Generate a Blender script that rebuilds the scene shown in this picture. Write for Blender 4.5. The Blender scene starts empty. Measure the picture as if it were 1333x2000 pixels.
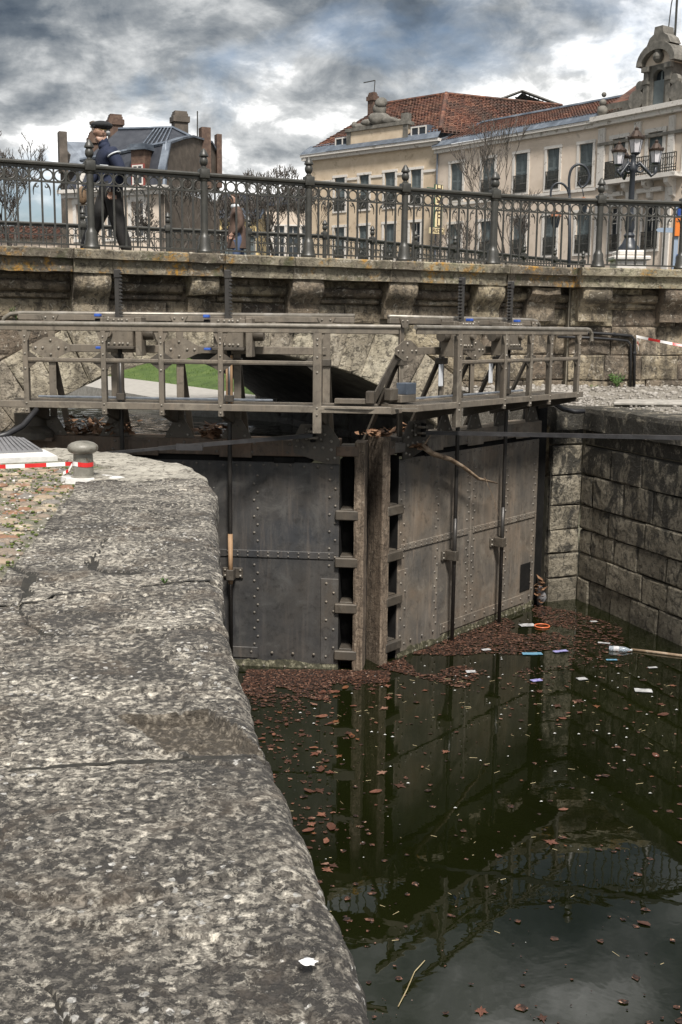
import bpy, bmesh, math, random
from mathutils import Vector, Matrix, noise
R = math.radians
scene = bpy.context.scene
col = scene.collection

# ------------------------------------------------------------------ camera
FPX, PITCH, ROLL, EYE = 2150.0, R(9.5), R(0.6), 1.35
CAMPOS = Vector((0, 0, EYE))
CAMROT = (Matrix.Rotation(math.pi / 2 - PITCH, 3, 'X') @ Matrix.Rotation(ROLL, 3, 'Z'))
cd = bpy.data.cameras.new('camera')
cam = bpy.data.objects.new('camera', cd)
col.objects.link(cam)
cam.matrix_world = Matrix.Translation(CAMPOS) @ CAMROT.to_4x4()
cd.sensor_fit = 'VERTICAL'
cd.sensor_height = 36.0
cd.lens = FPX / 2000.0 * 36.0
cd.clip_start = 0.05
cd.clip_end = 2000
scene.camera = cam

# ------------------------------------------------------------------ sky and sun
SUN_EL, SUN_AZ = 56.0, 168.0          # azimuth measured clockwise from +Y (behind the camera, to the right)
world = bpy.data.worlds.new('World')
scene.world = world
world.use_nodes = True
wn, wl = world.node_tree.nodes, world.node_tree.links
wn.clear()
w_out = wn.new('ShaderNodeOutputWorld')
sky = wn.new('ShaderNodeTexSky')
sky.sky_type = 'NISHITA'
sky.sun_disc = False
sky.sun_elevation = R(SUN_EL)
sky.sun_rotation = R(SUN_AZ)
bg_sky = wn.new('ShaderNodeBackground')
bg_sky.inputs['Strength'].default_value = 0.05
wl.new(sky.outputs[0], bg_sky.inputs['Color'])
tc = wn.new('ShaderNodeTexCoord')
sep = wn.new('ShaderNodeSeparateXYZ')
wl.new(tc.outputs['Generated'], sep.inputs[0])
def wmath(op, a, b=None):
    n = wn.new('ShaderNodeMath'); n.operation = op
    for i, v in enumerate((a, b)):
        if v is None: continue
        if isinstance(v, (int, float)): n.inputs[i].default_value = v
        else: wl.new(v, n.inputs[i])
    return n.outputs[0]
zz = wmath('ADD', wmath('MAXIMUM', sep.outputs[2], 0.0), 0.42)
cmb = wn.new('ShaderNodeCombineXYZ')
wl.new(wmath('DIVIDE', wmath('MULTIPLY', sep.outputs[0], -1.0), zz), cmb.inputs[0])
wl.new(wmath('DIVIDE', sep.outputs[1], zz), cmb.inputs[1])
def wnoise(scale, detail, rough, dist, w, off=(0, 0, 0), rot=0.0, sc=(1, 1, 1)):
    mp = wn.new('ShaderNodeMapping')
    mp.inputs['Location'].default_value = off
    mp.inputs['Rotation'].default_value = (0, 0, rot)
    mp.inputs['Scale'].default_value = sc
    wl.new(cmb.outputs[0], mp.inputs[0])
    n = wn.new('ShaderNodeTexNoise'); n.noise_dimensions = '4D'
    n.inputs['Scale'].default_value = scale; n.inputs['Detail'].default_value = detail
    n.inputs['Roughness'].default_value = rough; n.inputs['Distortion'].default_value = dist
    n.inputs['W'].default_value = w
    wl.new(mp.outputs[0], n.inputs['Vector'])
    return n.outputs[0]
def wramp(src, stops):
    r = wn.new('ShaderNodeValToRGB'); e = r.color_ramp.elements
    while len(e) < len(stops): e.new(0.5)
    for k, (p, c) in enumerate(stops):
        e[k].position = p; e[k].color = (*c, 1)
    wl.new(src, r.inputs[0])
    return r.outputs[0]
n_big = wnoise(2.8, 9, 0.54, 0.25, 1.3, rot=R(-25), sc=(0.8, 1.1, 1))
n_fine = wnoise(10.0, 9, 0.62, 0.35, 8.1)
mixv = wmath('ADD', wmath('MULTIPLY', n_big, 0.70), wmath('MULTIPLY', n_fine, 0.30))
cloud_col = wramp(mixv, [(0.36, (0.032, 0.046, 0.066)), (0.43, (0.085, 0.102, 0.122)), (0.48, (0.19, 0.204, 0.216)), (0.53, (0.39, 0.398, 0.40)), (0.585, (0.95, 0.94, 0.92))])
bg_cloud = wn.new('ShaderNodeBackground')
bg_cloud.inputs['Strength'].default_value = 0.92
wl.new(cloud_col, bg_cloud.inputs['Color'])
cover = wramp(wnoise(1.9, 6, 0.55, 0.4, 2.2), [(0.36, (0.0,) * 3), (0.48, (1,) * 3)])
wmix = wn.new('ShaderNodeMixShader')
wl.new(cover, wmix.inputs[0]); wl.new(bg_sky.outputs[0], wmix.inputs[1]); wl.new(bg_cloud.outputs[0], wmix.inputs[2])
wl.new(wmix.outputs[0], w_out.inputs[0])

sl = bpy.data.lights.new('sun', 'SUN')
sl.energy = 3.3
sl.angle = R(11)
sl.color = (1.0, 0.95, 0.88)
sun = bpy.data.objects.new('sun', sl)
col.objects.link(sun)
_d = Vector((math.sin(R(SUN_AZ)) * math.cos(R(SUN_EL)), math.cos(R(SUN_AZ)) * math.cos(R(SUN_EL)), math.sin(R(SUN_EL))))
sun.rotation_euler = _d.to_track_quat('Z', 'Y').to_euler()
sun.location = (20, -30, 40)

vs = scene.view_settings
vs.view_transform = 'Standard'
vs.look = 'None'
vs.exposure = 1.0
vs.gamma = 1.0
vs.use_curve_mapping = False

# ------------------------------------------------------------------ small helpers
def ray(x, y):
    return CAMROT @ Vector(((x - 666.5) / FPX, -(y - 1000) / FPX, -1.0))
def on_z(x, y, z):
    d = ray(x, y); return CAMPOS + d * ((z - EYE) / d.z)
def on_y(x, y, Y):
    d = ray(x, y); return CAMPOS + d * (Y / d.y)
def on_plane(x, y, p, n):
    d = ray(x, y); return CAMPOS + d * ((Vector(p) - CAMPOS).dot(n) / d.dot(n))

def lerp(a, b, t): return a + (b - a) * t

class MB:
    """collects shapes; build() links them as one mesh object"""
    def __init__(s, fn=None): s.v = []; s.f = []; s.m = []; s.fn = fn; s.mi = 0
    def add(s, vs, fs):
        o = len(s.v)
        s.v += [Vector(p) for p in vs]
        s.f += [tuple(i + o for i in f) for f in fs]
        s.m += [s.mi] * len(fs)
        return s
    def box(s, x0, x1, y0, y1, z0, z1, rot=None):
        p = [(x, y, z) for z in (z0, z1) for y in (y0, y1) for x in (x0, x1)]
        if rot:
            c = Vector(((x0 + x1) / 2, (y0 + y1) / 2, (z0 + z1) / 2)); p = [c + rot @ (Vector(q) - c) for q in p]
        return s.add(p, [(0, 2, 3, 1), (4, 5, 7, 6), (0, 1, 5, 4), (2, 6, 7, 3), (0, 4, 6, 2), (1, 3, 7, 5)])
    def bbox(s, x0, x1, y0, y1, z0, z1, b=0.008):
        """box with chamfered edges"""
        vs = []; 
        for sx in (0, 1):
            for sy in (0, 1):
                for sz in (0, 1):
                    X = (x0, x1)[sx]; Y = (y0, y1)[sy]; Z = (z0, z1)[sz]
                    dx = b if sx == 0 else -b; dy = b if sy == 0 else -b; dz = b if sz == 0 else -b
                    vs += [(X, Y + dy, Z + dz), (X + dx, Y, Z + dz), (X + dx, Y + dy, Z)]
        def i(a, c, e, k): return (a * 4 + c * 2 + e) * 3 + k
        fs = [tuple(i(a, c, e, 0) for c, e in ((0, 0), (0, 1), (1, 1), (1, 0))) for a in (0, 1)]
        fs += [tuple(i(a, c, e, 1) for a, e in ((0, 0), (0, 1), (1, 1), (1, 0))) for c in (0, 1)]
        fs += [tuple(i(a, c, e, 2) for a, c in ((0, 0), (0, 1), (1, 1), (1, 0))) for e in (0, 1)]
        for a in (0, 1):
            for c in (0, 1): fs.append((i(a, c, 0, 0), i(a, c, 1, 0), i(a, c, 1, 1), i(a, c, 0, 1)))
            for e in (0, 1): fs.append((i(a, 0, e, 0), i(a, 1, e, 0), i(a, 1, e, 2), i(a, 0, e, 2)))
        for c in (0, 1):
            for e in (0, 1): fs.append((i(0, c, e, 1), i(1, c, e, 1), i(1, c, e, 2), i(0, c, e, 2)))
        for a in (0, 1):
            for c in (0, 1):
                for e in (0, 1): fs.append((i(a, c, e, 0), i(a, c, e, 1), i(a, c, e, 2)))
        return s.add(vs, fs)
    def beam(s, a, b, wd, hd, up=(0, 0, 1)):
        a = Vector(a); b = Vector(b); d = (b - a).normalized(); up = Vector(up)
        r = d.cross(up)
        if r.length < 1e-4: r = d.cross(Vector((1, 0, 0)))
        r.normalize(); u = r.cross(d)
        p = []
        for q in (a, b):
            for i, j in ((-1, -1), (1, -1), (1, 1), (-1, 1)): p.append(q + r * (wd / 2 * i) + u * (hd / 2 * j))
        return s.add(p, [(0, 3, 2, 1), (4, 5, 6, 7), (0, 1, 5, 4), (1, 2, 6, 5), (2, 3, 7, 6), (3, 0, 4, 7)])
    def tube(s, pts, rad, n=8, caps=True, closed=False):
        pts = [Vector(p) for p in pts]; k = len(pts)
        rs = rad if isinstance(rad, (list, tuple)) else [rad] * k
        vs = []; prev = None
        for i, p in enumerate(pts):
            if closed: t = pts[(i + 1) % k] - pts[i - 1]
            else: t = pts[min(i + 1, k - 1)] - pts[max(i - 1, 0)]
            t.normalize()
            if prev is None:
                ref = Vector((0, 0, 1)) if abs(t.z) < 0.9 else Vector((1, 0, 0))
                r = t.cross(ref).normalized()
            else:
                r = (prev - t * prev.dot(t))
                r = r.normalized() if r.length > 1e-6 else t.orthogonal().normalized()
            prev = r; u = t.cross(r)
            for j in range(n):
                a = 2 * math.pi * j / n
                vs.append(p + (r * math.cos(a) + u * math.sin(a)) * rs[i])
        fs = []
        for i in range(k if closed else k - 1):
            for j in range(n):
                a = i * n + j; b = i * n + (j + 1) % n; c = ((i + 1) % k) * n
                fs.append((a, b, c + (j + 1) % n, c + j))
        if caps and not closed:
            fs.append(tuple(range(n - 1, -1, -1))); fs.append(tuple((k - 1) * n + j for j in range(n)))
        return s.add(vs, fs)
    def lathe(s, prof, n=16, c=(0, 0, 0), mtx=None):
        vs = []; c = Vector(c)
        for r, z in prof:
            for j in range(n):
                a = 2 * math.pi * j / n
                q = Vector((max(r, 1e-4) * math.cos(a), max(r, 1e-4) * math.sin(a), z))
                vs.append(c + (mtx @ q if mtx else q))
        fs = []
        for i in range(len(prof) - 1):
            for j in range(n):
                fs.append((i * n + j, i * n + (j + 1) % n, (i + 1) * n + (j + 1) % n, (i + 1) * n + j))
        fs.append(tuple(range(n - 1, -1, -1))); fs.append(tuple((len(prof) - 1) * n + j for j in range(n)))
        return s.add(vs, fs)
    def prism(s, poly, f0, f1):
        """poly: list of 2-D points; f0/f1 map a 2-D point to the two faces"""
        n = len(poly)
        vs = [f0(p) for p in poly] + [f1(p) for p in poly]
        fs = [tuple(range(n - 1, -1, -1)), tuple(range(n, 2 * n))]
        fs += [(i, (i + 1) % n, n + (i + 1) % n, n + i) for i in range(n)]
        return s.add(vs, fs)
    def ball(s, c, r, n=8, m=5, sc=(1, 1, 1), rot=None):
        vs = []; c = Vector(c)
        for i in range(m + 1):
            t = math.pi * i / m
            for j in range(n):
                a = 2 * math.pi * j / n
                q = Vector((math.sin(t) * math.cos(a) * r * sc[0], math.sin(t) * math.sin(a) * r * sc[1], math.cos(t) * r * sc[2]))
                if i in (0, m): q += Vector((math.cos(a), math.sin(a), 0)) * 1e-4
                vs.append(c + (rot @ q if rot else q))
        fs = [(i * n + j, (i + 1) * n + j, (i + 1) * n + (j + 1) % n, i * n + (j + 1) % n) for i in range(m) for j in range(n)]
        return s.add(vs, fs)
    def rivet(s, c, nrm, r=0.016, n=7):
        nrm = Vector(nrm).normalized(); a = nrm.orthogonal().normalized(); b = nrm.cross(a); c = Vector(c)
        vs = []
        for rr, h in ((1, 0), (0.8, 0.5), (0.4, 0.8)):
            for j in range(n):
                t = 2 * math.pi * j / n
                vs.append(c + (a * math.cos(t) + b * math.sin(t)) * r * rr + nrm * r * h)
        fs = [(i * n + j, i * n + (j + 1) % n, (i + 1) * n + (j + 1) % n, (i + 1) * n + j) for i in range(2) for j in range(n)]
        fs.append(tuple(2 * n + j for j in range(n)))
        return s.add(vs, fs)
    def build(s, name, mats, parent=None, smooth=False, auto=None, recalc=True, loc=None):
        vs = [s.fn(p) for p in s.v] if s.fn else s.v
        me = bpy.data.meshes.new(name)
        me.from_pydata([tuple(p) for p in vs], [], s.f)
        mats = mats if isinstance(mats, (list, tuple)) else [mats]
        for m in mats: me.materials.append(m)
        if len(mats) > 1: me.polygons.foreach_set('material_index', s.m)
        if recalc:
            bm = bmesh.new(); bm.from_mesh(me)
            bmesh.ops.recalc_face_normals(bm, faces=bm.faces)
            bm.to_mesh(me); bm.free()
        if smooth:
            me.polygons.foreach_set('use_smooth', [True] * len(me.polygons))
            if auto: me.set_sharp_from_angle(angle=R(auto))
        me.update()
        o = bpy.data.objects.new(name, me)
        col.objects.link(o)
        if parent: o.parent = parent
        if loc is not None: o.location = loc
        return o

def tag(o, label=None, cat=None, group=None, kind=None):
    if label: o['label'] = label
    if cat: o['category'] = cat
    if group: o['group'] = group
    if kind: o['kind'] = kind
    return o
def empty(name, loc, rz=0.0, label=None, cat=None, group=None, kind=None):
    o = bpy.data.objects.new(name, None); col.objects.link(o)
    o.location = loc; o.rotation_euler = (0, 0, rz)
    o.empty_display_size = 0.1
    return tag(o, label, cat, group, kind)
def inst(src, name, parent, loc, rz=0.0, scale=None, rot=None):
    o = bpy.data.objects.new(name, src); col.objects.link(o)
    o.parent = parent; o.location = loc
    o.rotation_euler = rot if rot else (0, 0, rz)
    if scale: o.scale = scale
    return o
def mesh_only(mb, name, mats, smooth=False, auto=None):
    o = mb.build(name, mats, smooth=smooth, auto=auto); me = o.data
    bpy.data.objects.remove(o); return me
def text_mesh(name, txt, size, mat, parent, mtx, extrude=0.006):
    cu = bpy.data.curves.new(name, 'FONT'); cu.body = txt; cu.size = size; cu.extrude = extrude
    cu.align_x = 'CENTER'; cu.align_y = 'CENTER'
    t = bpy.data.objects.new(name, cu); col.objects.link(t)
    bpy.context.view_layer.update()
    me = bpy.data.meshes.new_from_object(t.evaluated_get(bpy.context.evaluated_depsgraph_get()))
    bpy.data.objects.remove(t); bpy.data.curves.remove(cu)
    me.transform(mtx); me.materials.clear(); me.materials.append(mat); me.name = name
    o = bpy.data.objects.new(name, me); col.objects.link(o); o.parent = parent
    return o

# ------------------------------------------------------------------ materials
class NT:
    def __init__(s, name):
        s.m = bpy.data.materials.new(name); s.m.use_nodes = True
        s.n = s.m.node_tree.nodes; s.l = s.m.node_tree.links
        s.b = s.n['Principled BSDF']; s.out = s.n['Material Output']
        g = s.n.new('ShaderNodeNewGeometry'); s.pos = g.outputs['Position']; s.geo = g
    def set(s, sock, v):
        i = s.b.inputs[sock]
        if hasattr(v, 'is_output'): s.l.new(v, i)
        else: i.default_value = v
    def mapv(s, scale=(1, 1, 1), rot=(0, 0, 0), loc=(0, 0, 0), src=None):
        mp = s.n.new('ShaderNodeMapping'); mp.inputs['Scale'].default_value = scale
        mp.inputs['Rotation'].default_value = rot; mp.inputs['Location'].default_value = loc
        s.l.new(src or s.pos, mp.inputs[0]); return mp.outputs[0]
    def noise(s, scale, detail=6, rough=0.6, dist=0.0, vec=None, out=0):
        n = s.n.new('ShaderNodeTexNoise'); n.inputs['Scale'].default_value = scale; n.inputs['Detail'].default_value = detail
        n.inputs['Roughness'].default_value = rough; n.inputs['Distortion'].default_value = dist
        s.l.new(vec or s.pos, n.inputs['Vector']); return n.outputs[out]
    def voro(s, scale, feat='F1', vec=None, out='Distance', rnd=1.0):
        n = s.n.new('ShaderNodeTexVoronoi'); n.feature = feat; n.inputs['Scale'].default_value = scale
        n.inputs['Randomness'].default_value = rnd
        s.l.new(vec or s.pos, n.inputs['Vector']); return n.outputs[out]
    def ramp(s, src, stops, interp='LINEAR'):
        r = s.n.new('ShaderNodeValToRGB'); e = r.color_ramp.elements; r.color_ramp.interpolation = interp
        while len(e) < len(stops): e.new(0.5)
        for k, (p, c) in enumerate(stops):
            e[k].position = p
            c = (c, c, c) if isinstance(c, (int, float)) else c
            e[k].color = (*c, 1)
        s.l.new(src, r.inputs[0]); return r.outputs[0]
    def math(s, op, a, b=0.0, clamp=False):
        n = s.n.new('ShaderNodeMath'); n.operation = op; n.use_clamp = clamp
        for i, v in enumerate((a, b)):
            if hasattr(v, 'is_output'): s.l.new(v, n.inputs[i])
            else: n.inputs[i].default_value = v
        return n.outputs[0]
    def mix(s, fac, a, b, mode='MIX'):
        n = s.n.new('ShaderNodeMix'); n.data_type = 'RGBA'; n.blend_type = mode
        for sock, v in ((n.inputs[0], fac), (n.inputs[6], a), (n.inputs[7], b)):
            if hasattr(v, 'is_output'): s.l.new(v, sock)
            elif isinstance(v, (int, float)): sock.default_value = v
            else: sock.default_value = (*v, 1)
        return n.outputs[2]
    def rnd(s):
        o = s.n.new('ShaderNodeObjectInfo'); return o.outputs['Random']
    def hsv(s, colr, h=0.5, sat=1.0, val=1.0):
        n = s.n.new('ShaderNodeHueSaturation')
        for k, v in (('Hue', h), ('Saturation', sat), ('Value', val)):
            if hasattr(v, 'is_output'): s.l.new(v, n.inputs[k])
            else: n.inputs[k].default_value = v
        s.l.new(colr, n.inputs['Color']); return n.outputs[0]
    def bump(s, h, strength=0.4, dist=0.02, prev=None):
        n = s.n.new('ShaderNodeBump'); n.inputs['Strength'].default_value = strength; n.inputs['Distance'].default_value = dist
        s.l.new(h, n.inputs['Height'])
        if prev is not None: s.l.new(prev, n.inputs['Normal'])
        s.l.new(n.outputs[0], s.b.inputs['Normal']); return n.outputs[0]

def simple(name, stops, scale=4.0, detail=6, rough=0.75, bump=0.25, bscale=40, bdist=0.01, metal=0.0, stretch=(1, 1, 1), rnd=0.0, spec=None, dist=0.3, dirt=None):
    t = NT(name)
    v = t.mapv(stretch)
    k = len(stops)
    st = [(0.28 + 0.44 * i / max(1, k - 1), c) for i, c in enumerate(stops)]
    c = t.ramp(t.noise(scale, detail, 0.62, dist, v), st)
    if dirt:
        c = t.mix(t.ramp(t.noise(dirt[1], 8, 0.68, 0.5, v), [(dirt[2], 0.0), (dirt[2] + 0.1, 1.0)]), c, dirt[0])
    if rnd: c = t.hsv(c, val=t.math('ADD', t.math('MULTIPLY', t.rnd(), 2 * rnd), 1 - rnd), h=t.math('ADD', t.math('MULTIPLY', t.rnd(), 0.02), 0.49))
    t.set('Base Color', c); t.set('Roughness', rough); t.set('Metallic', metal)
    if spec is not None: t.set('Specular IOR Level', spec)
    if bump: t.bump(t.noise(bscale, 6, 0.65, 0.2, v), bump, bdist)
    return t.m

# weathered quay limestone: grey, pitted, dark algae mottling, pale lichen
def quay_stone():
    t = NT('quay limestone')
    v = t.mapv((1, 1, 1))
    zone = t.noise(2.0, 5, 0.6, 0.4, t.mapv(loc=(2, 9, 0)))
    zn = t.math('SUBTRACT', zone, 0.5)
    base = t.ramp(t.noise(5, 8, 0.7, 0.4, v), [(0.3, (0.10, 0.09, 0.078)), (0.5, (0.18, 0.163, 0.138)), (0.7, (0.27, 0.243, 0.203))])
    # pale crust standing between weathered dark hollows, in patches of several sizes
    m1 = t.noise(27, 9, 0.7, 0.25, v)
    m1b = t.math('SUBTRACT', m1, t.math('MULTIPLY', zn, 0.28))
    c = t.mix(t.ramp(m1b, [(0.505, 0.0), (0.55, 1.0)]), base, (0.56, 0.515, 0.435))
    m2 = t.noise(36, 8, 0.7, 0.25, t.mapv(loc=(7, 3, 1)))
    df = t.math('ADD', m2, t.math('MULTIPLY', zn, 0.35))
    c = t.mix(t.ramp(df, [(0.515, 0.0), (0.55, 0.9)]), c, (0.026, 0.023, 0.021))
    c = t.mix(t.ramp(t.noise(110, 4, 0.7, 0.2, v), [(0.36, 0.6), (0.5, 0.0)]), c, (0.05, 0.045, 0.038))
    big = t.noise(1.1, 6, 0.68, 0.6, t.mapv(loc=(3, 8, 5)))
    c = t.mix(t.ramp(big, [(0.50, 0.0), (0.60, 0.5)]), c, (0.055, 0.049, 0.043))
    br = t.noise(3.3, 6, 0.65, 0.5, t.mapv(loc=(14, 5, 2)))
    c = t.mix(t.ramp(br, [(0.52, 0.0), (0.72, 0.4)]), c, (0.17, 0.12, 0.075))
    # white lichen rosettes
    sp = t.voro(26, 'F1', t.mapv(loc=(1, 1, 4)))
    spn = t.noise(3.2, 7, 0.78, 0.4, t.mapv(loc=(4, 1, 4)))
    sf = t.math('MULTIPLY', t.ramp(t.math('ADD', sp, t.math('MULTIPLY', t.noise(70, 5, .75), .4)), [(0.42, 1.0), (0.47, 0.0)]), t.ramp(spn, [(0.53, 0.0), (0.57, 1.0)]))
    c = t.mix(sf, c, (0.60, 0.58, 0.54))
    c = t.hsv(c, val=t.math('ADD', t.math('MULTIPLY', t.rnd(), 0.35), 0.82))
    t.set('Base Color', c); t.set('Roughness', t.ramp(m2, [(0.4, 0.85), (0.6, 0.6)]))
    h = t.math('ADD', t.math('MULTIPLY', t.ramp(m1b, [(0.46, 0.0), (0.60, 1.0)]), 0.5), t.math('SUBTRACT', t.math('MULTIPLY', t.noise(80, 6, 0.72, 0.3, v), 0.5), t.math('MULTIPLY', t.ramp(df, [(0.46, 0.0), (0.58, 1.0)]), 0.5)))
    t.bump(h, 1.0, 0.012)
    return t.m
M_quay = quay_stone()
M_fracture = simple('fractured stone', [(0.05, 0.042, 0.032), (0.085, 0.07, 0.052), (0.40, 0.35, 0.28)], 42, bump=1.0, bscale=45, bdist=0.05, dist=0.0)

def bridge_stone(name, a, b, c3, dark=0.45, lichen=0.0, bumpd=0.03):
    t = NT(name)
    c = t.ramp(t.noise(1.6, 6, 0.62, 0.4), [(0.3, a), (0.5, b), (0.7, c3)])
    c = t.hsv(c, h=t.math('ADD', t.math('MULTIPLY', t.rnd(), 0.025), 0.4875), val=t.math('ADD', t.math('MULTIPLY', t.rnd(), 0.7), 0.6))
    c = t.mix(t.ramp(t.noise(2.4, 8, 0.7, 0.8, t.mapv((1.2, 1.2, 0.6), loc=(3, 1, 6))), [(0.46, 0.0), (0.60, dark)]), c, (0.03, 0.025, 0.02))
    c = t.mix(t.ramp(t.noise(13, 8, 0.74, 0.7), [(0.40, 0.85), (0.5, 0.0)]), c, (0.045, 0.037, 0.028))
    c = t.mix(t.ramp(t.noise(11, 8, 0.74, 0.9, t.mapv(loc=(5, 5, 5))), [(0.57, 0.0), (0.64, 0.8)]), c, (0.46, 0.42, 0.35))
    if lichen:
        m = t.math('MULTIPLY', t.ramp(t.noise(2.1, 4, 0.6, 0.3, t.mapv(loc=(9, 2, 1))), [(0.52, 0.0), (0.62, 1.0)]), t.ramp(t.noise(12, 8, 0.72, 0.5), [(0.47, 0.0), (0.56, lichen)]))
        c = t.mix(m, c, (0.36, 0.19, 0.03))
        c = t.mix(t.ramp(t.noise(4.2, 6, 0.7, 0.6, t.mapv(loc=(0, 12, 1))), [(0.55, 0.0), (0.66, 0.7)]), c, (0.07, 0.075, 0.035))
    t.set('Base Color', c); t.set('Roughness', 0.88)
    h = t.math('ADD', t.noise(7, 8, 0.68, 0.7), t.math('MULTIPLY', t.noise(34, 6, 0.7, 0.4), 0.5))
    t.bump(h, 0.9, bumpd * 1.7)
    return t.m
M_bridge = bridge_stone('bridge sandstone', (0.16, 0.125, 0.085), (0.265, 0.215, 0.152), (0.36, 0.305, 0.23), 0.75)
M_voussoir = bridge_stone('arch sandstone', (0.22, 0.185, 0.135), (0.34, 0.295, 0.225), (0.45, 0.40, 0.315), 0.45)
M_coping = bridge_stone('parapet stone', (0.15, 0.13, 0.09), (0.23, 0.2, 0.145), (0.32, 0.285, 0.21), 0.45, lichen=0.95, bumpd=0.02)
M_joint = simple('lime mortar', [(0.12, 0.105, 0.08), (0.26, 0.23, 0.18)], 6, bump=0.5, bscale=30)
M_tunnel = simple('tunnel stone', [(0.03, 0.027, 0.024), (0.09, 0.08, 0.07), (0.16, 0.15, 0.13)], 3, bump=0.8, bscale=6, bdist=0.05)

def lockwall():
    t = NT('damp lock wall stone')
    c = t.ramp(t.noise(1.8, 6, 0.62, 0.4), [(0.3, (0.13, 0.112, 0.08)), (0.5, (0.205, 0.18, 0.135)), (0.7, (0.29, 0.258, 0.2))])
    c = t.hsv(c, val=t.math('ADD', t.math('MULTIPLY', t.rnd(), 0.4), 0.8))
    # black algae runs: follow the stone, heaviest where water seeps from the top courses
    st = t.noise(3.2, 8, 0.72, 0.8, t.mapv((1.2, 1.2, 0.75)))
    sepn = t.n.new('ShaderNodeSeparateXYZ'); t.l.new(t.pos, sepn.inputs[0])
    hz = t.n.new('ShaderNodeMapRange'); hz.inputs[1].default_value = -2.5; hz.inputs[2].default_value = 0.1; hz.inputs[3].default_value = -0.02; hz.inputs[4].default_value = 0.17
    t.l.new(sepn.outputs[2], hz.inputs[0])
    f = t.ramp(t.math('ADD', st, hz.outputs[0]), [(0.55, 0.0), (0.63, 0.93)])
    c = t.mix(f, c, (0.016, 0.015, 0.012))
    c = t.mix(t.ramp(t.noise(12, 8, 0.75, 0.6), [(0.40, 0.85), (0.52, 0.0)]), c, (0.04, 0.035, 0.026))
    c = t.mix(t.ramp(t.noise(28, 6, 0.7, 1.0, t.mapv(loc=(5, 5, 5))), [(0.6, 0.0), (0.67, 0.6)]), c, (0.36, 0.33, 0.26))
    t.set('Base Color', c); t.set('Roughness', 0.7)
    t.bump(t.math('ADD', t.noise(6, 8, 0.68, 0.6), t.math('MULTIPLY', t.noise(30, 6, 0.7, 0.3), 0.45)), 0.9, 0.06)
    return t.m
M_lockwall = lockwall()

M_ground = simple('gravelly earth', [(0.06, 0.055, 0.035), (0.15, 0.14, 0.105), (0.30, 0.28, 0.235)], 26, bump=0.8, bscale=60, bdist=0.02, dirt=((0.06, 0.085, 0.015), 7, 0.52))
M_gravel = simple('pale gravel', [(0.07, 0.062, 0.05), (0.2, 0.18, 0.15), (0.4, 0.38, 0.34)], 30, bump=0.9, bscale=50, bdist=0.03)
M_conc = simple('worn concrete', [(0.2, 0.19, 0.17), (0.3, 0.28, 0.25), (0.42, 0.4, 0.36)], 9, bump=0.4, bscale=40)
M_mortar = simple('white mortar', [(0.45, 0.44, 0.42), (0.62, 0.61, 0.59)], 8, bump=0.4, bscale=40)
M_street = simple('asphalt', [(0.04, 0.04, 0.04), (0.06, 0.058, 0.055)], 30, bump=0.3)
M_path = simple('towpath paving', [(0.25, 0.235, 0.21), (0.36, 0.34, 0.31)], 6, bump=0.2)
def cobble_mat():
    t = NT('river cobble')
    r = t.rnd()
    c = t.ramp(r, [(0.0, (0.20, 0.105, 0.06)), (0.2, (0.26, 0.2, 0.14)), (0.4, (0.16, 0.145, 0.13)), (0.6, (0.33, 0.27, 0.19)), (0.8, (0.19, 0.15, 0.115)), (1.0, (0.36, 0.33, 0.29))], 'CONSTANT')
    c = t.mix(t.ramp(t.noise(30, 6, 0.7, 0.4), [(0.35, 0.75), (0.5, 0.0)]), c, (0.06, 0.055, 0.045))
    c = t.mix(t.ramp(t.noise(16, 6, 0.7, 0.6), [(0.58, 0.0), (0.68, 0.6)]), c, (0.5, 0.46, 0.4))
    t.set('Base Color', c); t.set('Roughness', 0.75)
    t.bump(t.noise(45, 6, 0.7, 0.3), 0.5, 0.01)
    return t.m
M_cobble = cobble_mat()
M_moss = simple('moss', [(0.03, 0.05, 0.008), (0.07, 0.10, 0.015), (0.13, 0.13, 0.03)], 40, bump=0.8, bscale=90)

def water_mat(name, deep, r1, s1, s2):
    t = NT(name)
    t.set('Base Color', t.ramp(t.noise(0.35, 4, 0.6, 0.5), [(0.35, deep), (0.65, tuple(x * 1.7 for x in deep))]))
    t.set('Roughness', r1); t.set('IOR', 1.52)
    h = t.math('ADD', t.noise(s1, 3, 0.5, 0.6), t.math('MULTIPLY', t.noise(s1 * 3.1, 2, 0.5, 0.2), 0.25))
    t.bump(h, s2, 0.02 if s2 < .5 else 0.14)
    return t.m
M_water = water_mat('still green lock water', (0.0040, 0.0050, 0.0013), 0.006, 2.2, 0.06)
M_canal = water_mat('rippled canal water', (0.03, 0.03, 0.021), 0.04, 9, 0.3)
def grass_mat():
    t = NT('lawn')
    c = t.ramp(t.noise(1.4, 8, 0.7, 0.5), [(0.3, (0.03, 0.055, 0.008)), (0.5, (0.055, 0.095, 0.014)), (0.7, (0.10, 0.135, 0.03))])
    t.set('Base Color', c); t.set('Roughness', 0.85); t.bump(t.noise(25, 6, 0.7), 0.8, 0.05); return t.m
M_lawn = grass_mat()
M_blade = simple('grass blades', [(0.04, 0.085, 0.01), (0.10, 0.15, 0.03)], 3, bump=0)

# ================================================================== THE SETTING
WATER_Z, CANAL_Z = -2.8, -0.75
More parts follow.
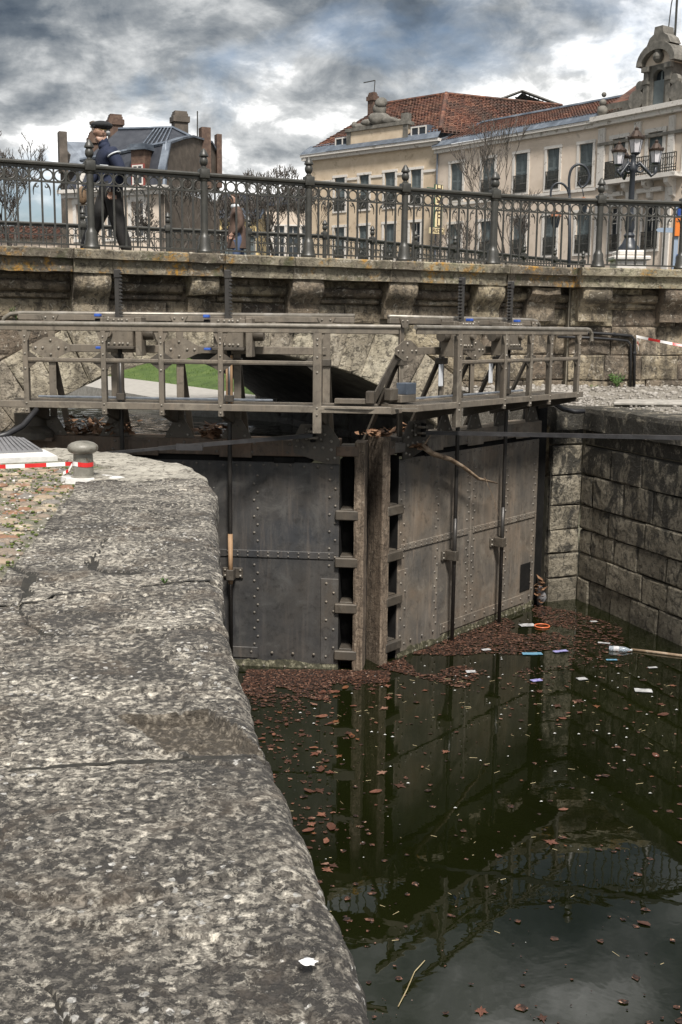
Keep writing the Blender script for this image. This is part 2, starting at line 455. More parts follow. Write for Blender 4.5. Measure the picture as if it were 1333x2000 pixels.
# lock chamber outline, left edge of the quay coping (from behind the camera to the gate)
EDGE = [(1.3, -4.0), (0.98, -2.0), (0.55, 0.0), (0.10, 1.97), (0.03, 2.30), (-0.08, 2.76), (-0.24, 3.45), (-0.37, 4.09), (-0.55, 5.1), (-0.70, 6.23), (-0.80, 7.1), (-0.92, 8.0), (-1.03, 9.0), (-1.19, 9.8), (-1.36, 10.45), (-1.62, 11.0), (-2.05, 11.5), (-2.6, 11.95), (-3.3, 12.3), (-4.2, 12.6)]
EDGE = [Vector((x, y)) for x, y in EDGE]
_L = [0.0]
for a, b in zip(EDGE, EDGE[1:]): _L.append(_L[-1] + (b - a).length)
def edge_at(t):
    for i in range(len(EDGE) - 1):
        if t <= _L[i + 1] or i == len(EDGE) - 2:
            u = (t - _L[i]) / (_L[i + 1] - _L[i]); p0 = EDGE[max(i - 1, 0)]; p1 = EDGE[i]; p2 = EDGE[i + 1]; p3 = EDGE[min(i + 2, len(EDGE) - 1)]
            p = p1.lerp(p2, u)
            d1 = (p2 - p0).normalized(); d2 = (p3 - p1).normalized(); d = d1.lerp(d2, u).normalized()
            return p, d
def t_of_y(y):
    lo, hi = 0.0, _L[-1]
    for _ in range(40):
        m = (lo + hi) / 2
        if edge_at(m)[0].y < y: lo = m
        else: hi = m
    return lo

quay = empty('quay', (0, 0, 0), kind='structure')
RIGHTW = [(3.20, 16.59), (3.70, 16.80), (4.58, 14.22), (5.15, 11.6), (5.55, 8.5), (5.7, 4.5), (5.7, -4.0)]
# water sheets
m = MB(); m.add([(-6, -6, WATER_Z), (8, -6, WATER_Z), (8, 18.0, WATER_Z), (-6, 18.0, WATER_Z)], [(0, 1, 2, 3)])
tag(m.build('lock_water', M_water), kind='structure')
m = MB(); vs = []; nx, ny = 110, 330                    # real ripples: seen at a grazing angle under the walkway
def gate_back(x): return 13.62 - .11 * min(x - .17, 0) + 1.26 * max(x - .17, 0)
for i in range(nx + 1):
    x = lerp(-8.5, 3.0, i / nx)
    for j in range(ny + 1):
        y = lerp(gate_back(x), 36, (j / ny) ** 1.25)
        z = .020 * noise.noise(Vector((x * 2.2, y * 3.4, 1))) + .016 * noise.noise(Vector((x * 4.5 + y, y * 6.5, 5))) + .006 * noise.noise(Vector((x * 11, y * 13, 9)))
        vs.append((x, y, CANAL_Z + z))
m.add(vs, [(i * (ny + 1) + j, (i + 1) * (ny + 1) + j, (i + 1) * (ny + 1) + j + 1, i * (ny + 1) + j + 1) for i in range(nx) for j in range(ny)])
m.add([(-60, 13.6, CANAL_Z - .05), (-8.4, 13.6, CANAL_Z - .05), (-8.4, 60, CANAL_Z - .05), (-60, 60, CANAL_Z - .05), (3, 35.9, CANAL_Z - .05), (3, 60, CANAL_Z - .05), (-8.4, 35.9, CANAL_Z - .05)], [(0, 1, 2, 3), (6, 4, 5, 2)])
tag(m.build('canal_water', M_canal, smooth=True, recalc=False), kind='structure')
# ground of the place to the horizon, under everything
m = MB(); m.add([(-900, -500, -4.6), (900, -500, -4.6), (900, 1500, -4.6), (-900, 1500, -4.6)], [(0, 1, 2, 3)])
tag(m.build('ground', M_ground), kind='structure')

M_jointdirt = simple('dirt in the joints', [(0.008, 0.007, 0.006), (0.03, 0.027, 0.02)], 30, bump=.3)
# coping stones of the left quay
CHIP = [Vector(p) for p in ((-0.78, 3.69), (-0.47, 3.77), (-0.30, 3.55), (-0.17, 3.40), (-0.40, 3.36), (-0.55, 3.37))]
def in_poly(p, poly):
    r = False; j = len(poly) - 1
    for i in range(len(poly)):
        a, b = poly[i], poly[j]
        if (a.y > p.y) != (b.y > p.y) and p.x < (b.x - a.x) * (p.y - a.y) / (b.y - a.y) + a.x: r = not r
        j = i
    return r
def seg_d(p, a, b):
    ab = b - a; u = max(0, min(1, (p - a).dot(ab) / ab.length_squared)); return (p - a - ab * u).length
WIDTH = 1.16
def crack(P):
    w = P + Vector((noise.noise(P * 7), noise.noise(P * 7 + Vector((5, 0, 0))), 0)) * .05
    return abs(noise.noise(Vector((w.x * 1.15 + 3.1, w.y * .75, .4)))) < .0075 * (1 + .8 * noise.noise(P * 11)) and noise.noise(Vector((P.x * 1.1, P.y * 1.1, 7.7))) > -.12
def relief(P):
    n = noise.fractal(P * 3.1, 0.9, 2.0, 4) * 0.010 + noise.fractal(P * 14, 0.8, 2.0, 4) * 0.0060
    lay = noise.noise(Vector((P.x * 2.2, P.y * 2.6, 3.7)))              # delaminated layers with little steps
    if crack(P): n -= .012
    return n + (0.011 if lay > 0.12 else 0.0) + (-0.012 if noise.noise(Vector((P.x * 1.7 + 9, P.y * 2.1, 1.3))) > 0.2 else 0.0)
def coping_block(t0, t1, sk0, sk1, res, seed, wid=WIDTH, mat=None, dz=0.0):
    """one coping stone: top grid, rounded nose on the water side, faces down to z = -0.42; sk = skew of its joints"""
    rg = random.Random(seed)
    prof = []                                            # (distance inward from the edge, drop)
    for k in range(7): prof.append((0.0, 0.42 - 0.30 * k / 6))
    rr = 0.075
    for k in range(1, 9):
        a = math.pi / 2 * k / 8
        prof.append((rr * (1 - math.cos(a)) * 1.25, rr * (1 - math.sin(a))))
    c0 = prof[-1][0]; nc = max(8, int((wid - c0) / res))
    for k in range(1, nc + 1): prof.append((c0 + (wid - c0) * k / nc, 0.0))
    prof.append((wid + 0.004, 0.03)); prof.append((wid + 0.004, 0.3))
    nt = max(8, int((t1 - t0) / res)); g = 0.013
    vs = []; tilt = rg.uniform(-0.004, 0.004); off = rg.uniform(-0.006, 0.006) + dz
    for i in range(nt + 1):
        u = i / nt
        for c, dr in prof:
            sk = lerp(sk0, sk1, u)
            t = lerp(t0 + g, t1 - g, u) + sk * c
            p, d = edge_at(t)
            inw = Vector((-d.y, d.x))
            q = p + inw * c
            P = Vector((q.x, q.y, 0))
            n = relief(P)
            e = min(t - (t0 + sk * c), (t1 + sk * c) - t)
            joint = -0.012 * max(0.0, 1 - e / 0.02) - 0.006 * max(0, 1 - e / 0.06)
            z = off + tilt * (c - 0.5) + n + joint * (0.6 + 0.8 * noise.noise(P * 6))
            bite = 0.0
            if c < 0.35:                                # worn, wavy nose
                bite = 0.026 * noise.fractal(Vector((t * 2.3, seed * 0.37, dr * 3)), 1, 2, 3) + 0.016 * noise.noise(Vector((t * 9, dr * 14, 2)))
                bite *= (1 - c / 0.35)
            if t0 < 7.7 < t1 + 0.8 and in_poly(q, CHIP):
                dd = min(seg_d(q, CHIP[k], CHIP[k - 1]) for k in range(len(CHIP)))
                z -= min(0.05, dd * 2.2) + 0.012 * noise.noise(P * 30)
            q = q - inw * bite
            vs.append((q.x, q.y, z - dr))
    k = len(prof)
    fs = [(i * k + j, (i + 1) * k + j, (i + 1) * k + j + 1, i * k + j + 1) for i in range(nt) for j in range(k - 1)]
    fs.append(tuple(range(k - 1, -1, -1))); fs.append(tuple(nt * k + j for j in range(k)))
    mb = MB(); mb.add(vs, fs)
    o = mb.build('coping_stone', mat or M_quay, quay, smooth=True, auto=55, recalc=False)
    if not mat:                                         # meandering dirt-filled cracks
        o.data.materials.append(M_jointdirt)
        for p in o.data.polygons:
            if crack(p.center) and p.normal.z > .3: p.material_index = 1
    if t0 < 7.7 < t1 + .8 and not mat:                  # the broken corner shows fresh, pebbly fracture
        o.data.materials.append(M_fracture)
        for p in o.data.polygons:
            if in_poly(Vector((p.center.x, p.center.y)), CHIP): p.material_index = 2
    return o
_ys = [(-3.6, 0), (-1.4, 0.02), (1.05, 0.0), (3.37, 0.02), (5.84, -0.38), (7.37, 0.03), (9.80, -0.06)]
_res = [0.05, 0.03, 0.0085, 0.010, 0.016, 0.022]
for k in range(6):
    coping_block(t_of_y(_ys[k][0]), t_of_y(_ys[k + 1][0]), _ys[k][1], _ys[k + 1][1], _res[k], k + 1)
M_end = bridge_stone('pale end stone', (0.19, 0.175, 0.15), (0.27, 0.25, 0.215), (0.36, 0.335, 0.29), 0.25, bumpd=0.015)
ta = t_of_y(9.80); tb = _L[-1]
coping_block(ta, t_of_y(11.02), -0.06, -0.35, 0.035, 8, 1.0, M_end)
coping_block(t_of_y(11.02), tb - 0.9, -0.35, -0.2, 0.05, 9, 0.7, M_end)
# dirt-filled joints between the coping stones
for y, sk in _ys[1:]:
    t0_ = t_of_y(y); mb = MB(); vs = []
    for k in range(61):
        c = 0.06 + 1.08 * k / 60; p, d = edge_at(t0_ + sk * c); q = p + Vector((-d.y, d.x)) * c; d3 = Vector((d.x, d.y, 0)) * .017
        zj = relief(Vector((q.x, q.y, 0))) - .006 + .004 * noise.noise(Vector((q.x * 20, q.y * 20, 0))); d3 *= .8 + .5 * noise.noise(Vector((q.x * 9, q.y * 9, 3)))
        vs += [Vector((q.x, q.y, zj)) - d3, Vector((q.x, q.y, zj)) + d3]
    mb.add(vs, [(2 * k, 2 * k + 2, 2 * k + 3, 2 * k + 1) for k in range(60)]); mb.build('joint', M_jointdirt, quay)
# quay wall below the coping
m = MB(); n = 60
for i in range(n + 1):
    p, d = edge_at(tb * i / n); inw = Vector((-d.y, d.x)); q = p + inw * 0.03
    m.v += [Vector((q.x, q.y, -4.5)), Vector((q.x, q.y, -0.40))]
m.f = [(2 * i, 2 * i + 2, 2 * i + 3, 2 * i + 1) for i in range(n)]; m.m = [0] * n
m.build('wall_face', M_lockwall, quay, recalc=False)
# earth behind the coping, under the cobbles
m = MB(); pts = []
for i in range(n + 1):
    p, d = edge_at(tb * i / n); inw = Vector((-d.y, d.x)); q = p + inw * 0.6; pts.append((q.x, q.y, -0.035))
m.add(pts + [(-5.2, 13.0, -0.035), (-30, 13.0, -0.035), (-30, -6, -0.035)], [tuple(range(len(pts) + 3))])
m.build('earth', M_ground, quay)

# cobbles: irregular rounded stones set in the earth
def cobble_mesh(seed):
    rg = random.Random(seed); m = MB(); n = 9
    rad = [rg.uniform(0.8, 1.1) for _ in range(n)]
    vs = []
    for r, z in ((1.0, -0.25), (0.98, 0.05), (0.72, 0.32), (0.3, 0.42)):
        for j in range(n):
            a = 2 * math.pi * j / n
            vs.append((rad[j] * r * math.cos(a) + rg.uniform(-.04, .04), rad[j] * r * math.sin(a) + rg.uniform(-.04, .04), z + rg.uniform(-.03, .03)))
    fs = [(i * n + j, i * n + (j + 1) % n, (i + 1) * n + (j + 1) % n, (i + 1) * n + j) for i in range(3) for j in range(n)]
    fs.append(tuple(3 * n + j for j in range(n)))
    m.add(vs, fs)
    return mesh_only(m, 'cobble', M_cobble, smooth=True)
COB = [cobble_mesh(100 + i) for i in range(8)]
rg = random.Random(5)
def inner_x(y):
    p, d = edge_at(t_of_y(y)); return p.x - 1.19
spots = []
tries = 0
while len(spots) < 285 and tries < 60000:
    tries += 1
    y = 4.6 + (rg.random() ** 1.15) * 6.3
    x = inner_x(y) - 0.04 - rg.random() * (0.7 + 0.26 * y)
    p = on_z(0, 1000, 0)
    if x < -0.36 * y - 0.35: continue
    r = rg.uniform(0.045, 0.085) if y > 6.4 else rg.uniform(0.07, 0.13)
    if x + r * 1.2 > inner_x(y): continue
    if (Vector((x, y)) - Vector((-2.31, 9.85))).length < 0.34: continue
    if y > 10.6 and x > -2.9: continue
    if any((x - a) ** 2 + ((y - b) * 1.25) ** 2 < ((r + c) * 0.92) ** 2 for a, b, c in spots): continue
    spots.append((x, y, r))
for i, (x, y, r) in enumerate(spots):
    inst(COB[i % 8], 'cobble', quay, (x, y, -0.03 + rg.uniform(-.012, .008)), rg.uniform(-.35, .35), (r * rg.uniform(1.1, 1.5), r * rg.uniform(0.75, 1.0), r * rg.uniform(0.45, 0.7)))
# pebbles and moss between the cobbles (too many to count)
m = MB(); rg = random.Random(6)
for _ in range(4200):
    y = 4.6 + rg.random() * 6.2; x = inner_x(y) - rg.random() * 2.6
    if x < -0.36 * y - 0.4: continue
    r = rg.uniform(0.005, 0.016); m.mi = 0 if rg.random() < 0.1 else (1 if rg.random() < .5 else 2)
    m.ball((x, y, -0.025 + r * 0.4), r, 5, 3, (1.2, 1, 0.7))
for _ in range(1500):                                    # grit lying on the coping
    t = rg.uniform(t_of_y(4.8), t_of_y(9.5)); p, d = edge_at(t); c = rg.random() ** 0.7 * 1.1
    q = p + Vector((-d.y, d.x)) * c
    if noise.noise(Vector((q.x * 1.3, q.y * 2.2, 8))) < 0.18: continue
    r = rg.uniform(0.002, 0.0065); m.mi = 2 if rg.random() < .7 else 0
    m.ball((q.x, q.y, 0.008), r, 5, 3, (1.5, 1, 0.4))
M_grit = simple('grey grit', [(0.1, 0.09, 0.075), (0.2, 0.18, 0.15), (0.3, 0.27, 0.23)], 25, bump=0)
M_pebble = simple('pale pebbles', [(0.2, 0.18, 0.15), (0.42, 0.4, 0.36), (0.65, 0.63, 0.6)], 25, bump=0)
tag(m.build('pebbles', [M_pebble, M_moss, M_grit], quay, smooth=True, recalc=False), kind='stuff')

# far banks beyond the bridge: towpath with kerb, lawn rising behind it
pth = [(-14, 43), (-7.5, 32.5), (-4.1, 26.6), (-2.2, 25.2), (0.5, 23.5)]
m = MB(); vs = []
for x, y in pth:
    vs += [(x, y, -1.2), (x, y, -0.42), (x + 0.28, y + 0.18, -0.40), (x + 1.9, y + 1.5, -0.36)]
m.add(vs, [(i * 4 + j, i * 4 + 4 + j, i * 4 + 5 + j, i * 4 + 1 + j) for i in range(len(pth) - 1) for j in range(3)])
m.m = [1 if k % 3 < 1 else 0 for k in range(len(m.f))]
tag(m.build('towpath', [M_path, M_conc]), kind='structure')
m = MB(); nx = 26; ny = 22; vs = []
for i in range(nx + 1):
    u = i / nx * (len(pth) - 1); k = min(int(u), len(pth) - 2); f = u - k
    bx = lerp(pth[k][0], pth[k + 1][0], f) + 1.9; by = lerp(pth[k][1], pth[k + 1][1], f) + 1.5
    for j in range(ny + 1):
        s_ = j / ny
        vs.append((bx + 9 * s_, by + 14 * s_, -0.37 + 2.6 * (s_ * 1.25 if s_ < .8 else 1.0) + 0.05 * noise.noise(Vector((i * .7, j * .7, 0)))))
m.add(vs, [(i * (ny + 1) + j, (i + 1) * (ny + 1) + j, (i + 1) * (ny + 1) + j + 1, i * (ny + 1) + j + 1) for i in range(nx) for j in range(ny)])
tag(m.build('lawn', M_lawn, smooth=True), kind='structure')
m = MB(); rg = random.Random(9)
for _ in range(16000):
    i = rg.random() * nx; k = min(int(i / nx * (len(pth) - 1)), len(pth) - 2); f = i / nx * (len(pth) - 1) - k; s_ = rg.random() * 0.75
    x = lerp(pth[k][0], pth[k + 1][0], f) + 1.9 + 9 * s_; y = lerp(pth[k][1], pth[k + 1][1], f) + 1.5 + 14 * s_; z = -0.37 + 2.6 * s_ * 1.25
    h = rg.uniform(.03, .09); a = rg.random() * 6.28; w = .012
    m.add([(x - w * math.cos(a), y - w * math.sin(a), z - .02), (x + w * math.cos(a), y + w * math.sin(a), z - .02), (x + rg.uniform(-.04, .04), y + rg.uniform(-.04, .04), z + h)], [(0, 1, 2)])
tag(m.build('grass', M_blade, recalc=False), 'short grass on the lawn seen through the arch', 'grass', kind='stuff')
# the town ground beyond the banks, level with the bridge
m = MB(); m.add([(-300, 62, 2.2), (-300, 900, 2.2), (500, 900, 2.2), (500, 21, 2.2), (9, 21, 2.2), (8.5, 40, 2.2)], [tuple(range(6))])
tag(m.build('street', M_street), kind='structure')

# ------------------------------------------------------------------ right lock wall of squared blocks
def block(mb, f, x0, x1, z0, z1, rg, gap=0.008, ch=0.014, dep=0.12, jit=0.008, proud=0.0):
    """dressed block in a wall frame f(x, z, w): rough front set proud, chamfered arrises, receding sides"""
    x0 += gap; x1 -= gap; z0 += gap; z1 -= gap
    pr = proud + rg.uniform(-0.006, 0.012)
    o = [(x0, z0), (x1, z0), (x1, z1), (x0, z1)]
    o = [(a + rg.uniform(-jit, jit) * .6, b + rg.uniform(-jit, jit) * .6) for a, b in o]
    cx = (x0 + x1) / 2; cz = (z0 + z1) / 2
    i_ = [(a + (ch if a < cx else -ch) + rg.uniform(-jit, jit), b + (ch if b < cz else -ch) + rg.uniform(-jit, jit)) for a, b in o]
    mid = [((i_[k][0] + i_[(k + 1) % 4][0]) / 2 + rg.uniform(-jit, jit), (i_[k][1] + i_[(k + 1) % 4][1]) / 2 + rg.uniform(-jit, jit)) for k in range(4)]
    inner = []
    for k in range(4): inner += [i_[k], mid[k]]
    om = []
    for k in range(4): om += [o[k], ((o[k][0] + o[(k + 1) % 4][0]) / 2 + rg.uniform(-jit, jit) * .5, (o[k][1] + o[(k + 1) % 4][1]) / 2 + rg.uniform(-jit, jit) * .5)]
    vs = [f(a, b, -dep) for a, b in om] + [f(a, b, pr - ch * 0.7) for a, b in om] + [f(a, b, pr + rg.uniform(-.006, .006)) for a, b in inner] + [f(cx, cz, pr + rg.uniform(0, .012))]
    fs = [(k, (k + 1) % 8, 8 + (k + 1) % 8, 8 + k) for k in range(8)] + [(8 + k, 8 + (k + 1) % 8, 16 + (k + 1) % 8, 16 + k) for k in range(8)]
    fs += [(16 + k, 16 + (k + 1) % 8, 24) for k in range(8)]
    mb.add(vs, fs)
def frame2(p, q):
    """frame for a wall running p->q seen with its right-hand normal: f(x, z, w) w towards the viewer side (-normal)"""
    p = Vector((p[0], p[1])); q = Vector((q[0], q[1])); d = (q - p).normalized(); nrm = Vector((d.y, -d.x))
    return (lambda x, z, w: Vector((p.x + d.x * x + nrm.x * w, p.y + d.y * x + nrm.y * w, z))), (q - p).length
lock_wall = empty('lock_wall', (3.7, 16.8, WATER_Z - 0.3), label='damp dark stone lock wall right of the gates, streaked with black algae', cat='wall')
lw_inv = Matrix.Translation(-Vector(lock_wall.location))
COURSES = [-3.3, -2.85, -2.44, -2.05, -1.68, -1.30, -0.83, -0.38]
rg = random.Random(21)
for k in range(len(RIGHTW) - 1):
    a, b = RIGHTW[k], RIGHTW[k + 1]
    f, ln = frame2(a, b)
    fl = (lambda g: (lambda x, z, w: g(x, z, w) - Vector(lock_wall.location)))(f)
    if k < 3:
        for ci in range(len(COURSES) - 1):
            x = 0.0 if k != 1 else rg.uniform(-0.0, 0.0); first = True
            while x < ln - 0.01:
                wd = ln if k == 0 else rg.uniform(0.5, 1.0)
                if first and k == 1: wd = (0.34 if ci % 2 else 0.8) ; first = False
                x1 = min(ln, x + wd)
                if ln - x1 < 0.3: x1 = ln
                mb = MB(); block(mb, fl, x, x1, COURSES[ci], COURSES[ci + 1], rg, gap=0.010, ch=0.022, jit=0.016, proud=rg.uniform(-.012, .012))
                mb.build('stone_block', M_lockwall, lock_wall); x = x1
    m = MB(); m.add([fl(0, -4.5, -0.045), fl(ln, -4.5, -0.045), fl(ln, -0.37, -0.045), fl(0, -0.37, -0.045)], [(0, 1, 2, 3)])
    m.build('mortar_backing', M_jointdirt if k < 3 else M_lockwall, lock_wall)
# upper course and heavy cap slab of the right wall
for k in range(len(RIGHTW) - 1):
    f, ln = frame2(RIGHTW[k], RIGHTW[k + 1]); fl = (lambda g: (lambda x, z, w: g(x, z, w) - Vector(lock_wall.location)))(f)
    x = 0.0
    while x < ln - 0.01:
        x1 = min(ln, x + rg.uniform(1.5, 2.0)); x1 = ln if ln - x1 < .6 else x1
        mb = MB(); block(mb, fl, x, x1, -0.36, -0.13, rg, gap=0.004, proud=-0.03 if k else 0); mb.build('stone_block', M_lockwall, lock_wall)
        mb = MB(); vs = []
        ns = max(2, int((x1 - x) / 0.08))
        pf = [(-0.14, -0.1), (-0.135, 0.05), (0.12, 0.055), (0.185, 0.035), (0.21, -0.03), (0.215, -0.55)]
        for i in range(ns + 1):
            xx = lerp(x + .004, x1 - .004, i / ns)
            for z, w in pf: vs.append(fl(xx, z + 0.012 * noise.noise(Vector((xx * 5, k, z * 9))), w + 0.02 * noise.noise(Vector((xx * 4 + k, z * 11, 3)))))
        kk = len(pf)
        mb.add(vs, [(i * kk + j, (i + 1) * kk + j, (i + 1) * kk + j + 1, i * kk + j + 1) for i in range(ns) for j in range(kk - 1)] + [tuple(range(kk)), tuple(ns * kk + j for j in range(kk))])
        mb.build('cap_stone', M_lockwall, lock_wall); x = x1

# ================================================================== THE STONE BRIDGE
BANG = R(24.9)
BD = Vector((math.cos(BANG), math.sin(BANG))); BN = Vector((BD.y, -BD.x)); BP = Vector((-3.47, 15.54))
BRIDGE_LOC = Vector((BP.x, BP.y, -1.2))
def bf(s, z, w):                                        # world: along the bridge, height, towards the lock
    q = BP + BD * s + BN * w; return Vector((q.x, q.y, z))
def bl(s, z, w): return bf(s, z, w) - BRIDGE_LOC
P2 = Vector((3.93, 18.76)); A2 = R(10.9); D2 = Vector((math.cos(A2), math.sin(A2))); N2 = Vector((D2.y, -D2.x))
def bf2(s, z, w):
    q = P2 + D2 * s + N2 * w; return Vector((q.x, q.y, z))
def bl2(s, z, w): return bf2(s, z, w) - BRIDGE_LOC
bridge = empty('stone_bridge', BRIDGE_LOC, label='old sandstone arch bridge with corbelled parapet crossing behind the lock gates', cat='bridge')

def polyblock(mb, f, pts, w0, dep, rg, ch=0.02, jit=0.012, bulge=0.02):
    n = len(pts); c = (sum(p[0] for p in pts) / n, sum(p[1] for p in pts) / n)
    ring = []
    for k in range(n):
        a, b = pts[k], pts[(k + 1) % n]; ring.append(a)
        if math.dist(a, b) > 0.25: ring.append(((a[0] + b[0]) / 2, (a[1] + b[1]) / 2))
    m_ = len(ring); pr = rg.uniform(-0.012, 0.02)
    def sh(p, d, j):
        v = Vector((p[0] - c[0], p[1] - c[1])); l = max(v.length, 1e-6); v = v * (max(0.05, l - d) / l)
        return c[0] + v.x + rg.uniform(-j, j), c[1] + v.y + rg.uniform(-j, j)
    o = [sh(p, 0.006, jit * .4) for p in ring]; i_ = [sh(p, 0.006 + ch * 1.4, jit) for p in ring]; h_ = [sh(p, 0.006 + ch * 5, jit * 3) for p in ring]
    vs = [f(a, b, w0 - dep) for a, b in o] + [f(a, b, w0 + pr - ch * .8) for a, b in o] + [f(a, b, w0 + pr + rg.uniform(-.006, .006)) for a, b in i_] + [f(a, b, w0 + pr + rg.uniform(-.004, bulge)) for a, b in h_] + [f(c[0], c[1], w0 + pr + rg.uniform(0, bulge))]
    fs = []
    for r in range(3): fs += [(r * m_ + k, r * m_ + (k + 1) % m_, (r + 1) * m_ + (k + 1) % m_, (r + 1) * m_ + k) for k in range(m_)]
    fs += [(3 * m_ + k, 3 * m_ + (k + 1) % m_, 4 * m_) for k in range(m_)]
    mb.add(vs, fs)

rg = random.Random(31)
FACE = -0.30
S0, AR, ZC, ZTOP, RING = 2.2, 5.7, 0.97 - 5.7, 1.42, 0.85
def s_out(z):                                           # half width of the arch ring at height z
    return math.sqrt(max(0, (AR + RING) ** 2 - (z - ZC) ** 2))
# arch stones
NV = 19; TH = 0.665; th = [-TH]
for k in range(NV): th.append(th[-1] + rg.uniform(0.8, 1.2))
th = [-TH + (t + TH) / (th[-1] + TH) * 2 * TH for t in th]
for k in range(NV):
    pts = []
    for t in (th[k], th[k + 1]): pts.append((S0 + AR * math.sin(t), ZC + AR * math.cos(t)))
    for t in (th[k + 1], th[k]):
        ro = min(AR + RING, (ZTOP - ZC) / math.cos(t)); pts.append((S0 + ro * math.sin(t), ZC + ro * math.cos(t)))
    mb = MB(); polyblock(mb, bl, pts, FACE, 0.3, rg, ch=0.016, jit=0.02, bulge=0.03)
    mb.build('arch_stone', M_voussoir, bridge)
# coursed spandrel blocks
rows = [-1.2, -0.75, -0.3, 0.1, 0.5, 0.93, ZTOP]
def run(f, z0, z1, a0, a1, b0, b1, face, mat, wmin=0.5, wmax=1.0, name='stone_block'):
    """blocks from s = a0 (at z0) / a1 (at z1) to b0 / b1"""
    tot = max(b0 - a0, b1 - a1); n = max(1, round(tot / rg.uniform(wmin, wmax)))
    cuts = [0.0]
    for k in range(n): cuts.append(cuts[-1] + rg.uniform(0.7, 1.3))
    cuts = [c / cuts[-1] for c in cuts]
    for k in range(n):
        c0, c1 = cuts[k], cuts[k + 1]
        if k == 0: L0, L1 = a0, a1
        else: L0 = L1 = lerp(max(a0, a1), min(b0, b1), c0)
        if k == n - 1: R0, R1 = b0, b1
        else: R0 = R1 = lerp(max(a0, a1), min(b0, b1), c1)
        mb = MB(); polyblock(mb, f, [(L0, z0), (R0, z0), (R1, z1), (L1, z1)], face, 0.25, rg)
        mb.build(name, mat, bridge)
S_END = 8.3
for z0, z1 in zip(rows, rows[1:]):
    h0, h1 = s_out(z0), s_out(z1)
    run(bl, z0, z1, -7.5, -7.5, S0 - h0, S0 - h1, FACE, M_bridge)
    if S0 + h0 < S_END - 0.2: run(bl, z0, z1, S0 + h0, S0 + h1, S_END, S_END, FACE, M_bridge)
run(bl, ZTOP, 1.70, -7.5, -7.5, S_END, S_END, FACE, M_bridge, 0.7, 1.1)
run(bl, 1.70, 2.06, -7.5, -7.5, S_END, S_END, FACE - 0.02, M_bridge, 0.8, 1.5)
for z0, z1 in zip(rows[2:] + [1.70], rows[3:] + [1.70, 2.06]):
    if z1 > z0: run(bl2, z0, z1, 0, 0, 6.5, 6.5, FACE, M_bridge, 0.8, 1.3)
# mortar backing with the arch opening
m = MB(); vs = []; n = 90
for i in range(n + 1):
    s = lerp(-7.5, S_END, i / n)
    za = ZC + math.sqrt(AR ** 2 - (s - S0) ** 2) + 0.02 if abs(s - S0) < AR * math.sin(TH) else -4.5
    vs += [bl(s, za, FACE - 0.045), bl(s, 2.07, FACE - 0.045)]
m.add(vs, [(2 * i, 2 * i + 2, 2 * i + 3, 2 * i + 1) for i in range(n)])
m.add([bl2(-0.02, -1.2, FACE - .045), bl2(6.5, -1.2, FACE - .045), bl2(6.5, 2.07, FACE - .045), bl2(-0.02, 2.07, FACE - .045)], [(0, 1, 2, 3)])
m.add([bl2(0, -1.2, FACE), bl2(0, 2.07, FACE), bl2(0, 2.07, -1), bl2(0, -1.2, -1)], [(0, 1, 2, 3)])
m.build('mortar_backing', M_joint, bridge, recalc=False)
# vault of the arch and its abutments, rough dark masonry
m = MB(); vs = []; n = 26; nw = 16
prof = [(S0 - AR * math.sin(TH), -4.5)] + [(S0 + AR * math.sin(lerp(-TH, TH, i / n)), ZC + AR * math.cos(lerp(-TH, TH, i / n))) for i in range(n + 1)] + [(S0 + AR * math.sin(TH), -4.5)]
for j in range(nw + 1):
    w = lerp(FACE - 0.1, -8.9, j / nw)
    for s, z in prof: vs.append(bl(s, z + 0.02 * noise.noise(Vector((s * 2, z * 2, w * 2))), w))
k = len(prof)
m.add(vs, [(j * k + i, j * k + i + 1, (j + 1) * k + i + 1, (j + 1) * k + i) for j in range(nw) for i in range(k - 1)])
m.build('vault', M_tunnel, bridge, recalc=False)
# courses of the vault's right abutment, seen through the opening
sA = S0 + AR * math.sin(TH)
def abut(x, z, w): return bl(sA - 0.012 - w, z, FACE - 0.15 - x)
for zi, (z0, z1) in enumerate(((-1.2, -0.62), (-0.62, -0.22), (-0.22, 0.04))):
    x = 0
    while x < 8.3:
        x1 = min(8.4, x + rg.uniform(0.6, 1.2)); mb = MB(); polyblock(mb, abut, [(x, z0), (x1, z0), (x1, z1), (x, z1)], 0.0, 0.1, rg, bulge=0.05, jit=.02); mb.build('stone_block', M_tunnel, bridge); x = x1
# deck, far face
m = MB(); m.prism([(-14, -0.34), (9.0, -0.34), (9.0, -8.9), (-14, -8.9)], lambda p: bl(p[0], 2.07, p[1]), lambda p: bl(p[0], 2.30, p[1]))
m.add([bl2(0.0, 2.29, -.34), bl2(7, 2.29, -.34), bl2(7, 2.29, -7), bl2(0, 2.29, -7)], [(0, 1, 2, 3)])
m.build('deck', M_street, bridge)
m = MB()
for a, b, za, zb in ((-14, -1.2, -4, 2.06), (5.7, 9.0, -4, 2.06)):
    m.prism([(a, za), (b, za), (b, zb), (a, zb)], lambda p: bl(p[0], p[1], -8.9), lambda p: bl(p[0], p[1], -8.6))
m.build('far_face', M_bridge, bridge)
# solid fill behind the spandrels so no light leaks
m = MB()
m.prism([(-7.5, -4), (S0 - AR * math.sin(TH) - .02, -4), (S0 - AR * math.sin(TH) - .02, 2.05), (-7.5, 2.05)], lambda p: bl(p[0], p[1], FACE - .06), lambda p: bl(p[0], p[1], -8.5))
m.prism([(sA + .02, -4), (S_END, -4), (S_END, 2.05), (sA + .02, 2.05)], lambda p: bl(p[0], p[1], FACE - .06), lambda p: bl(p[0], p[1], -8.5))
m.build('core', M_tunnel, bridge)

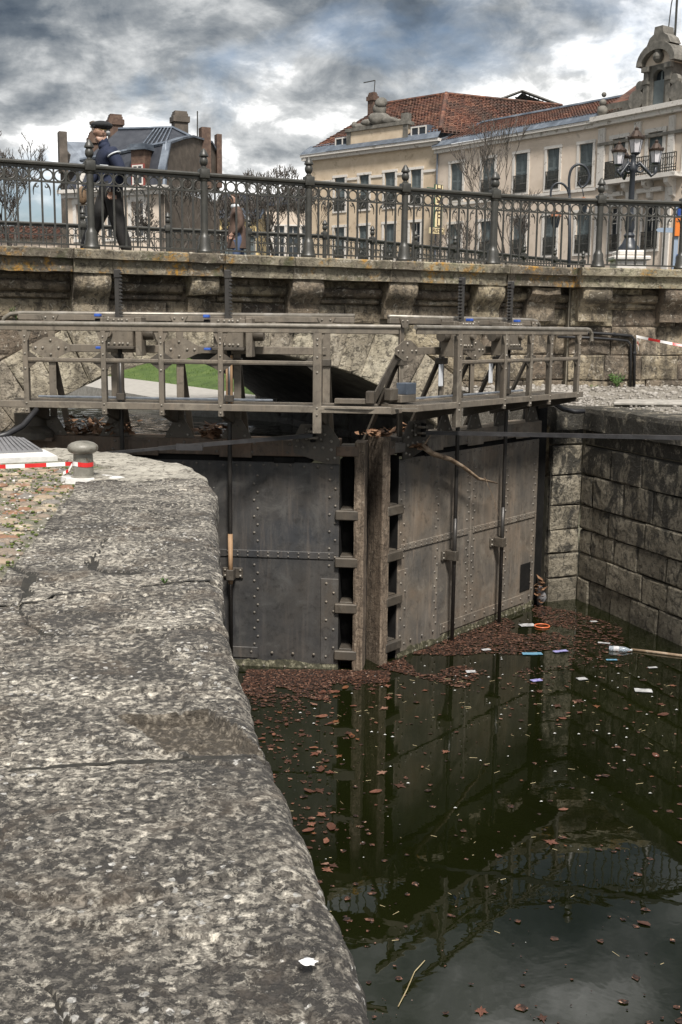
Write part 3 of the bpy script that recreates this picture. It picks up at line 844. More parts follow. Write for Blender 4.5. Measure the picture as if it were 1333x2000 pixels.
# cornice mouldings between the corbels, eroded
def moulding(f, s0, s1, prof, amp, seed, name, mat=None):
    n = max(2, int((s1 - s0) / 0.05)); vs = []; kk = len(prof)
    for i in range(n + 1):
        s = lerp(s0, s1, i / n); e = min(i, n - i) / n
        for w, z in prof:
            d = noise.fractal(Vector((s * 3.1, z * 6 + seed, seed)), 1, 2, 4)
            vs.append(f(s, z + d * amp * .6, w + d * amp - (0.03 * max(0, 1 - e * 30) if amp > .01 else 0)))
    mb = MB(); mb.add(vs, [(i * kk + j, (i + 1) * kk + j, (i + 1) * kk + (j + 1) % kk, i * kk + (j + 1) % kk) for i in range(n) for j in range(kk)] + [tuple(range(kk)), tuple(n * kk + j for j in range(kk))])
    return mb.build(name, mat or M_bridge, bridge, smooth=True, auto=40)
TORUS = [(FACE - .03, 1.955), (FACE + .07, 1.96), (FACE + .125, 1.93), (FACE + .14, 1.88), (FACE + .12, 1.835), (FACE + .06, 1.81), (FACE - .03, 1.80)]
BAND = [(FACE - .03, 1.775), (FACE + .055, 1.775), (FACE + .06, 1.73), (FACE + .02, 1.715), (FACE - .03, 1.71)]
CORB = [(FACE - .03, 2.058), (0.03, 2.058), (0.055, 2.0), (0.06, 1.93), (0.04, 1.87), (-0.01, 1.81), (-0.075, 1.76), (-0.115, 1.70), (-0.13, 1.635), (-0.13, 1.625), (-0.115, 1.62), (-0.12, 1.50), (FACE - .03, 1.49)]
cs = [-3.24, -1.62, 0.0, 1.62, 3.24, 4.86, 6.48]
for a, b in zip([-7.4] + [c + .27 for c in cs], [c - .27 for c in cs] + [S_END]):
    moulding(bl, a, b, TORUS, 0.022, a, 'cornice_moulding'); moulding(bl, a + .01, b - .01, BAND, 0.014, a + 5, 'cornice_band')
for i, c in enumerate(cs):
    if abs(c - 1.62) < .01:                             # broken corbel
        moulding(bl, c - .20, c + .22, [(FACE - .03, 2.058), (0.0, 2.058), (0.03, 1.98), (0.01, 1.88), (-0.05, 1.80), (FACE - .03, 1.78)], 0.035, 77, 'corbel')
        moulding(bl, c - .19, c + .15, [(FACE - .03, 1.75), (FACE + .10, 1.74), (FACE + .13, 1.66), (FACE + .08, 1.52), (FACE - .03, 1.5)], 0.04, 78, 'corbel_fragment')
    else: moulding(bl, c - .255, c + .255, CORB, 0.012, i * 3.3, 'corbel')
moulding(bl, 7.28, 7.85, [(FACE - .03, 2.058), (0.02, 2.05), (0.02, 1.93), (-0.06, 1.88), (-0.07, 1.83), (-0.12, 1.80), (-.13, 1.5), (FACE - .03, 1.49)], 0.035, 55, 'corbel')
for c in (0.34, 1.82, 3.4, 5.0):
    moulding(bl2, c - .26, c + .26, CORB, 0.012, c * 3.3, 'corbel')
for a, b in ((0.62, 1.54), (2.1, 3.12), (3.68, 4.72)):
    moulding(bl2, a, b, TORUS, 0.022, a, 'cornice_moulding'); moulding(bl2, a + .01, b - .01, BAND, 0.014, a + 5, 'cornice_band')
# parapet coping: a post stone under each railing post, long stones between
PARA = [(-.36, 2.062), (.06, 2.062), (.068, 2.235), (.14, 2.25), (.15, 2.36), (.13, 2.38), (-.36, 2.38)]
def para(f, s0, s1, seed, rough, dw=0.0):
    return moulding(f, s0 + .004, s1 - .004, [(w + (dw if w > 0 else 0), z) for w, z in PARA], rough, seed, 'parapet_stone', M_coping)
cut = []
for i, c in enumerate(cs):
    para(bl, c - .27, c + .27, i * 1.7 + .3, 0.028 if i in (3, 6) else 0.010, 0.012)
    nx = cs[i + 1] if i + 1 < len(cs) else S_END + .27
    para(bl, c + .27, nx - .27, i * 2.9 + 9, 0.035 if i == 1 else 0.008)
para(bl, -7.4, cs[0] - .27, 44, 0.03)
para(bl2, -0.02, 0.60, 61, 0.008, 0.02); para(bl2, 0.60, 2.15, 62, 0.010); para(bl2, 2.15, 2.75, 63, 0.02, 0.015); para(bl2, 2.75, 5.5, 64, 0.01)

# ------------------------------------------------------------------ iron railings
M_iron = simple('dark green-brown iron paint', [(0.018, 0.0175, 0.014), (0.03, 0.029, 0.024), (0.045, 0.042, 0.034)], 9, rough=0.45, bump=0.15, bscale=60, spec=0.6)
m = MB()
m.lathe([(.115, 0), (.118, .03), (.10, .06), (.098, .10), (.085, .135), (.083, .215), (.072, .24), (.055, .27), (.052, .30), (.050, 1.0), (.058, 1.01), (.06, 1.03), (.05, 1.04)], 18)
m.bbox(-.072, .072, -.072, .072, 1.035, 1.175, .012)
for sx, sy in ((0, -1), (0, 1), (1, 0), (-1, 0)):       # pyramid boss on each face of the block
    q = [(-.055, -.055), (.055, -.055), (.055, .055), (-.055, .055)]
    P = [(a if sx == 0 else sx * .0725, sy * .0725 if sx == 0 else a, 1.105 + b) for a, b in q] + [(sx * .095, sy * .095, 1.105)]
    m.add(P, [(0, 1, 4), (1, 2, 4), (2, 3, 4), (3, 0, 4)])
m.lathe([(.05, 1.17), (.052, 1.185), (.034, 1.20), (.032, 1.215), (.05, 1.235), (.06, 1.265), (.058, 1.30), (.045, 1.325), (.043, 1.335), (.066, 1.345), (.068, 1.355), (.055, 1.385), (.03, 1.43), (.012, 1.452), (.0, 1.455)], 16)
POST_ME = mesh_only(m, 'post', M_iron, smooth=True, auto=35)
m = MB(); m.box(-.012, .012, -.012, .012, .05, .83); m.lathe([(.012, .05), (.019, .06), (.012, .075)], 6); BAR_ME = mesh_only(m, 'baluster', M_iron)
m = MB(); m.tube([(.062 * math.cos(a), 0, .062 * math.sin(a)) for a in [2 * math.pi * k / 18 for k in range(18)]], .0105, 6, closed=True); RING_ME = mesh_only(m, 'ring', M_iron, smooth=True)
def scroll(sg):
    pts = []
    for k in range(13):                                 # little curl then a long comma stroke
        a = lerp(-2.2 * math.pi, -0.5 * math.pi, k / 12) ; r = lerp(.008, .034, k / 12)
        pts.append((sg * (-.035 + r * math.cos(a + math.pi)), 0, -.045 + r * math.sin(a + math.pi)))
    e = pts[-1]
    for k in range(1, 9):
        u = k / 8; pts.append((e[0] + sg * (.055 * math.sin(u * 1.9)), 0, e[2] - .012 * math.sin(u * 3.14) - .155 * u * u))
    mb = MB(); mb.tube(pts, [.008] * 8 + [.012] * 9 + [.010, .008, .006, .004], 5); return mesh_only(mb, 'scroll', M_iron, smooth=True)
SCR = [scroll(1), scroll(-1)]

def railing(name, pts, label, detail=True, z=2.38, group=None):
    """pts: plan points of the posts"""
    root = empty(name, (pts[0][0], pts[0][1], z), label=label, cat='railing', group=group)
    o0 = Vector((pts[0][0], pts[0][1], 0))
    for i, p in enumerate(pts):
        p = Vector((p[0], p[1], p[2] if len(p) > 2 else 0))
        if len(pts[i]) < 4: inst(POST_ME, 'post', root, p - o0, math.atan2(*(Vector(pts[min(i + 1, len(pts) - 1)][:2]) - Vector(pts[max(i - 1, 0)][:2])).yx))
        if i == len(pts) - 1: break
        q = Vector((pts[i + 1][0], pts[i + 1][1], pts[i + 1][2] if len(pts[i + 1]) > 2 else 0)); d = (q - p); ln = d.length; dn = d.normalized(); rz = math.atan2(dn.y, dn.x)
        a = p - o0 + dn * (.05 if len(pts[i]) < 4 else 0); b = q - o0 - dn * (.05 if len(pts[i + 1]) < 4 else 0)
        mb = MB(); up = Vector((0, 0, 1)); sd = dn.cross(up)
        pf = [(-.05, 1.075), (-.055, 1.10), (-.035, 1.122), (.035, 1.122), (.055, 1.10), (.05, 1.075), (.02, 1.06), (.018, 1.03), (-.018, 1.03), (-.02, 1.06)]
        mb.prism(pf, lambda t: a + sd * t[0] + up * t[1], lambda t: b + sd * t[0] + up * t[1]); mb.build('handrail', M_iron, root)
        mb = MB(); mb.beam(a + up * .865, b + up * .865, .032, .024); mb.build('middle_rail', M_iron, root)
        mb = MB(); mb.beam(a + up * .055, b + up * .055, .035, .022); mb.build('bottom_rail', M_iron, root)
        nb = max(1, round(ln / .16)) ; st = ln / nb
        if detail:
            for k in range(nb):
                if k: inst(BAR_ME, 'baluster', root, p - o0 + dn * st * k, rz, (1, 1, 1.0))
                c = p - o0 + dn * st * (k + .5)
                inst(RING_ME, 'ring', root, c + up * .948, rz, (1.13, 1, 1.13))
                inst(SCR[k % 2], 'scroll', root, c + up * .85 + dn * (.012 if k % 2 == 0 else -.012), rz)
            mb = MB()
            for k in range(1, nb): mb.beam(p - o0 + dn * st * k + up * .83, p - o0 + dn * st * k + up * 1.04, .022, .022, up=dn)
            tag(mb.build('baluster_tips', M_iron, root), kind='stuff')
        else:
            mb = MB()
            for k in range(nb):
                c = p - o0 + dn * st * k
                if k: mb.beam(c + up * .05, c + up * 1.04, .02, .02, up=dn)
                c = c + dn * st * .5
                mb.tube([c + dn * (.068 * math.cos(t)) + up * (.948 + .068 * math.sin(t)) for t in [2 * math.pi * j / 10 for j in range(10)]], .009, 4, closed=True)
                sg = 1 if k % 2 else -1
                mb.tube([c + dn * sg * x + up * (.85 + zz_) for x, zz_ in ((.0, -.05), (-.03, -.03), (-.02, -.01), (.02, -.02), (.045, -.07), (.03, -.16))], .009, 4)
            tag(mb.build('infill', M_iron, root, recalc=False), kind='stuff')
    return root
near = []
for k in range(-2, 5):
    q = BP + BD * (1.62 * k); near.append((q.x, q.y))
near += [(2.43, 18.28), (3.75, 18.80, 0, 1), (4.25, 18.84), (5.72, 19.12), (7.2, 19.4)]
railing('bridge_railing', near, 'ornate iron railing with rings and finialed posts on the near parapet of the bridge')
far = []
for k in range(6):
    t = k / 5; far.append((lerp(-9.1, -0.45, t), lerp(23.1, 26.5, t)))
for k in range(1, 8):
    t = k / 7; far.append((lerp(-0.45, 7.6, t), lerp(26.5, 35.8, t)))
railing('bridge_railing', far, 'lower-looking iron railing on the far side of the bridge, behind the walkers', detail=False)

# ------------------------------------------------------------------ right bank: gravel, rubble, pipes
m = MB(); n = 24; vs = []
inner = [(2.86, 16.62), (3.3, 16.95), (3.9, 17.0), (4.95, 14.3), (5.5, 11.6), (5.9, 8.5)]
def along(pl, u):
    u *= len(pl) - 1; k = min(int(u), len(pl) - 2); f = u - k
    return lerp(pl[k][0], pl[k + 1][0], f), lerp(pl[k][1], pl[k + 1][1], f)
outer = [(1.75, 18.4), (3.6, 19.2), (4.2, 19.15), (6.8, 19.65), (10, 20.2), (16, 12)]
for i in range(n + 1):
    a = along(inner, i / n); b = along(outer, i / n)
    for j in range(9):
        x, y = lerp(a[0], b[0], j / 8), lerp(a[1], b[1], j / 8)
        vs.append((x, y, lerp(0.19, 0.40, j / 8) + 0.035 * noise.noise(Vector((x * 2, y * 2, 0)))))
m.add(vs, [(i * 9 + j, (i + 1) * 9 + j, (i + 1) * 9 + j + 1, i * 9 + j + 1) for i in range(n) for j in range(8)])
m.add([(2.86, 16.6, .19), (1.75, 18.45, .40), (1.75, 18.45, -3), (2.86, 16.6, -3)], [(0, 1, 2, 3)])
tag(m.build('right_bank', M_gravel, smooth=True), kind='structure')
def rock_mesh(seed, mat, name='rock'):
    rg_ = random.Random(seed); m = MB(); m.ball((0, 0, 0), 1.0, 9, 6)
    m.v = [v * (1 + 0.28 * noise.noise(v * 1.6 + Vector((seed, 0, 0)))) for v in m.v]
    return mesh_only(m, name, mat, smooth=True, auto=45)
M_rubble = simple('pale rubble', [(0.14, 0.125, 0.105), (0.26, 0.24, 0.21), (0.42, 0.4, 0.37)], 9, bump=0.6, bscale=30, rnd=0.15)
RK = [rock_mesh(200 + i, M_rubble) for i in range(5)]
def on_bank(px, py):
    return on_z(px, py, 0.30)
rocks = [(1278, 764, .085, 'round white stone with dark speck lying on the gravel by the wall'), (1325, 768, .065, 'white stone at the right end of the gravel strip'), (1255, 772, .07, 'grey angular lump in front of the round white stone'), (1230, 768, .06, 'tan lump of rubble left of the angular grey lump'), (1185, 772, .045, 'small pale stone near the plant at the wall foot'), (1296, 760, .06, 'grey stone just right of the round white stone'), (1215, 764, .05, 'small stone beside the pipe foot')]
for i, (px, py, r, lb) in enumerate(rocks):
    p = on_bank(px, py); o = inst(RK[i % 5], 'rubble_stone', None, (p.x, p.y, p.z + r * .45), i * 1.3, (r * 1.3, r, r * .8)); tag(o, lb, 'stone', 'stones lying on the right bank')
m = MB(); rg = random.Random(77)
for _ in range(3200):
    u = rg.random() * .62; v = rg.random(); a = along(inner, u); b = along(outer, u); x, y = lerp(a[0], b[0], v), lerp(a[1], b[1], v)
    r = (.006 + .03 * rg.random() ** 3) * (1.4 if v > .55 else 1)
    m.ball((x, y, lerp(.19, .40, v) + r * .3), r, 5, 3, (1.2, 1, .7))
tag(m.build('rubble_gravel', M_rubble, smooth=True, recalc=False), 'pale gravel and small rubble strewn over the right bank', 'gravel', kind='stuff')
# slab edge lying on the wall top
p0 = Vector((3.55, 16.95, .25)); m = MB(); m.bbox(0, 3.2, 0, .55, 0, .045, .012)
o = m.build('fallen_slab', M_conc); o.location = (4.1, 16.7, .235); o.rotation_euler = (R(2), R(-1.5), R(-22)); tag(o, 'thin pale stone slab lying flat on the edge of the right bank', 'slab')
M_black = simple('black rubber', [(0.008, 0.008, 0.009), (0.02, 0.02, 0.022)], 9, rough=0.45, bump=0.1)
def onw(px, py, w=FACE + .06): return on_plane(px, py, bf2(0, 0, w), Vector((N2.x, N2.y, 0)))
cond = [onw(1090, 648), onw(1155, 650), onw(1200, 653), onw(1234, 656), onw(1240, 664), onw(1240, 690), onw(1239, 756)]
root = empty('wall_conduit', cond[-1], label='black conduit pipes bent down the bridge wall to the gravel', cat='pipe')
for dx, dz, r in ((0, 0, .026), (-.07, -.085, .022)):
    m = MB(); m.tube([p - cond[-1] + Vector((dx if i > 2 else 0, dx * .2, dz if i < 5 else 0)) for i, p in enumerate(cond)], r, 8); m.build('pipe', M_black, root, smooth=True)
for i in (1, 2, 5): m = MB(); m.ball(cond[i] - cond[-1], .04, 8, 5); m.build('pipe_clamp', M_black, root)
# black hose poking out at the wall corner
hs = [on_plane(x, y, (3.0, 16.3, 0), Vector((.2, -1, 0))) for x, y in ((1070, 778), (1082, 787), (1100, 799), (1122, 804), (1142, 803))]
m = MB(); m.tube(hs, .036, 8); tag(m.build('rubber_hose', M_black, smooth=True), 'thick black hose drooping from the walkway end over the wall corner', 'hose')
# weeds by the wall foot
M_weed = simple('weed leaves', [(0.03, 0.07, 0.012), (0.07, 0.13, 0.025)], 8, bump=0)
def weed(base, h, n, seed, label, group):
    rg_ = random.Random(seed); root = empty('weed', base, label=label, cat='weed', group=group); m = MB(); st = MB()
    for _ in range(n):
        a = rg_.random() * 6.28; L = h * rg_.uniform(.5, 1.1); tip = Vector((math.cos(a) * L * .7, math.sin(a) * L * .4, L)); st.tube([(0, 0, 0), tip * .5 + Vector((0, 0, L * .1)), tip], .004, 3)
        for _k in range(9):
            q = tip * rg_.uniform(.3, 1.05); d = Vector((rg_.uniform(-1, 1), rg_.uniform(-1, 1), rg_.uniform(-.2, 1))).normalized() * h * .18; s_ = d.orthogonal().normalized() * h * .045
            m.add([q, q + d * .5 + s_, q + d, q + d * .5 - s_], [(0, 1, 2, 3)])
    m.build('leaves', M_weed, root, recalc=False); st.build('stems', M_weed, root)
weed(onw(1205, 757, FACE + .12), .26, 14, 3, 'leafy green weed growing at the foot of the right bridge wall', None)
weed(onw(1160, 764, FACE + .14), .10, 12, 4, 'low mossy weed tuft left of the leafy weed at the wall foot', None)
weed(bf(-1.0, 1.42, FACE + .04), .14, 7, 5, 'small green weed sprouting from the masonry under the leftmost parapet stone', None)

# ================================================================== THE LOCK GATES
def steel(name, base, warm, cool, streak=0.5):
    t = NT(name)
    c = t.ramp(t.noise(1.3, 6, 0.62, 0.5), [(0.32, cool), (0.5, base), (0.68, warm)])
    c = t.mix(t.ramp(t.noise(6, 8, 0.7, 0.6, t.mapv((1, 1, 0.18))), [(0.48, 0.0), (0.66, streak)]), c, tuple(x * 1.7 for x in base))
    c = t.mix(t.ramp(t.noise(9, 8, 0.75, 0.6, t.mapv(loc=(3, 3, 3))), [(0.36, 0.6), (0.48, 0.0)]), c, tuple(x * 0.4 for x in base))
    c = t.mix(t.ramp(t.noise(26, 5, 0.8, 0.5, t.mapv((1, 1, .7), loc=(8, 3, 1))), [(0.70, 0.0), (0.75, 0.9)]), c, (0.4, 0.37, 0.32))
    c = t.mix(t.ramp(t.noise(11, 7, 0.72, 0.3, t.mapv((1, 1, 0.07), loc=(2, 0, 0))), [(0.52, 0.0), (0.68, streak * 1.1)]), c, tuple(x * y for x, y in zip(base, (2.1, 1.9, 1.75))))
    c = t.mix(t.ramp(t.noise(2.2, 9, 0.75, 0.8, t.mapv(loc=(6, 1, 9))), [(0.55, 0.0), (0.66, 0.7)]), c, tuple(x * y for x, y in zip(base, (1.7, 1.75, 1.75))))
    t.set('Base Color', c); t.set('Roughness', t.ramp(t.noise(5, 6, 0.7), [(0.3, 0.38), (0.7, 0.7)])); t.set('Metallic', 0.2)
    t.bump(t.math('ADD', t.noise(3, 4, 0.5), t.math('MULTIPLY', t.noise(50, 6, 0.7), 0.25)), 0.3, 0.015)
    return t.m
M_skin = steel('weathered gate plating', (0.062, 0.058, 0.054), (0.088, 0.075, 0.062), (0.042, 0.044, 0.048))
M_skin_low = steel('cool grey gate plating', (0.052, 0.050, 0.048), (0.07, 0.063, 0.056), (0.036, 0.037, 0.039), 0.45)
M_skin_r = steel('rust-stained gate plating', (0.155, 0.135, 0.112), (0.20, 0.155, 0.115), (0.105, 0.098, 0.09))
M_beam = steel('rusty top beam', (0.10, 0.072, 0.052), (0.15, 0.085, 0.05), (0.07, 0.06, 0.05))
M_frame = steel('taupe frame paint', (0.155, 0.133, 0.106), (0.18, 0.15, 0.117), (0.125, 0.109, 0.089), 0.25)
M_frame_d = steel('dark taupe paint', (0.075, 0.064, 0.051), (0.09, 0.074, 0.057), (0.058, 0.051, 0.043), 0.2)
M_rail = simple('worn handrail', [(0.13, 0.115, 0.095), (0.2, 0.18, 0.15), (0.3, 0.28, 0.25)], 7, rough=0.38, metal=0.3, bump=0.1)
M_rivet = steel('rivet heads', (0.14, 0.125, 0.105), (0.18, 0.145, 0.11), (0.11, 0.1, 0.09), 0.2)
M_dark = simple('dark steel and gap shade', [(0.006, 0.006, 0.006), (0.016, 0.015, 0.014)], 5, rough=0.9, bump=0.2, spec=0.15)  # dark steel; also carries the painted shade of gaps and slots
M_galv = simple('galvanised strip', [(0.2, 0.22, 0.25), (0.4, 0.43, 0.47)], 9, rough=0.4, metal=0.6, bump=0.05)
M_rod = simple('grey paddle rod', [(0.035, 0.033, 0.032), (0.06, 0.055, 0.05)], 5, rough=0.4, metal=0.3, bump=0.1)
M_rustrod = simple('rusty worn rod', [(0.09, 0.045, 0.02), (0.32, 0.2, 0.11), (0.5, 0.36, 0.24)], 8, stretch=(1, 1, .15), bump=0.2)
M_blue = simple('blue valve handle', [(0.02, 0.06, 0.30), (0.04, 0.11, 0.42)], 9, rough=0.4, bump=0)
M_whiteplate = simple('white enamel plate', [(0.5, 0.52, 0.55), (0.62, 0.64, 0.67)], 5, rough=0.4, bump=0)
M_bluegrey = simple('blue-grey motor box', [(0.06, 0.075, 0.1), (0.1, 0.12, 0.15)], 9, rough=0.4, bump=0.1)
def timber():
    t = NT('weathered oak')
    v = t.mapv((14, 14, 1.1))
    c = t.ramp(t.noise(2.2, 8, 0.68, 1.0, v), [(0.3, (0.055, 0.04, 0.028)), (0.5, (0.16, 0.12, 0.085)), (0.7, (0.27, 0.215, 0.16))])
    c = t.mix(t.ramp(t.noise(13, 8, 0.75, 0.8), [(0.42, 0.7), (0.52, 0.0)]), c, (0.045, 0.032, 0.022))
    c = t.mix(t.ramp(t.noise(24, 6, 0.75, 0.8, t.mapv(loc=(4, 4, 4))), [(0.60, 0.0), (0.67, 0.8)]), c, (0.42, 0.36, 0.28))
    t.set('Base Color', c); t.set('Roughness', 0.85)
    t.bump(t.math('ADD', t.noise(2.2, 8, 0.7, 1.0, v), t.noise(30, 6, .7)), 0.8, 0.02); return t.m
M_timber = timber()
M_slime = simple('waterline slime', [(0.012, 0.012, 0.006), (0.045, 0.042, 0.022), (0.26, 0.24, 0.17)], 18, bump=0.6, bscale=40)
def grating():
    t = NT('walkway grating')
    w = t.n.new('ShaderNodeTexWave'); w.wave_type = 'BANDS'; w.bands_direction = 'DIAGONAL'; w.inputs['Scale'].default_value = 28
    t.l.new(t.pos, w.inputs['Vector'])
    t.set('Base Color', t.mix(w.outputs[0], (0.03, 0.027, 0.022), (0.16, 0.14, 0.115))); t.set('Roughness', 0.6); t.bump(w.outputs[0], 0.6, 0.01); return t.m
M_grate = grating()

def gate(name, A, ang, sg, cfg, label):
    ZB = -3.4
    root = empty(name, (A[0], A[1], ZB), ang, label, 'lock gate', 'the two gate leaves')
    fn = lambda p: Vector((p.x, sg * p.y, p.z - ZB))    # shapes are given as (u along leaf, w towards the viewer, world z)
    def mk(): return MB(fn)
    def pl(poly, w0, w1, nm, mat, parent=root):
        m_ = mk(); m_.prism(poly, lambda p: (p[0], w0, p[1]), lambda p: (p[0], w1, p[1])); return m_.build(nm, mat, parent)
    def bx(u0, u1, w0, w1, z0, z1, nm, mat, parent=root, b=.006):
        m_ = mk(); m_.bbox(u0, u1, w0, w1, z0, z1, b); return m_.build(nm, mat, parent)
    P0, END, T0, T1 = cfg['plate0'], cfg['end'], cfg['t0'], cfg['t1']
    skin = cfg['skin']
    riv = mk(); frv = mk(); N_ = (0, 1, 0)
    # --- plating
    seams = [P0] + cfg['seams'] + [END]
    for a, b in zip(seams, seams[1:]):
        bx(a + .003, b - .003, -.02, 0, -1.38, -.25, 'upper_plate', skin); bx(a + .003, b - .003, -.02, 0, -3.35, -1.383, 'lower_plate', cfg['skin_low'])
        bx(a + .06, b - .06, .0, .014, -1.425, -1.335, 'splice_strip', skin)
        k = a + .12
        while k < b - .1:
            riv.rivet((k, .014, -1.358), N_, .012); riv.rivet((k, .014, -1.402), N_, .012); k += .125
    bx(P0, P0 + .22, .0, .012, -2.74, -1.66, 'edge_strip', skin)
    z = -1.72; f = 0
    while z > -2.7: riv.rivet((P0 + (.06 if f else .15), .012, z), N_, .017); z -= .115; f ^= 1
    bx(P0 + 1.0, END - .3, .0, .014, -2.70, -2.56, 'foot_strip', skin)
    m_ = mk(); n = 90                                   # ragged band of weed and lime at the waterline
    for i in range(n + 1):
        u = lerp(P0, END, i / n); h_ = .05 + .05 * noise.noise(Vector((u * 3, sg, 0))) + .03 * noise.noise(Vector((u * 14, sg, 4)))
        m_.v += [Vector((u, .012, -2.95)), Vector((u, .026 + .01 * noise.noise(Vector((u * 9, 3, sg))), -2.82)), Vector((u, .003, -2.77 + h_))]
    m_.f = [(i * 3 + j, i * 3 + 3 + j, i * 3 + 4 + j, i * 3 + 1 + j) for i in range(n) for j in range(2)]; m_.m = [0] * len(m_.f)
    m_.build('waterline_slime', M_slime, root)
    k = P0 + .3
    while k < END - .1: riv.rivet((k, .014, -2.62), N_, .018); riv.rivet((k + .1, .02, -2.79), N_, .017); k += .26
    k = P0 + .1
    while k < END - .05: riv.rivet((k, 0, -.30 + .015 * ((int(k * 10)) % 2)), N_, .018); k += .165
    for c in cfg['cols']:
        z = -.42; f = 0
        while z > -2.55:
            if not -1.45 < z < -1.31: riv.rivet((c + (.022 if f else -.022), 0, z), N_, .017)
            z -= .10; f ^= 1
    z = -.45; f = 0
    while z > -1.6: riv.rivet((P0 + (.05 if f else .12), 0, z), N_, .017); z -= .105; f ^= 1
    # --- top beam, dark slot below it
    bx(P0 + .02, END, -.36, .03, -.175, .02, 'top_beam', cfg['beam'])
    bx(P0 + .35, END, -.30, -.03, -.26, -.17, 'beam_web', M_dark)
    bx(P0 + .55, P0 + .80, -.025, .006, -.262, -.19, 'slot_shade', M_dark)  # dark plate painting the shade of an open slot
    k = P0 + .6
    while k < END - .1:
        riv.rivet((k, .03, -.03), N_, .019); riv.rivet((k + .03, .03, -.13), N_, .019); k += .19 + .12 * ((int(k * 7)) % 3)
    for c in cfg['lips']: bx(c - .2, c + .2, .03, .042, -.20, -.02, 'beam_cover', cfg['beam'])
    # --- mitre post and pockets
    m_ = mk(); n = 26
    for i in range(n + 1):
        z = lerp(-3.35, cfg['tt'], i / n); e = .010
        for (u, w) in ((T0 + cfg.get('bev', 0), -.30), (T0 + .008, .035), (T0 + .03, .05), (T1 - .03, .05), (T1 - .006, .035), (T1, -.30)):
            m_.v.append(Vector((u + e * noise.noise(Vector((z * 2.5, u * 9, sg))) + .006 * noise.noise(Vector((z * 11, u * 9, w))), w + .008 * noise.noise(Vector((z * 6, u * 20, 5))), z)))
    m_.f = [(i * 6 + j, i * 6 + j + 1, i * 6 + 7 + j, i * 6 + 6 + j) for i in range(n) for j in range(5)] + [(n * 6, n * 6 + 1, n * 6 + 2, n * 6 + 3, n * 6 + 4, n * 6 + 5)]
    m_.m = [0] * len(m_.f); m_.build('mitre_post', M_timber, root)
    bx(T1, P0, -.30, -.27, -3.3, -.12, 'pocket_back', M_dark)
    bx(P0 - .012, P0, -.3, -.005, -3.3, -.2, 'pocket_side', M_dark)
    for z0 in (-.16, -.93, -1.51, -2.08, -2.67):
        m_ = mk(); m_.bbox(T1 - .06, P0 + .045, -.02, .058, z0, z0 + .12, .012); s_ = m_.build('strap', M_frame_d if z0 < -.2 else cfg['beam'], root)
        bx(T1 - .01, P0 + .0, -.28, -.02, z0 + .115, z0 + .128, 'shelf', M_frame_d, s_)
    if cfg.get('patch'):
        bx(T0 + .11, T0 + .23, .05, .062, -.17, -.0, 'wood_patch', M_beam); riv.rivet((T0 + .17, .062, -.08), N_, .016)
    # --- corner gusset with the clevis for the push rod
    G = [(P0 + .0, -.25), (P0 + .16, -.25), (P0 + .55, -.13), (P0 + .57, .02), (P0 + .47, .215), (P0 + .13, .215), (P0 + .0, .03)]
    pl(G, .032, .05, 'corner_gusset', M_frame_d)
    for u, z in ((.06, -.18), (.14, -.2), (.1, -.08), (.2, -.06), (.1, .02), (.3, -.06), (.44, -.06), (.5, .02), (.18, .1), (.22, .17), (.52, -.05)): frv.rivet((P0 + u, .05, z), N_, .02)
    cl = bx(P0 + .2, P0 + .42, .05, .075, .02, .185, 'clevis', M_frame_d)
    for z in (.05, .125): bx(P0 + .25, P0 + .37, .075, .17, z, z + .03, 'lug', M_frame, cl)
    for u in (.225, .395):
        for z in (.045, .16): frv.rivet((P0 + u, .075, z), N_, .018)
    m_ = mk(); m_.lathe([(.028, 0), (.034, .01), (.034, .165), (.028, .17)], 10, (P0 + .31, .135, .015)); m_.build('pin', M_dark, cl, smooth=True, auto=40)
    # --- standing frame on the beam: posts, foot gussets, raking struts behind
    for c in cfg['bposts']:
        bx(c - .045, c + .045, -.06, -.045, .02, 1.47, 'frame_post', M_frame); bx(c + .03, c + .045, -.13, -.0601, .02, 1.44, 'post_flange', M_frame_d)
        if c > P0 + .3:
            pl([(c - .19, .022), (c + .19, .022), (c + .06, .25), (c - .06, .25)], .0, .014, 'foot_gusset', M_frame_d)
            for u, z in ((-.1, .06), (.1, .06), (0, .17)): frv.rivet((c + u, .014, z), N_, .017)
        m_ = mk(); m_.beam((c, -.62, -.1), (c, -.12, .92), .075, .03, up=(0, 1, 0)); m_.build('raking_strut', M_frame_d, root)
        bx(c - .05, c + .09, -.14, -.02, .90, .98, 'strut_cap', M_frame_d)
    bx(cfg['br'][0], cfg['br'][1], -.07, -.02, 1.405, 1.475, 'back_rail', M_frame)
    m_ = mk(); e = cfg['br'][1]; b0 = cfg['br'][0]
    m_.tube([(b0, -.045, 1.487), (e - .05, -.045, 1.487), (e + .1, -.045, 1.475), (e + .19, -.045, 1.42), (e + .21, -.045, 1.33)] , .026, 8); m_.build('back_rail_cap', M_rail, root, smooth=True)
    bx(cfg['bm'][0], cfg['bm'][1], -.044, -.03, 1.03, 1.12, 'back_beam', M_frame)
    for c in cfg['diam']:
        pl([(c - .24, 1.075 - .04), (c - .07, 1.075 - .12), (c + .07, 1.075 - .12), (c + .24, 1.075 - .04), (c + .24, 1.075 + .04), (c + .07, 1.075 + .13), (c - .07, 1.075 + .13), (c - .24, 1.075 + .04)], -.03, -.016, 'joint_plate', M_frame)
        for u, z in ((-.19, 0), (-.1, 0), (.1, 0), (.19, 0), (0, .09), (0, -.08)): frv.rivet((c + u, -.016, 1.075 + z), N_, .019)
    for c in cfg['bposts']:
        pl([(c - .11, 1.472), (c + .11, 1.472), (c + .05, 1.36), (c - .05, 1.36)], -.02, -.008, 'rail_plate', M_frame)
        for u in (-.05, .05): frv.rivet((c + u, -.008, 1.44), N_, .015)
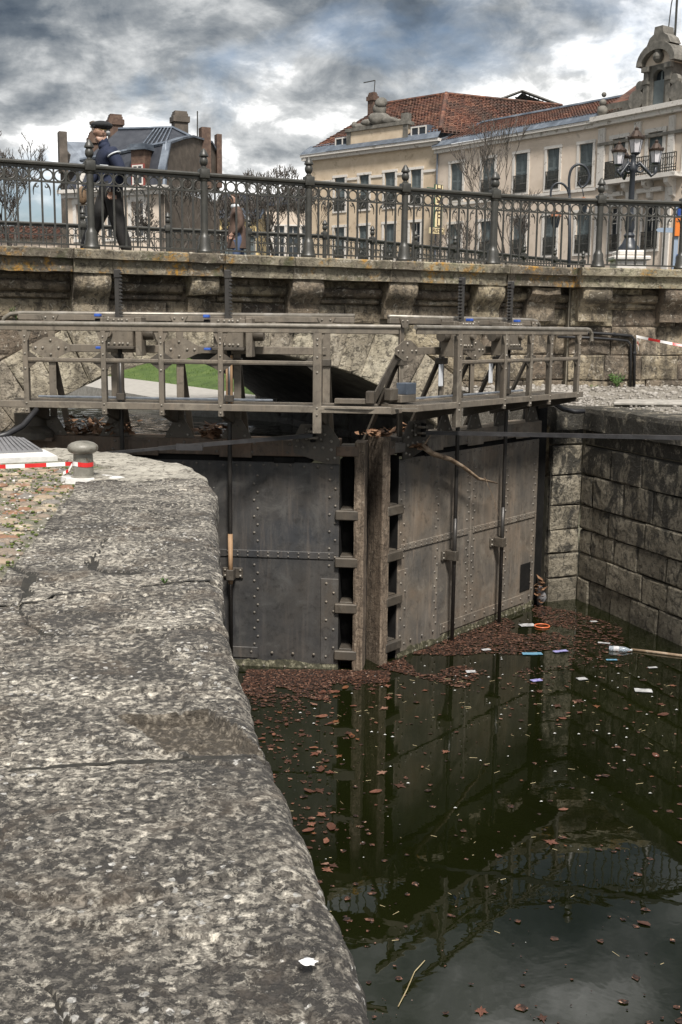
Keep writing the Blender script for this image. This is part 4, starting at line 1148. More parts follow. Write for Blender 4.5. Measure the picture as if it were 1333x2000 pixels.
    # --- paddle gear: gearbox, rack, rod and guide
    for gi, c in enumerate(cfg['rods']):
        g = bx(c - .185, c + .165, .05, .24, 1.10, 1.395, 'gearbox', M_frame, b=.015)
        bx(c - .215, c + .195, .045, .255, 1.385, 1.44, 'gearbox_lid', M_frame, g); bx(c - .20, c + .18, .04, .255, 1.075, 1.11, 'gearbox_base', M_frame_d, g)
        bx(c - .29, c - .216, .02, .22, 1.0, 1.45, 'side_plate', M_frame, g)
        for u in (-.13, -.07, -.03, .03, .1):
            frv.rivet((c + u, .255, 1.412), N_, .018); frv.rivet((c + u, .24, 1.14), N_, .018)
        frv.rivet((c - .02, .24, 1.33), N_, .018)
        m_ = mk(); m_.lathe([(.0, 0), (.05, .004), (.055, .02), (.045, .05), (.0, .052)], 14, (c + .1, .24, 1.26), Matrix.Rotation(-math.pi / 2, 3, 'X')); m_.build('shaft_boss', M_frame, g, smooth=True, auto=40)
        m_ = mk(); m_.lathe([(.0, 0), (.07, .0), (.075, .02), (.075, .13), (.06, .15), (.0, .15)], 16, (c - .41, .1, 1.26), Matrix.Rotation(math.pi / 2, 3, 'Y')); m_.build('motor', M_frame_d, g, smooth=True, auto=40)
        bx(c + .22, c + .31, .02, .1, 1.35, 1.43, 'valve_body', M_dark, g); bx(c + .24, c + .31, .05, .13, 1.45, 1.485, 'valve_handle', M_blue, g); bx(c + .23, c + .31, .03, .11, 1.07, 1.1, 'valve_handle', M_blue, g)
        m_ = mk(); m_.bbox(c - .008, c + .045, .1, .15, 1.2, 1.93, .004); m_.bbox(c - .02, c + .05, .09, .16, 1.90, 2.0, .008)
        z = 1.45
        while z < 1.98: m_.prism([(c - .008, z), (c - .008, z + .035), (c - .038, z + .012), (c - .038, z + .002)], lambda p: (p[0], .1, p[1]), lambda p: (p[0], .15, p[1])); z += .042
        m_.build('rack', M_rod, root)
        m_ = mk(); m_.tube([(c, .13, 1.15), (c, .13, .4), (c, .13, -3.1)], .026, 10); rd = m_.build('paddle_rod', M_rod, root, smooth=True)
        bx(c - .04, c + .04, .11, .15, .45, 1.02, 'rod_sleeve', M_rustrod if gi == 0 else M_frame_d, rd); bx(c - .05, c + .05, .1, .17, .47, .55, 'rod_collar', M_frame_d, rd)
        m_ = mk(); m_.tube([(c, .13, -1.12), (c, .13, -1.74)], .029, 10); m_.build('rust_length', cfg['rustlen'], rd, smooth=True)
        gd = bx(c - .13, c + .12, .0, .03, -1.69, -1.56, 'rod_guide', M_frame_d); bx(c - .045, c + .045, .03, .175, -1.69, -1.56, 'guide_band', M_frame_d, gd)
        for u in (-.1, .09):
            for z in (-1.66, -1.59): frv.rivet((c + u, .03, z), N_, .017)
        if cfg.get('plates'): bx(c - .26 + .5 * gi * 0, c - .16, -.02, -.012, .62, .9, 'number_plate', M_whiteplate)
    # --- walkway: deck, fascia, brackets
    d0, d1 = cfg['deck']
    m_ = mk(); m_.prism([(d0 + .25, .02), (d1, .02), (d1, .60), (d0 + .1, .60), (d0, .3)], lambda p: (p[0], p[1], .425), lambda p: (p[0], p[1], .445)); m_.build('walkway_deck', M_grate, root)
    bx(d0 + .1, d1, .595, .61, .395, .475, 'fascia', M_frame); bx(d0 + .1, d1, .535, .5949, .395, .405, 'fascia_flange', M_frame)
    bx(d0 + .3, d1, .0, .018, .41, .47, 'back_fascia', M_frame)
    m_ = mk(); m_.beam((d0, .3, .435), (d0 + .1, .60, .435), .012, .08); m_.beam((d0, .3, .435), (d0 + .25, .02, .435), .012, .07); m_.build('end_fascia', M_frame, root)
    bx(cfg['kick'][0], cfg['kick'][1], -.0, .012, .475, .503, 'kick_strip', M_galv)
    # --- front handrail
    f0, f1 = cfg['fr']
    m_ = mk(); m_.tube([(f0, .60, 1.365), (f1 - .12, .60, 1.365), (f1 - .03, .60, 1.355), (f1 + .04, .60, 1.31), (f1 + .05, .60, 1.20)], .028, 10); m_.build('handrail', M_rail, root, smooth=True, auto=40)
    bx(f0 + .02, f1 - .1, .585, .612, 1.285, 1.345, 'handrail_strip', M_frame)
    p_ = cfg['fposts']
    bx(min(p_), max(p_), .57, .6, .925, .935, 'middle_rail', M_frame_d); bx(min(p_), max(p_), .588, .6, .9351, .975, 'middle_rail_web', M_frame)
    for i, c in enumerate(p_):
        lo = .33 if c != cfg['long'] else .16
        wd = .03 if c != cfg['long'] else .05
        bx(c - wd, c + wd, .600, .612, lo, 1.29, 'rail_post', M_frame); bx(c - wd, c - wd + .012, .54, .5999, lo, 1.27, 'post_web', M_frame_d)
        pl([(c - .085, 1.288), (c + .085, 1.288), (c + .035, 1.17), (c - .035, 1.17)], .5855, .5995, 'rail_gusset', M_frame)
        for sgn in (-1, 1):
            if (sgn < 0 and c == min(p_)) or (sgn > 0 and c == max(p_)): continue
            pl([(c + sgn * .03, 1.05), (c + sgn * .17, .955), (c + sgn * .03, .85)], .572, .585, 'rail_gusset', M_frame_d)
        for z in (.37, .45, .85, 1.02, 1.16, 1.22): frv.rivet((c, .612, z), N_, .014)
        m_ = mk(); m_.prism([(.0, .2), (.0, .40), (.58, .40), (.58, .34)], lambda q: (c - .035, q[0], q[1]), lambda q: (c + .035, q[0], q[1])); m_.build('deck_bracket', M_frame_d, root)
    tag(riv.build('rivets', M_rivet, root, smooth=True), kind='stuff')
    tag(frv.build('frame_rivets', M_rail, root, smooth=True), kind='stuff')
    return root, mk, bx, pl

GL, _mk, _bx, _pl = gate('lock_gate', (.17, 13.04), math.atan2(.11, -.994), 1, dict(plate0=.19, end=4.2, t0=-.12, t1=.015, tt=.01, seams=[], cols=[1.21, 2.3, 3.3], skin=M_skin, skin_low=M_skin_low, beam=M_beam,
    lips=[1.45, 2.6], bposts=[.37, 1.44, 2.14, 2.95, 3.73], br=(.04, 4.13), bm=(.37, 3.95), diam=[2.14, 3.73], rods=[1.50, 2.82], rustlen=M_rustrod, deck=(-.55, 4.2), kick=(1.0, 3.9), fr=(-.54, 4.6), fposts=[.39, 1.50, 2.19, 2.87, 3.80], long=.39),
    'left lock gate leaf, dark riveted plating with walkway and two tall racks')
GR, mkR, bxR, plR = gate('lock_gate', (.36, 13.11), math.atan2(.783, .622), -1, dict(plate0=.58, end=4.16, t0=.17, bev=.145, t1=.345, tt=.045, seams=[2.28], cols=[1.45, 2.21, 2.36, 3.25, 4.06], skin=M_skin_r, skin_low=M_skin_r, beam=M_skin_r,
    lips=[1.3, 2.3, 3.6], bposts=[.65, 1.56, 2.30, 3.0, 3.90], br=(.36, 3.9), bm=(.6, 3.3), diam=[.72, 2.30], rods=[1.69, 2.93], rustlen=M_rod, deck=(-.05, 4.3), kick=(.7, 3.6), fr=(0.0, 4.45), fposts=[.95, 2.05, 2.73, 3.28, 4.12], long=.95, patch=True, plates=True),
    'right lock gate leaf, rust-brown riveted plating receding to the stone wall')
# latch gear where the walkways meet, and the raking end brace of the right leaf
lt = bxR(.30, .62, .02, .2, .47, .56, 'latch_bracket', M_frame); bxR(.15, .3, .06, .16, .50, .64, 'latch_block', M_frame_d, lt); bxR(.42, .62, .04, .2, .56, .70, 'latch_motor', M_bluegrey, lt)
m = mkR(); m.beam((.12, -.1, .46), (.55, -.05, 1.02), .09, .02, up=(0, 1, 0)); m.build('end_brace', M_frame_d, GR)
lt = _bx(-.2, .25, .0, .12, .47, .53, 'latch_bracket', M_frame); _bx(-.22, -.12, -.02, .15, .48, .62, 'latch_block', M_frame_d, lt)
m = _mk(); m.prism([(-.55, .42), (-.3, .36), (.3, .36), (.3, .62), (-.2, .64), (-.75, .40)], lambda p: (p[0], p[1], .448), lambda p: (p[0], p[1], .456)); m.build('tread_plate', M_rail, GL)

bxR(-.02, .34, -.285, -.27, -3.2, -.05, 'mitre_gap_shade', M_dark); bxR(4.165, 4.42, -.3, -.02, -3.3, .3, 'heel_recess_shade', M_dark); bxR(3.72, 4.02, .002, .012, -2.52, -2.1, 'patch_plate', M_dark)  # first two pieces are added dark blocks that paint the shade in the gaps
# push rods
def lw(A, ang, sg, u, w, z):
    c, s = math.cos(ang), math.sin(ang); return Vector((A[0] + u * c - sg * w * s, A[1] + u * s + sg * w * c, z))
a = lw((.17, 13.04), math.atan2(.11, -.994), 1, .5, .14, .095)
b = on_y(310, 876, 12.35); c = on_y(120, 893, 11.75)
M_push = simple('dark push rod', [(0.03, 0.029, 0.03), (0.07, 0.068, 0.07)], 6, rough=0.35, metal=0.4, bump=0.1)
m = MB(); m.beam(a, b, .05, .045); m.beam(b, c, .05, .03); m.beam(b + Vector((.5, 0, .02)), b + Vector((.2, 0, .02)), .06, .07); tag(m.build('push_rod', M_push), 'dark bar running from the left gate clevis down to the quay behind the bollard', 'gate rod')
a = lw((.36, 13.11), math.atan2(.783, .622), -1, .9, .14, .07); b = on_y(1333, 855, 12.9); d = (b - a)
m = MB(); m.beam(a, b + d * .12, .05, .05); tag(m.build('push_rod', M_push), 'long straight bar stretching from the right gate clevis across to the right wall', 'gate rod')
# dead branch caught on the right gate
M_bark = simple('bare wood', [(0.10, 0.065, 0.04), (0.22, 0.155, 0.10), (0.34, 0.27, 0.2)], 12, bump=0.5)
br = [(826, 872), (845, 886), (880, 897), (905, 912), (935, 935), (972, 944)]
brp = []
for i, (x, y) in enumerate(br): brp.append(on_plane(x, y, lw((.36, 13.11), math.atan2(.783, .622), -1, 0, .22, 0), Vector((.783, -.622, 0))))
root = empty('dead_branch', brp[0], label='bare dead branch caught across the right gate leaf', cat='branch')
m = MB(); m.tube([p - brp[0] for p in brp], [.035, .036, .03, .028, .022, .008], 8); m.build('stem', M_bark, root, smooth=True)
m = MB(); m.tube([brp[0] - brp[0], Vector((.05, .02, .06)), Vector((.1, .05, .14))], [.014, .01, .004], 5); m.tube([brp[4] - brp[0] + Vector((.1, .1, 0)), brp[4] - brp[0] + Vector((.25, .22, -.32)), brp[4] - brp[0] + Vector((.33, .3, -.55))], [.006, .005, .003], 4); m.build('twig', M_bark, root)

# dead leaves heaped on top of the gate beams
M_leafdry = simple('dry brown leaves', [(0.06, 0.03, 0.015), (0.16, 0.08, 0.04), (0.3, 0.19, 0.11)], 16, bump=0)
def leafpile(pts, n, seed, label, h=.1, nm='leaf_pile', mat=None):
    rg_ = random.Random(seed); m = MB()
    for _ in range(n):
        c, r = rg_.choice(pts); q = Vector(c) + Vector((rg_.gauss(0, r * .5), rg_.gauss(0, .08), abs(rg_.gauss(0, h * .5))))
        a_ = rg_.random() * 6.28; s_ = rg_.uniform(.03, .07); u = Vector((math.cos(a_), math.sin(a_), rg_.uniform(-.6, .6))) * s_; v = u.cross(Vector((rg_.uniform(-.5, .5), rg_.uniform(-.5, .5), 1))).normalized() * s_ * .7
        m.add([q - u, q + v * .9 - u * .2, q + u + Vector((0, 0, s_ * .3)), q - v], [(0, 1, 2), (0, 2, 3)])
    return tag(m.build(nm, mat or M_leafdry, recalc=False), label, 'leaf pile', kind='stuff')
AL = ((.17, 13.04), math.atan2(.11, -.994), 1); ARr = ((.36, 13.11), math.atan2(.783, .622), -1)
leafpile([(lw(*AL, 3.35, -.15, .04), .3), (lw(*AL, 2.95, -.12, .05), .16)], 230, 1, 'brown dead leaves heaped on the left end of the left gate beam', .16)
leafpile([(lw(*AL, 1.75, -.12, .04), .18)], 110, 2, 'small heap of dead leaves on the left gate beam beside the paddle rod', .12)
leafpile([(lw(*ARr, .35, -.2, .05), .16), (lw(*ARr, 1.0, -.2, .04), .2)], 130, 3, 'dead leaves lying on the right gate beam behind the mitre post', .08)
leafpile([(lw(*ARr, .86, .08, -.12), .08)], 40, 4, 'dry leaves lodged where the dead branch meets the right gate', .05)
# heel machinery at the left end of the left gate
root = empty('gate_collar', lw(*AL, 4.0, 0, .0), label='dark iron heel collar and drum at the left end of the left gate', cat='gate collar')
m = MB(); m.lathe([(.0, 0), (.30, .0), (.30, .08), (.22, .14), (.2, .16), (.2, .3), (.0, .3)], 20, (0, 0, -.02)); m.build('drum', M_frame_d, root, smooth=True, auto=40)
m = MB(); m.bbox(-.6, .3, -.2, .2, -.05, .0); m.build('base_plate', M_beam, root)
cb = [on_y(-20, 858, 12.2), on_y(15, 848, 12.3), on_y(45, 832, 12.5), on_y(62, 812, 12.7), on_y(72, 800, 12.8)]
m = MB(); m.tube(cb, .035, 8); tag(m.build('rubber_hose', M_black, smooth=True), 'black cable rising to the left end of the walkway', 'hose')

# ================================================================== ON THE QUAY
M_bollard = simple('grey-green bollard paint', [(0.10, 0.096, 0.08), (0.16, 0.152, 0.128), (0.25, 0.235, 0.205)], 7, rough=0.45, bump=0.3, dirt=((0.06, 0.038, 0.022), 12, 0.56))
M_red = simple('red tape', [(0.45, 0.015, 0.015), (0.6, 0.03, 0.03)], 5, rough=0.35, bump=0)
M_white = simple('white tape', [(0.7, 0.69, 0.68), (0.82, 0.81, 0.8)], 5, rough=0.4, bump=0)
BO = Vector((-2.31, 9.78, 0.0))
root = empty('bollard', BO, label='grey mushroom-headed mooring bollard standing on the quay corner', cat='bollard')
m = MB(); m.lathe([(.115, 0.0), (.112, .015), (.092, .022), (.089, .06), (.086, .19), (.083, .225)], 24); m.build('post', M_bollard, root, smooth=True, auto=40)
m = MB(); m.lathe([(.07, .215), (.11, .228), (.130, .246), (.136, .272), (.128, .295), (.10, .315), (.06, .328), (.0, .331)], 24); m.build('head', M_bollard, root, smooth=True)
m = MB(); pts = []
rg = random.Random(3)
for k in range(22):
    a = 2 * math.pi * k / 22; r = .26 * (1 + .35 * noise.noise(Vector((math.cos(a) * 1.7, math.sin(a) * 1.7, 4))))
    pts.append((math.cos(a) * r * 1.35, math.sin(a) * r))
m.prism(pts, lambda p: (p[0] * .8 + .05, p[1] * .7, -.05), lambda p: (p[0] * .76 + .05, p[1] * .66, .010)); m.build('mortar_bed', M_mortar, root)
# barrier tape: a flat ribbon of red and white lengths from the left, wrapped once round the post
def ribbon(pts, wid, name, label, parent=None, seglen=.17, up=Vector((0, 0, 1)), phase=0.0, twist=0.0):
    m = MB(); d = phase
    P = [Vector(p) for p in pts]; fine = []
    for a, b in zip(P, P[1:]):
        n = max(1, int((b - a).length / .02))
        fine += [a.lerp(b, i / n) for i in range(n)]
    fine.append(P[-1])
    for i, (a, b) in enumerate(zip(fine, fine[1:])):
        m.mi = int(d / seglen) % 2; d += (b - a).length
        t = twist * math.sin(i * .13); u = (up + Vector((0, -1, 0)) * t).normalized() * wid / 2
        th_ = Vector((0, .0006, 0))
        m.add([a - u, b - u, b + u, a + u, a - u + th_, b - u + th_, b + u + th_, a + u + th_], [(0, 1, 2, 3), (7, 6, 5, 4), (0, 4, 5, 1), (3, 2, 6, 7)])
    return m.build(name, [M_white, M_red], parent, recalc=False)
zt = .128
line = [Vector((lerp(-4.3, BO.x - .088, k / 14), lerp(9.35, BO.y - .01, k / 14), zt - .06 * math.sin(math.pi * k / 14) * .35)) for k in range(15)]
o = empty('barrier_tape', (-4.3, 9.35, zt - .1), label='red and white barrier tape stretched along the left quay and tied round the bollard', cat='tape')
rb = ribbon([p - o.location for p in line], .036, 'ribbon', '', o)
ribbon([BO - o.location + Vector((math.cos(a) * .092, math.sin(a) * .092, zt + .005 * math.sin(a * 2))) for a in [math.pi + 2 * math.pi * k / 20 for k in range(21)]], .04, 'wrap', '', o, .16, phase=.05)
ribbon([BO - o.location + Vector((-.09, -.03, zt)), BO - o.location + Vector((-.12, -.06, .07)), BO - o.location + Vector((-.17, -.05, .045))], .028, 'loose_end', '', o, .05)
# second tape by the bridge wall on the right
q0 = onw(1243, 657, FACE + .14); q1 = q0 + Vector((3.2, -.5, -.33))
o = empty('barrier_tape', q0, label='red and white barrier tape leading right from the wall pipes', cat='tape')
ribbon([(q1 - q0) * (k / 10) + Vector((0, 0, -.10 * math.sin(math.pi * k / 10))) for k in range(11)], .045, 'ribbon', '', o, .2, twist=.5)
ribbon([Vector((0, 0, 0)), Vector((.03, -.04, -.12)), Vector((.05, -.02, -.24))], .04, 'loose_end', '', o, .08)
# ribbed plate ramp and concrete sill at the walkway's end
root = empty('ribbed_ramp', (-4.0, 12.3, 0.0), label='grey ribbed metal ramp plate leading onto the left walkway end', cat='ramp')
PL = [on_z(-60, 842, .12), on_z(48, 857, .10), on_z(84, 879, .05), on_z(-60, 884, .05)]
o_ = Vector(root.location)
m = MB(); m.add([p - o_ for p in PL] + [p - o_ - Vector((0, 0, .03)) for p in PL], [(0, 1, 2, 3), (7, 6, 5, 4), (0, 4, 5, 1), (1, 5, 6, 2), (2, 6, 7, 3), (3, 7, 4, 0)])
M_plate = simple('grey ramp steel', [(0.17, 0.17, 0.175), (0.26, 0.26, 0.27)], 7, rough=0.5, metal=0.3, bump=0.15)
m.build('plate', M_plate, root)
m = MB()
for k in range(14):
    t = (k + .5) / 14; a = PL[0].lerp(PL[1], t) - o_; b = PL[3].lerp(PL[2], t) - o_
    m.beam(a + Vector((0, 0, .004)), b + Vector((0, 0, .004)), .03, .014)
tag(m.build('ribs', M_plate, root), kind='stuff')
SL = [on_z(-60, 880, .04), on_z(86, 877, .04), on_z(113, 891, .015), on_z(-60, 898, .015)]
m = MB(); m.add([p - o_ for p in SL] + [p - o_ - Vector((0, 0, .1)) for p in SL], [(0, 1, 2, 3), (7, 6, 5, 4), (0, 4, 5, 1), (1, 5, 6, 2), (2, 6, 7, 3), (3, 7, 4, 0)]); m.build('concrete_sill', M_mortar, root)
# small weed and litter on the coping
p = on_z(322, 1140, 0.0); weed(p, .035, 6, 9, 'tiny dead weed sprig in a crack of the quay coping', None)
p = on_z(604, 1878, 0.012)
m = MB(); m.ball((0, 0, 0), .018, 18, 5, (1.2, .8, .2)); m.v = [Vector((v.x * (1 + .9 * noise.noise(v * 95)), v.y * (1 + .9 * noise.noise(v * 80 + Vector((3, 0, 0)))), v.z * .5)) for v in m.v]
o = m.build('white_dropping', M_white, smooth=True); o.location = p; tag(o, 'white bird dropping on the near quay stone', 'dropping')

# ================================================================== FLOATING ON THE WATER
def leaf_mat(name, cols, sat=1.0):
    t = NT(name); r = t.rnd()
    k = len(cols); c = t.ramp(r, [(i / k, cc) for i, cc in enumerate(cols)], 'CONSTANT')
    c = t.mix(t.ramp(t.noise(40, 5, .7), [(.4, .5), (.55, 0.)]), c, (0.03, 0.012, 0.008))
    t.set('Base Color', c); t.set('Roughness', .45); return t.m
M_leaf = leaf_mat('wet red-brown leaves', [(0.12, 0.048, 0.03), (0.17, 0.075, 0.047), (0.075, 0.032, 0.02), (0.22, 0.125, 0.088), (0.14, 0.056, 0.024), (0.055, 0.025, 0.016)])
def maple(seed):
    rg_ = random.Random(seed); m = MB(); pts = []
    lobes = [(-2.2, .62), (-1.15, .85), (0, 1.0), (1.15, .85), (2.2, .62)]
    for i, (a, r) in enumerate(lobes):
        for da, k in ((-.42, .55), (-.2, .78), (-.12, .74), (0, 1.0), (.12, .74), (.2, .78), (.42, .55)):
            rr = r * k * rg_.uniform(.88, 1.1); pts.append((math.sin(a + da) * rr, math.cos(a + da) * rr))
    pts.append((.03, -.9)); pts.append((-.03, -.9))
    vs = [(x, y, .10 * (x * x + y * y) * math.sin(math.atan2(y, x) * 2 + seed) + .02 * rg_.random()) for x, y in pts] + [(0, 0, .0)]
    n = len(pts); m.add(vs, [(i, (i + 1) % n, n) for i in range(n)]); return mesh_only(m, 'leaf', M_leaf)
def oval(seed):
    rg_ = random.Random(seed); m = MB(); n = 10
    vs = [(math.cos(2 * math.pi * k / n) * rg_.uniform(.85, 1.05), .5 * math.sin(2 * math.pi * k / n) * rg_.uniform(.8, 1.1), rg_.uniform(0, .14)) for k in range(n)] + [(0, 0, .0)]
    m.add(vs, [(i, (i + 1) % n, n) for i in range(n)]); return mesh_only(m, 'leaf', M_leaf)
LV = [maple(1), maple(2), maple(3), oval(4), oval(5), maple(6)]
rg = random.Random(12)
def leafobj(x, y, s, k, label, zo=.006):
    o = inst(LV[k], 'fallen_leaf', None, (x, y, WATER_Z + zo), rg.random() * 6.28, (s, s, s)); tag(o, label, 'leaf', 'fallen leaves floating in the lock'); return o
special = [(940, 1975, .06, 'largest pinkish maple leaf floating near the bottom of the water'), (780, 1535, .075, 'red maple leaf on the reflection of the right gate rod'), (1075, 1645, .075, 'bright red leaf cluster floating where the walkway is mirrored'), (640, 1700, .06, 'red leaf floating close beside the quay nose, midway'), (1060, 1990, .05, 'small leaf at the lower edge of the water')]
for i, (px, py, s, lb) in enumerate(special):
    p = on_z(px, py, WATER_Z); leafobj(p.x, p.y, s, (0, 1, 2, 1, 0)[i], lb)
def edge_x(y):
    return edge_at(t_of_y(y))[0].x
cnt = 0
GENL = 'small red-brown leaf floating on the dark lock water'
while cnt < 175:
    z = rg.random(); y = 5.8 + 7.2 * (1 - (rg.random() ** 1.25))
    px_ = rg.uniform(500, 1340)
    hug = rg.random() < .45
    if hug: x = edge_x(min(y, 9)) + abs(rg.gauss(.55, .33)) + (0.1 if y > 9 else .0)
    else: x = rg.uniform(-.3, 4.6)
    den = max(0.10, min(1, (y - 6.5) / 5.5)) ** 2.2
    if not (hug and y > 7.6) and rg.random() > den: continue
    # keep to the water: in front of both gates and left of the right wall
    if (x - .36) * .783 - (y - 13.11) * .622 < .15 or x < edge_x(min(y, 9.5)) + .05 or (x < .4 and y > 12.75) or x > 4.1: continue
    s_ = (.022 + .058 * rg.random() ** 1.8) * (1.0 if y > 8.5 else .75); kk = rg.choice((0, 1, 2, 3, 4, 5, 3))
    zone = 'close beside the quay nose' if x < edge_x(min(y, 9.5)) + .75 else ('on the sky reflection at the bottom' if y < 7.6 else ('over the mirrored railing' if y < 9.2 and x > 1 else ('on the mirrored mitre posts' if x < .8 else ('on the mirrored right gate' if x < 2.2 else 'in the dark water before the right wall'))))
    lb = ('small' if s_ < .032 else 'medium' if s_ < .052 else 'large') + (' oval' if kk in (3, 4) else ' star-shaped') + ' red-brown leaf ' + ('floating ' if kk % 2 else 'lying ') + zone
    leafobj(x, y, s_, kk, lb, rg.uniform(.004, .012)); cnt += 1
# mat of leaf fragments and twigs packed against the gates
M_scum = leaf_mat('sodden leaf fragments', [(0.09, 0.035, 0.022)])
def scum_mat():
    t = NT('sodden leaf fragments')
    c = t.ramp(t.voro(55, 'F1', out='Color'), [(0.0, (0.008, 0.005, 0.004)), (.40, (0.017, 0.009, 0.006)), (.6, (0.045, 0.021, 0.013)), (.77, (0.105, 0.046, 0.028)), (.9, (0.2, 0.11, 0.075)), (1.0, (0.38, 0.27, 0.2))])
    t.set('Base Color', c); t.set('Roughness', .5); return t.m
M_scum = scum_mat()
M_straw = simple('straw', [(0.22, 0.17, 0.09), (0.4, 0.34, 0.2)], 9, bump=0)
m = MB(); rg = random.Random(44)
def frag(x, y):
    s_ = .005 + .04 * rg.random() ** 3; a = rg.random() * 6.28; n = rg.choice((4, 5, 6)); z = WATER_Z + rg.uniform(.002, .008)
    m.add([(x + math.cos(a + 2 * math.pi * k / n) * s_ * rg.uniform(.5, 1.2), y + math.sin(a + 2 * math.pi * k / n) * s_ * rg.uniform(.5, 1.0), z + rg.uniform(-.001, .005)) for k in range(n)], [tuple(range(n))])
k = 0
while k < 17000:
    if rg.random() < .42:                               # along the left gate and the quay
        x = rg.uniform(-1.4, .6); y = 13.0 - abs(rg.gauss(0, .55)) * (1.0 if x < -.1 else .35)
        if x < edge_x(min(y, 9.5)) : continue
        if noise.noise(Vector((x * 1.6, y * 1.6, 2))) < -.28: continue
    else:                                               # the corner between right gate and right wall
        u = rg.uniform(0.1, 4.2); w = abs(rg.gauss(0, .72 + .16 * u)) + .06; p = lw(*ARr, u, w, 0); x, y = p.x, p.y
        if x > 3.62 + (16.6 - y) * .32: continue
        if rg.random() > 1.0 - w * .27 or noise.noise(Vector((x * 1.3, y * 1.3, 7))) < -.05 - .12 * (2 - w): continue
    frag(x, y); k += 1
for _ in range(1500):                                    # sparse specks over the rest of the water
    y = rg.uniform(6, 12.5); x = rg.uniform(edge_x(min(y, 9.5)) + .1, 4.2)
    if rg.random() < .55: x = edge_x(min(y, 9.5)) + abs(rg.gauss(.3, .5))
    if (x - .36) * .783 - (y - 13.11) * .622 < .1: continue
    frag(x, y)
m.mi = 1
for _ in range(170):
    y = 6 + 7 * rg.random() ** .6; x = rg.uniform(-.8, 4.0)
    if x < edge_x(min(y, 9.5)) or (x - .36) * .783 - (y - 13.11) * .622 < .1: continue
    a = rg.random() * 6.28; l = rg.uniform(.01, .08); z = WATER_Z + .01
    m.add([(x, y, z), (x + math.cos(a) * l, y + math.sin(a) * l, z), (x + math.cos(a) * l, y + math.sin(a) * l + .002, z + .002), (x, y + .004, z + .002)], [(0, 1, 2, 3)])
tag(m.build('leaf_scum', [M_scum, M_straw], recalc=False), 'brown mat of leaf fragments and twigs packed against the gates', 'leaf litter', kind='stuff')
# pale specks of floating scraps
M_scrap = simple('paper scraps', [(0.25, 0.25, 0.24), (0.55, 0.55, 0.54)], 3, bump=0)
m = MB(); rg = random.Random(48)
for _ in range(110):
    y = 6.2 + 7.5 * rg.random() ** .55; x = rg.uniform(-.9, 3.9)
    if x < edge_x(min(y, 9.5)) + .05 or (x - .36) * .783 - (y - 13.11) * .622 < .1: continue
    s_ = rg.uniform(.006, .02) if y > 9 else rg.uniform(.003, .008); z = WATER_Z + .014
    m.add([(x - s_, y, z), (x, y - s_ * .6, z + .004), (x + s_, y + .002, z), (x, y + s_ * .6, z + .006)], [(0, 1, 2, 3)])
tag(m.build('floating_specks', M_scrap, recalc=False), 'tiny white scraps floating among the leaves', 'scraps', kind='stuff')
# litter
def wp(px, py): p = on_z(px, py, WATER_Z); return Vector((p.x, p.y, WATER_Z))
def sheet(px, py, w, h, rz, mat, name, label, cat, seed=1):
    m = MB(); n = 5; vs = []
    for i in range(n + 1):
        for j in range(n + 1):
            x, y = (i / n - .5) * w, (j / n - .5) * h
            vs.append((x + .05 * w * noise.noise(Vector((i, j, seed))), y, .012 + .05 * min(w, h) * noise.noise(Vector((i * .6, j * .6, seed * 3)))))
    f = [(i * (n + 1) + j, (i + 1) * (n + 1) + j, (i + 1) * (n + 1) + j + 1, i * (n + 1) + j + 1) for i in range(n) for j in range(n)]
    m.add(vs, f); m.add([Vector(v) - Vector((0, 0, .004)) for v in vs], [tuple(reversed(q)) for q in f])
    o = m.build(name, mat, recalc=False); o.location = wp(px, py); o.rotation_euler = (0, 0, rz); return tag(o, label, cat)
M_cyan = simple('blue wrapper', [(0.06, 0.15, 0.24), (0.16, 0.34, 0.45)], 30, rough=.3, bump=0)
M_purple = simple('violet wrapper', [(0.12, 0.1, 0.35), (0.4, 0.4, 0.6)], 40, rough=.3, bump=0)
M_paper = simple('grey-white paper', [(0.2, 0.2, 0.2), (0.5, 0.5, 0.51)], 14, rough=.5, bump=0)
sheet(1030, 1222, .22, .14, .2, M_paper, 'carton_piece', 'grey-white carton piece afloat beside the orange ring', 'litter', 1)
sheet(1040, 1278, .26, .10, .05, M_cyan, 'wrapper', 'flat light blue wrapper floating on the leaf mat', 'litter', 2)
sheet(1095, 1273, .2, .07, .35, M_purple, 'wrapper', 'crumpled violet wrapper right of the light blue one', 'litter', 3)
sheet(920, 1313, .12, .09, .1, M_paper, 'paper_scrap', 'white paper scrap floating before the right gate', 'litter', 4)
sheet(1137, 1327, .12, .09, .3, M_paper, 'paper_scrap', 'white bottle-cap sized scrap in mid water on the right', 'litter', 5)
sheet(1048, 1330, .14, .08, .4, M_purple, 'wrapper', 'pale blue crumpled scrap below the light blue wrapper', 'litter', 6)
sheet(1257, 1350, .2, .12, -.15, M_paper, 'cigarette_packet', 'flat white packet floating alone at the right', 'litter', 7)
sheet(950, 1270, .12, .07, .3, M_paper, 'paper_scrap', 'small pale scrap left of the light blue wrapper', 'litter', 8)
sheet(1180, 1257, .16, .05, -.3, M_paper, 'paper_scrap', 'narrow white scrap left of the plastic bottle', 'litter', 9)
sheet(1195, 1290, .14, .05, .1, M_cyan, 'wrapper', 'narrow blue scrap just below the plastic bottle', 'litter', 10)
sheet(1275, 1305, .12, .05, .2, M_paper, 'paper_scrap', 'white scrap below the floating pole', 'litter', 11)
sheet(1160, 1215, .1, .06, .2, M_paper, 'paper_scrap', 'white scrap floating near the right wall corner', 'litter', 12)
M_orange = simple('orange plastic', [(0.6, 0.13, 0.05), (0.7, 0.2, 0.08)], 5, rough=.35, bump=0)
m = MB(); m.tube([(math.cos(a) * .105, math.sin(a) * .105, .012) for a in [2 * math.pi * k / 24 for k in range(24)]], .009, 6, closed=True)
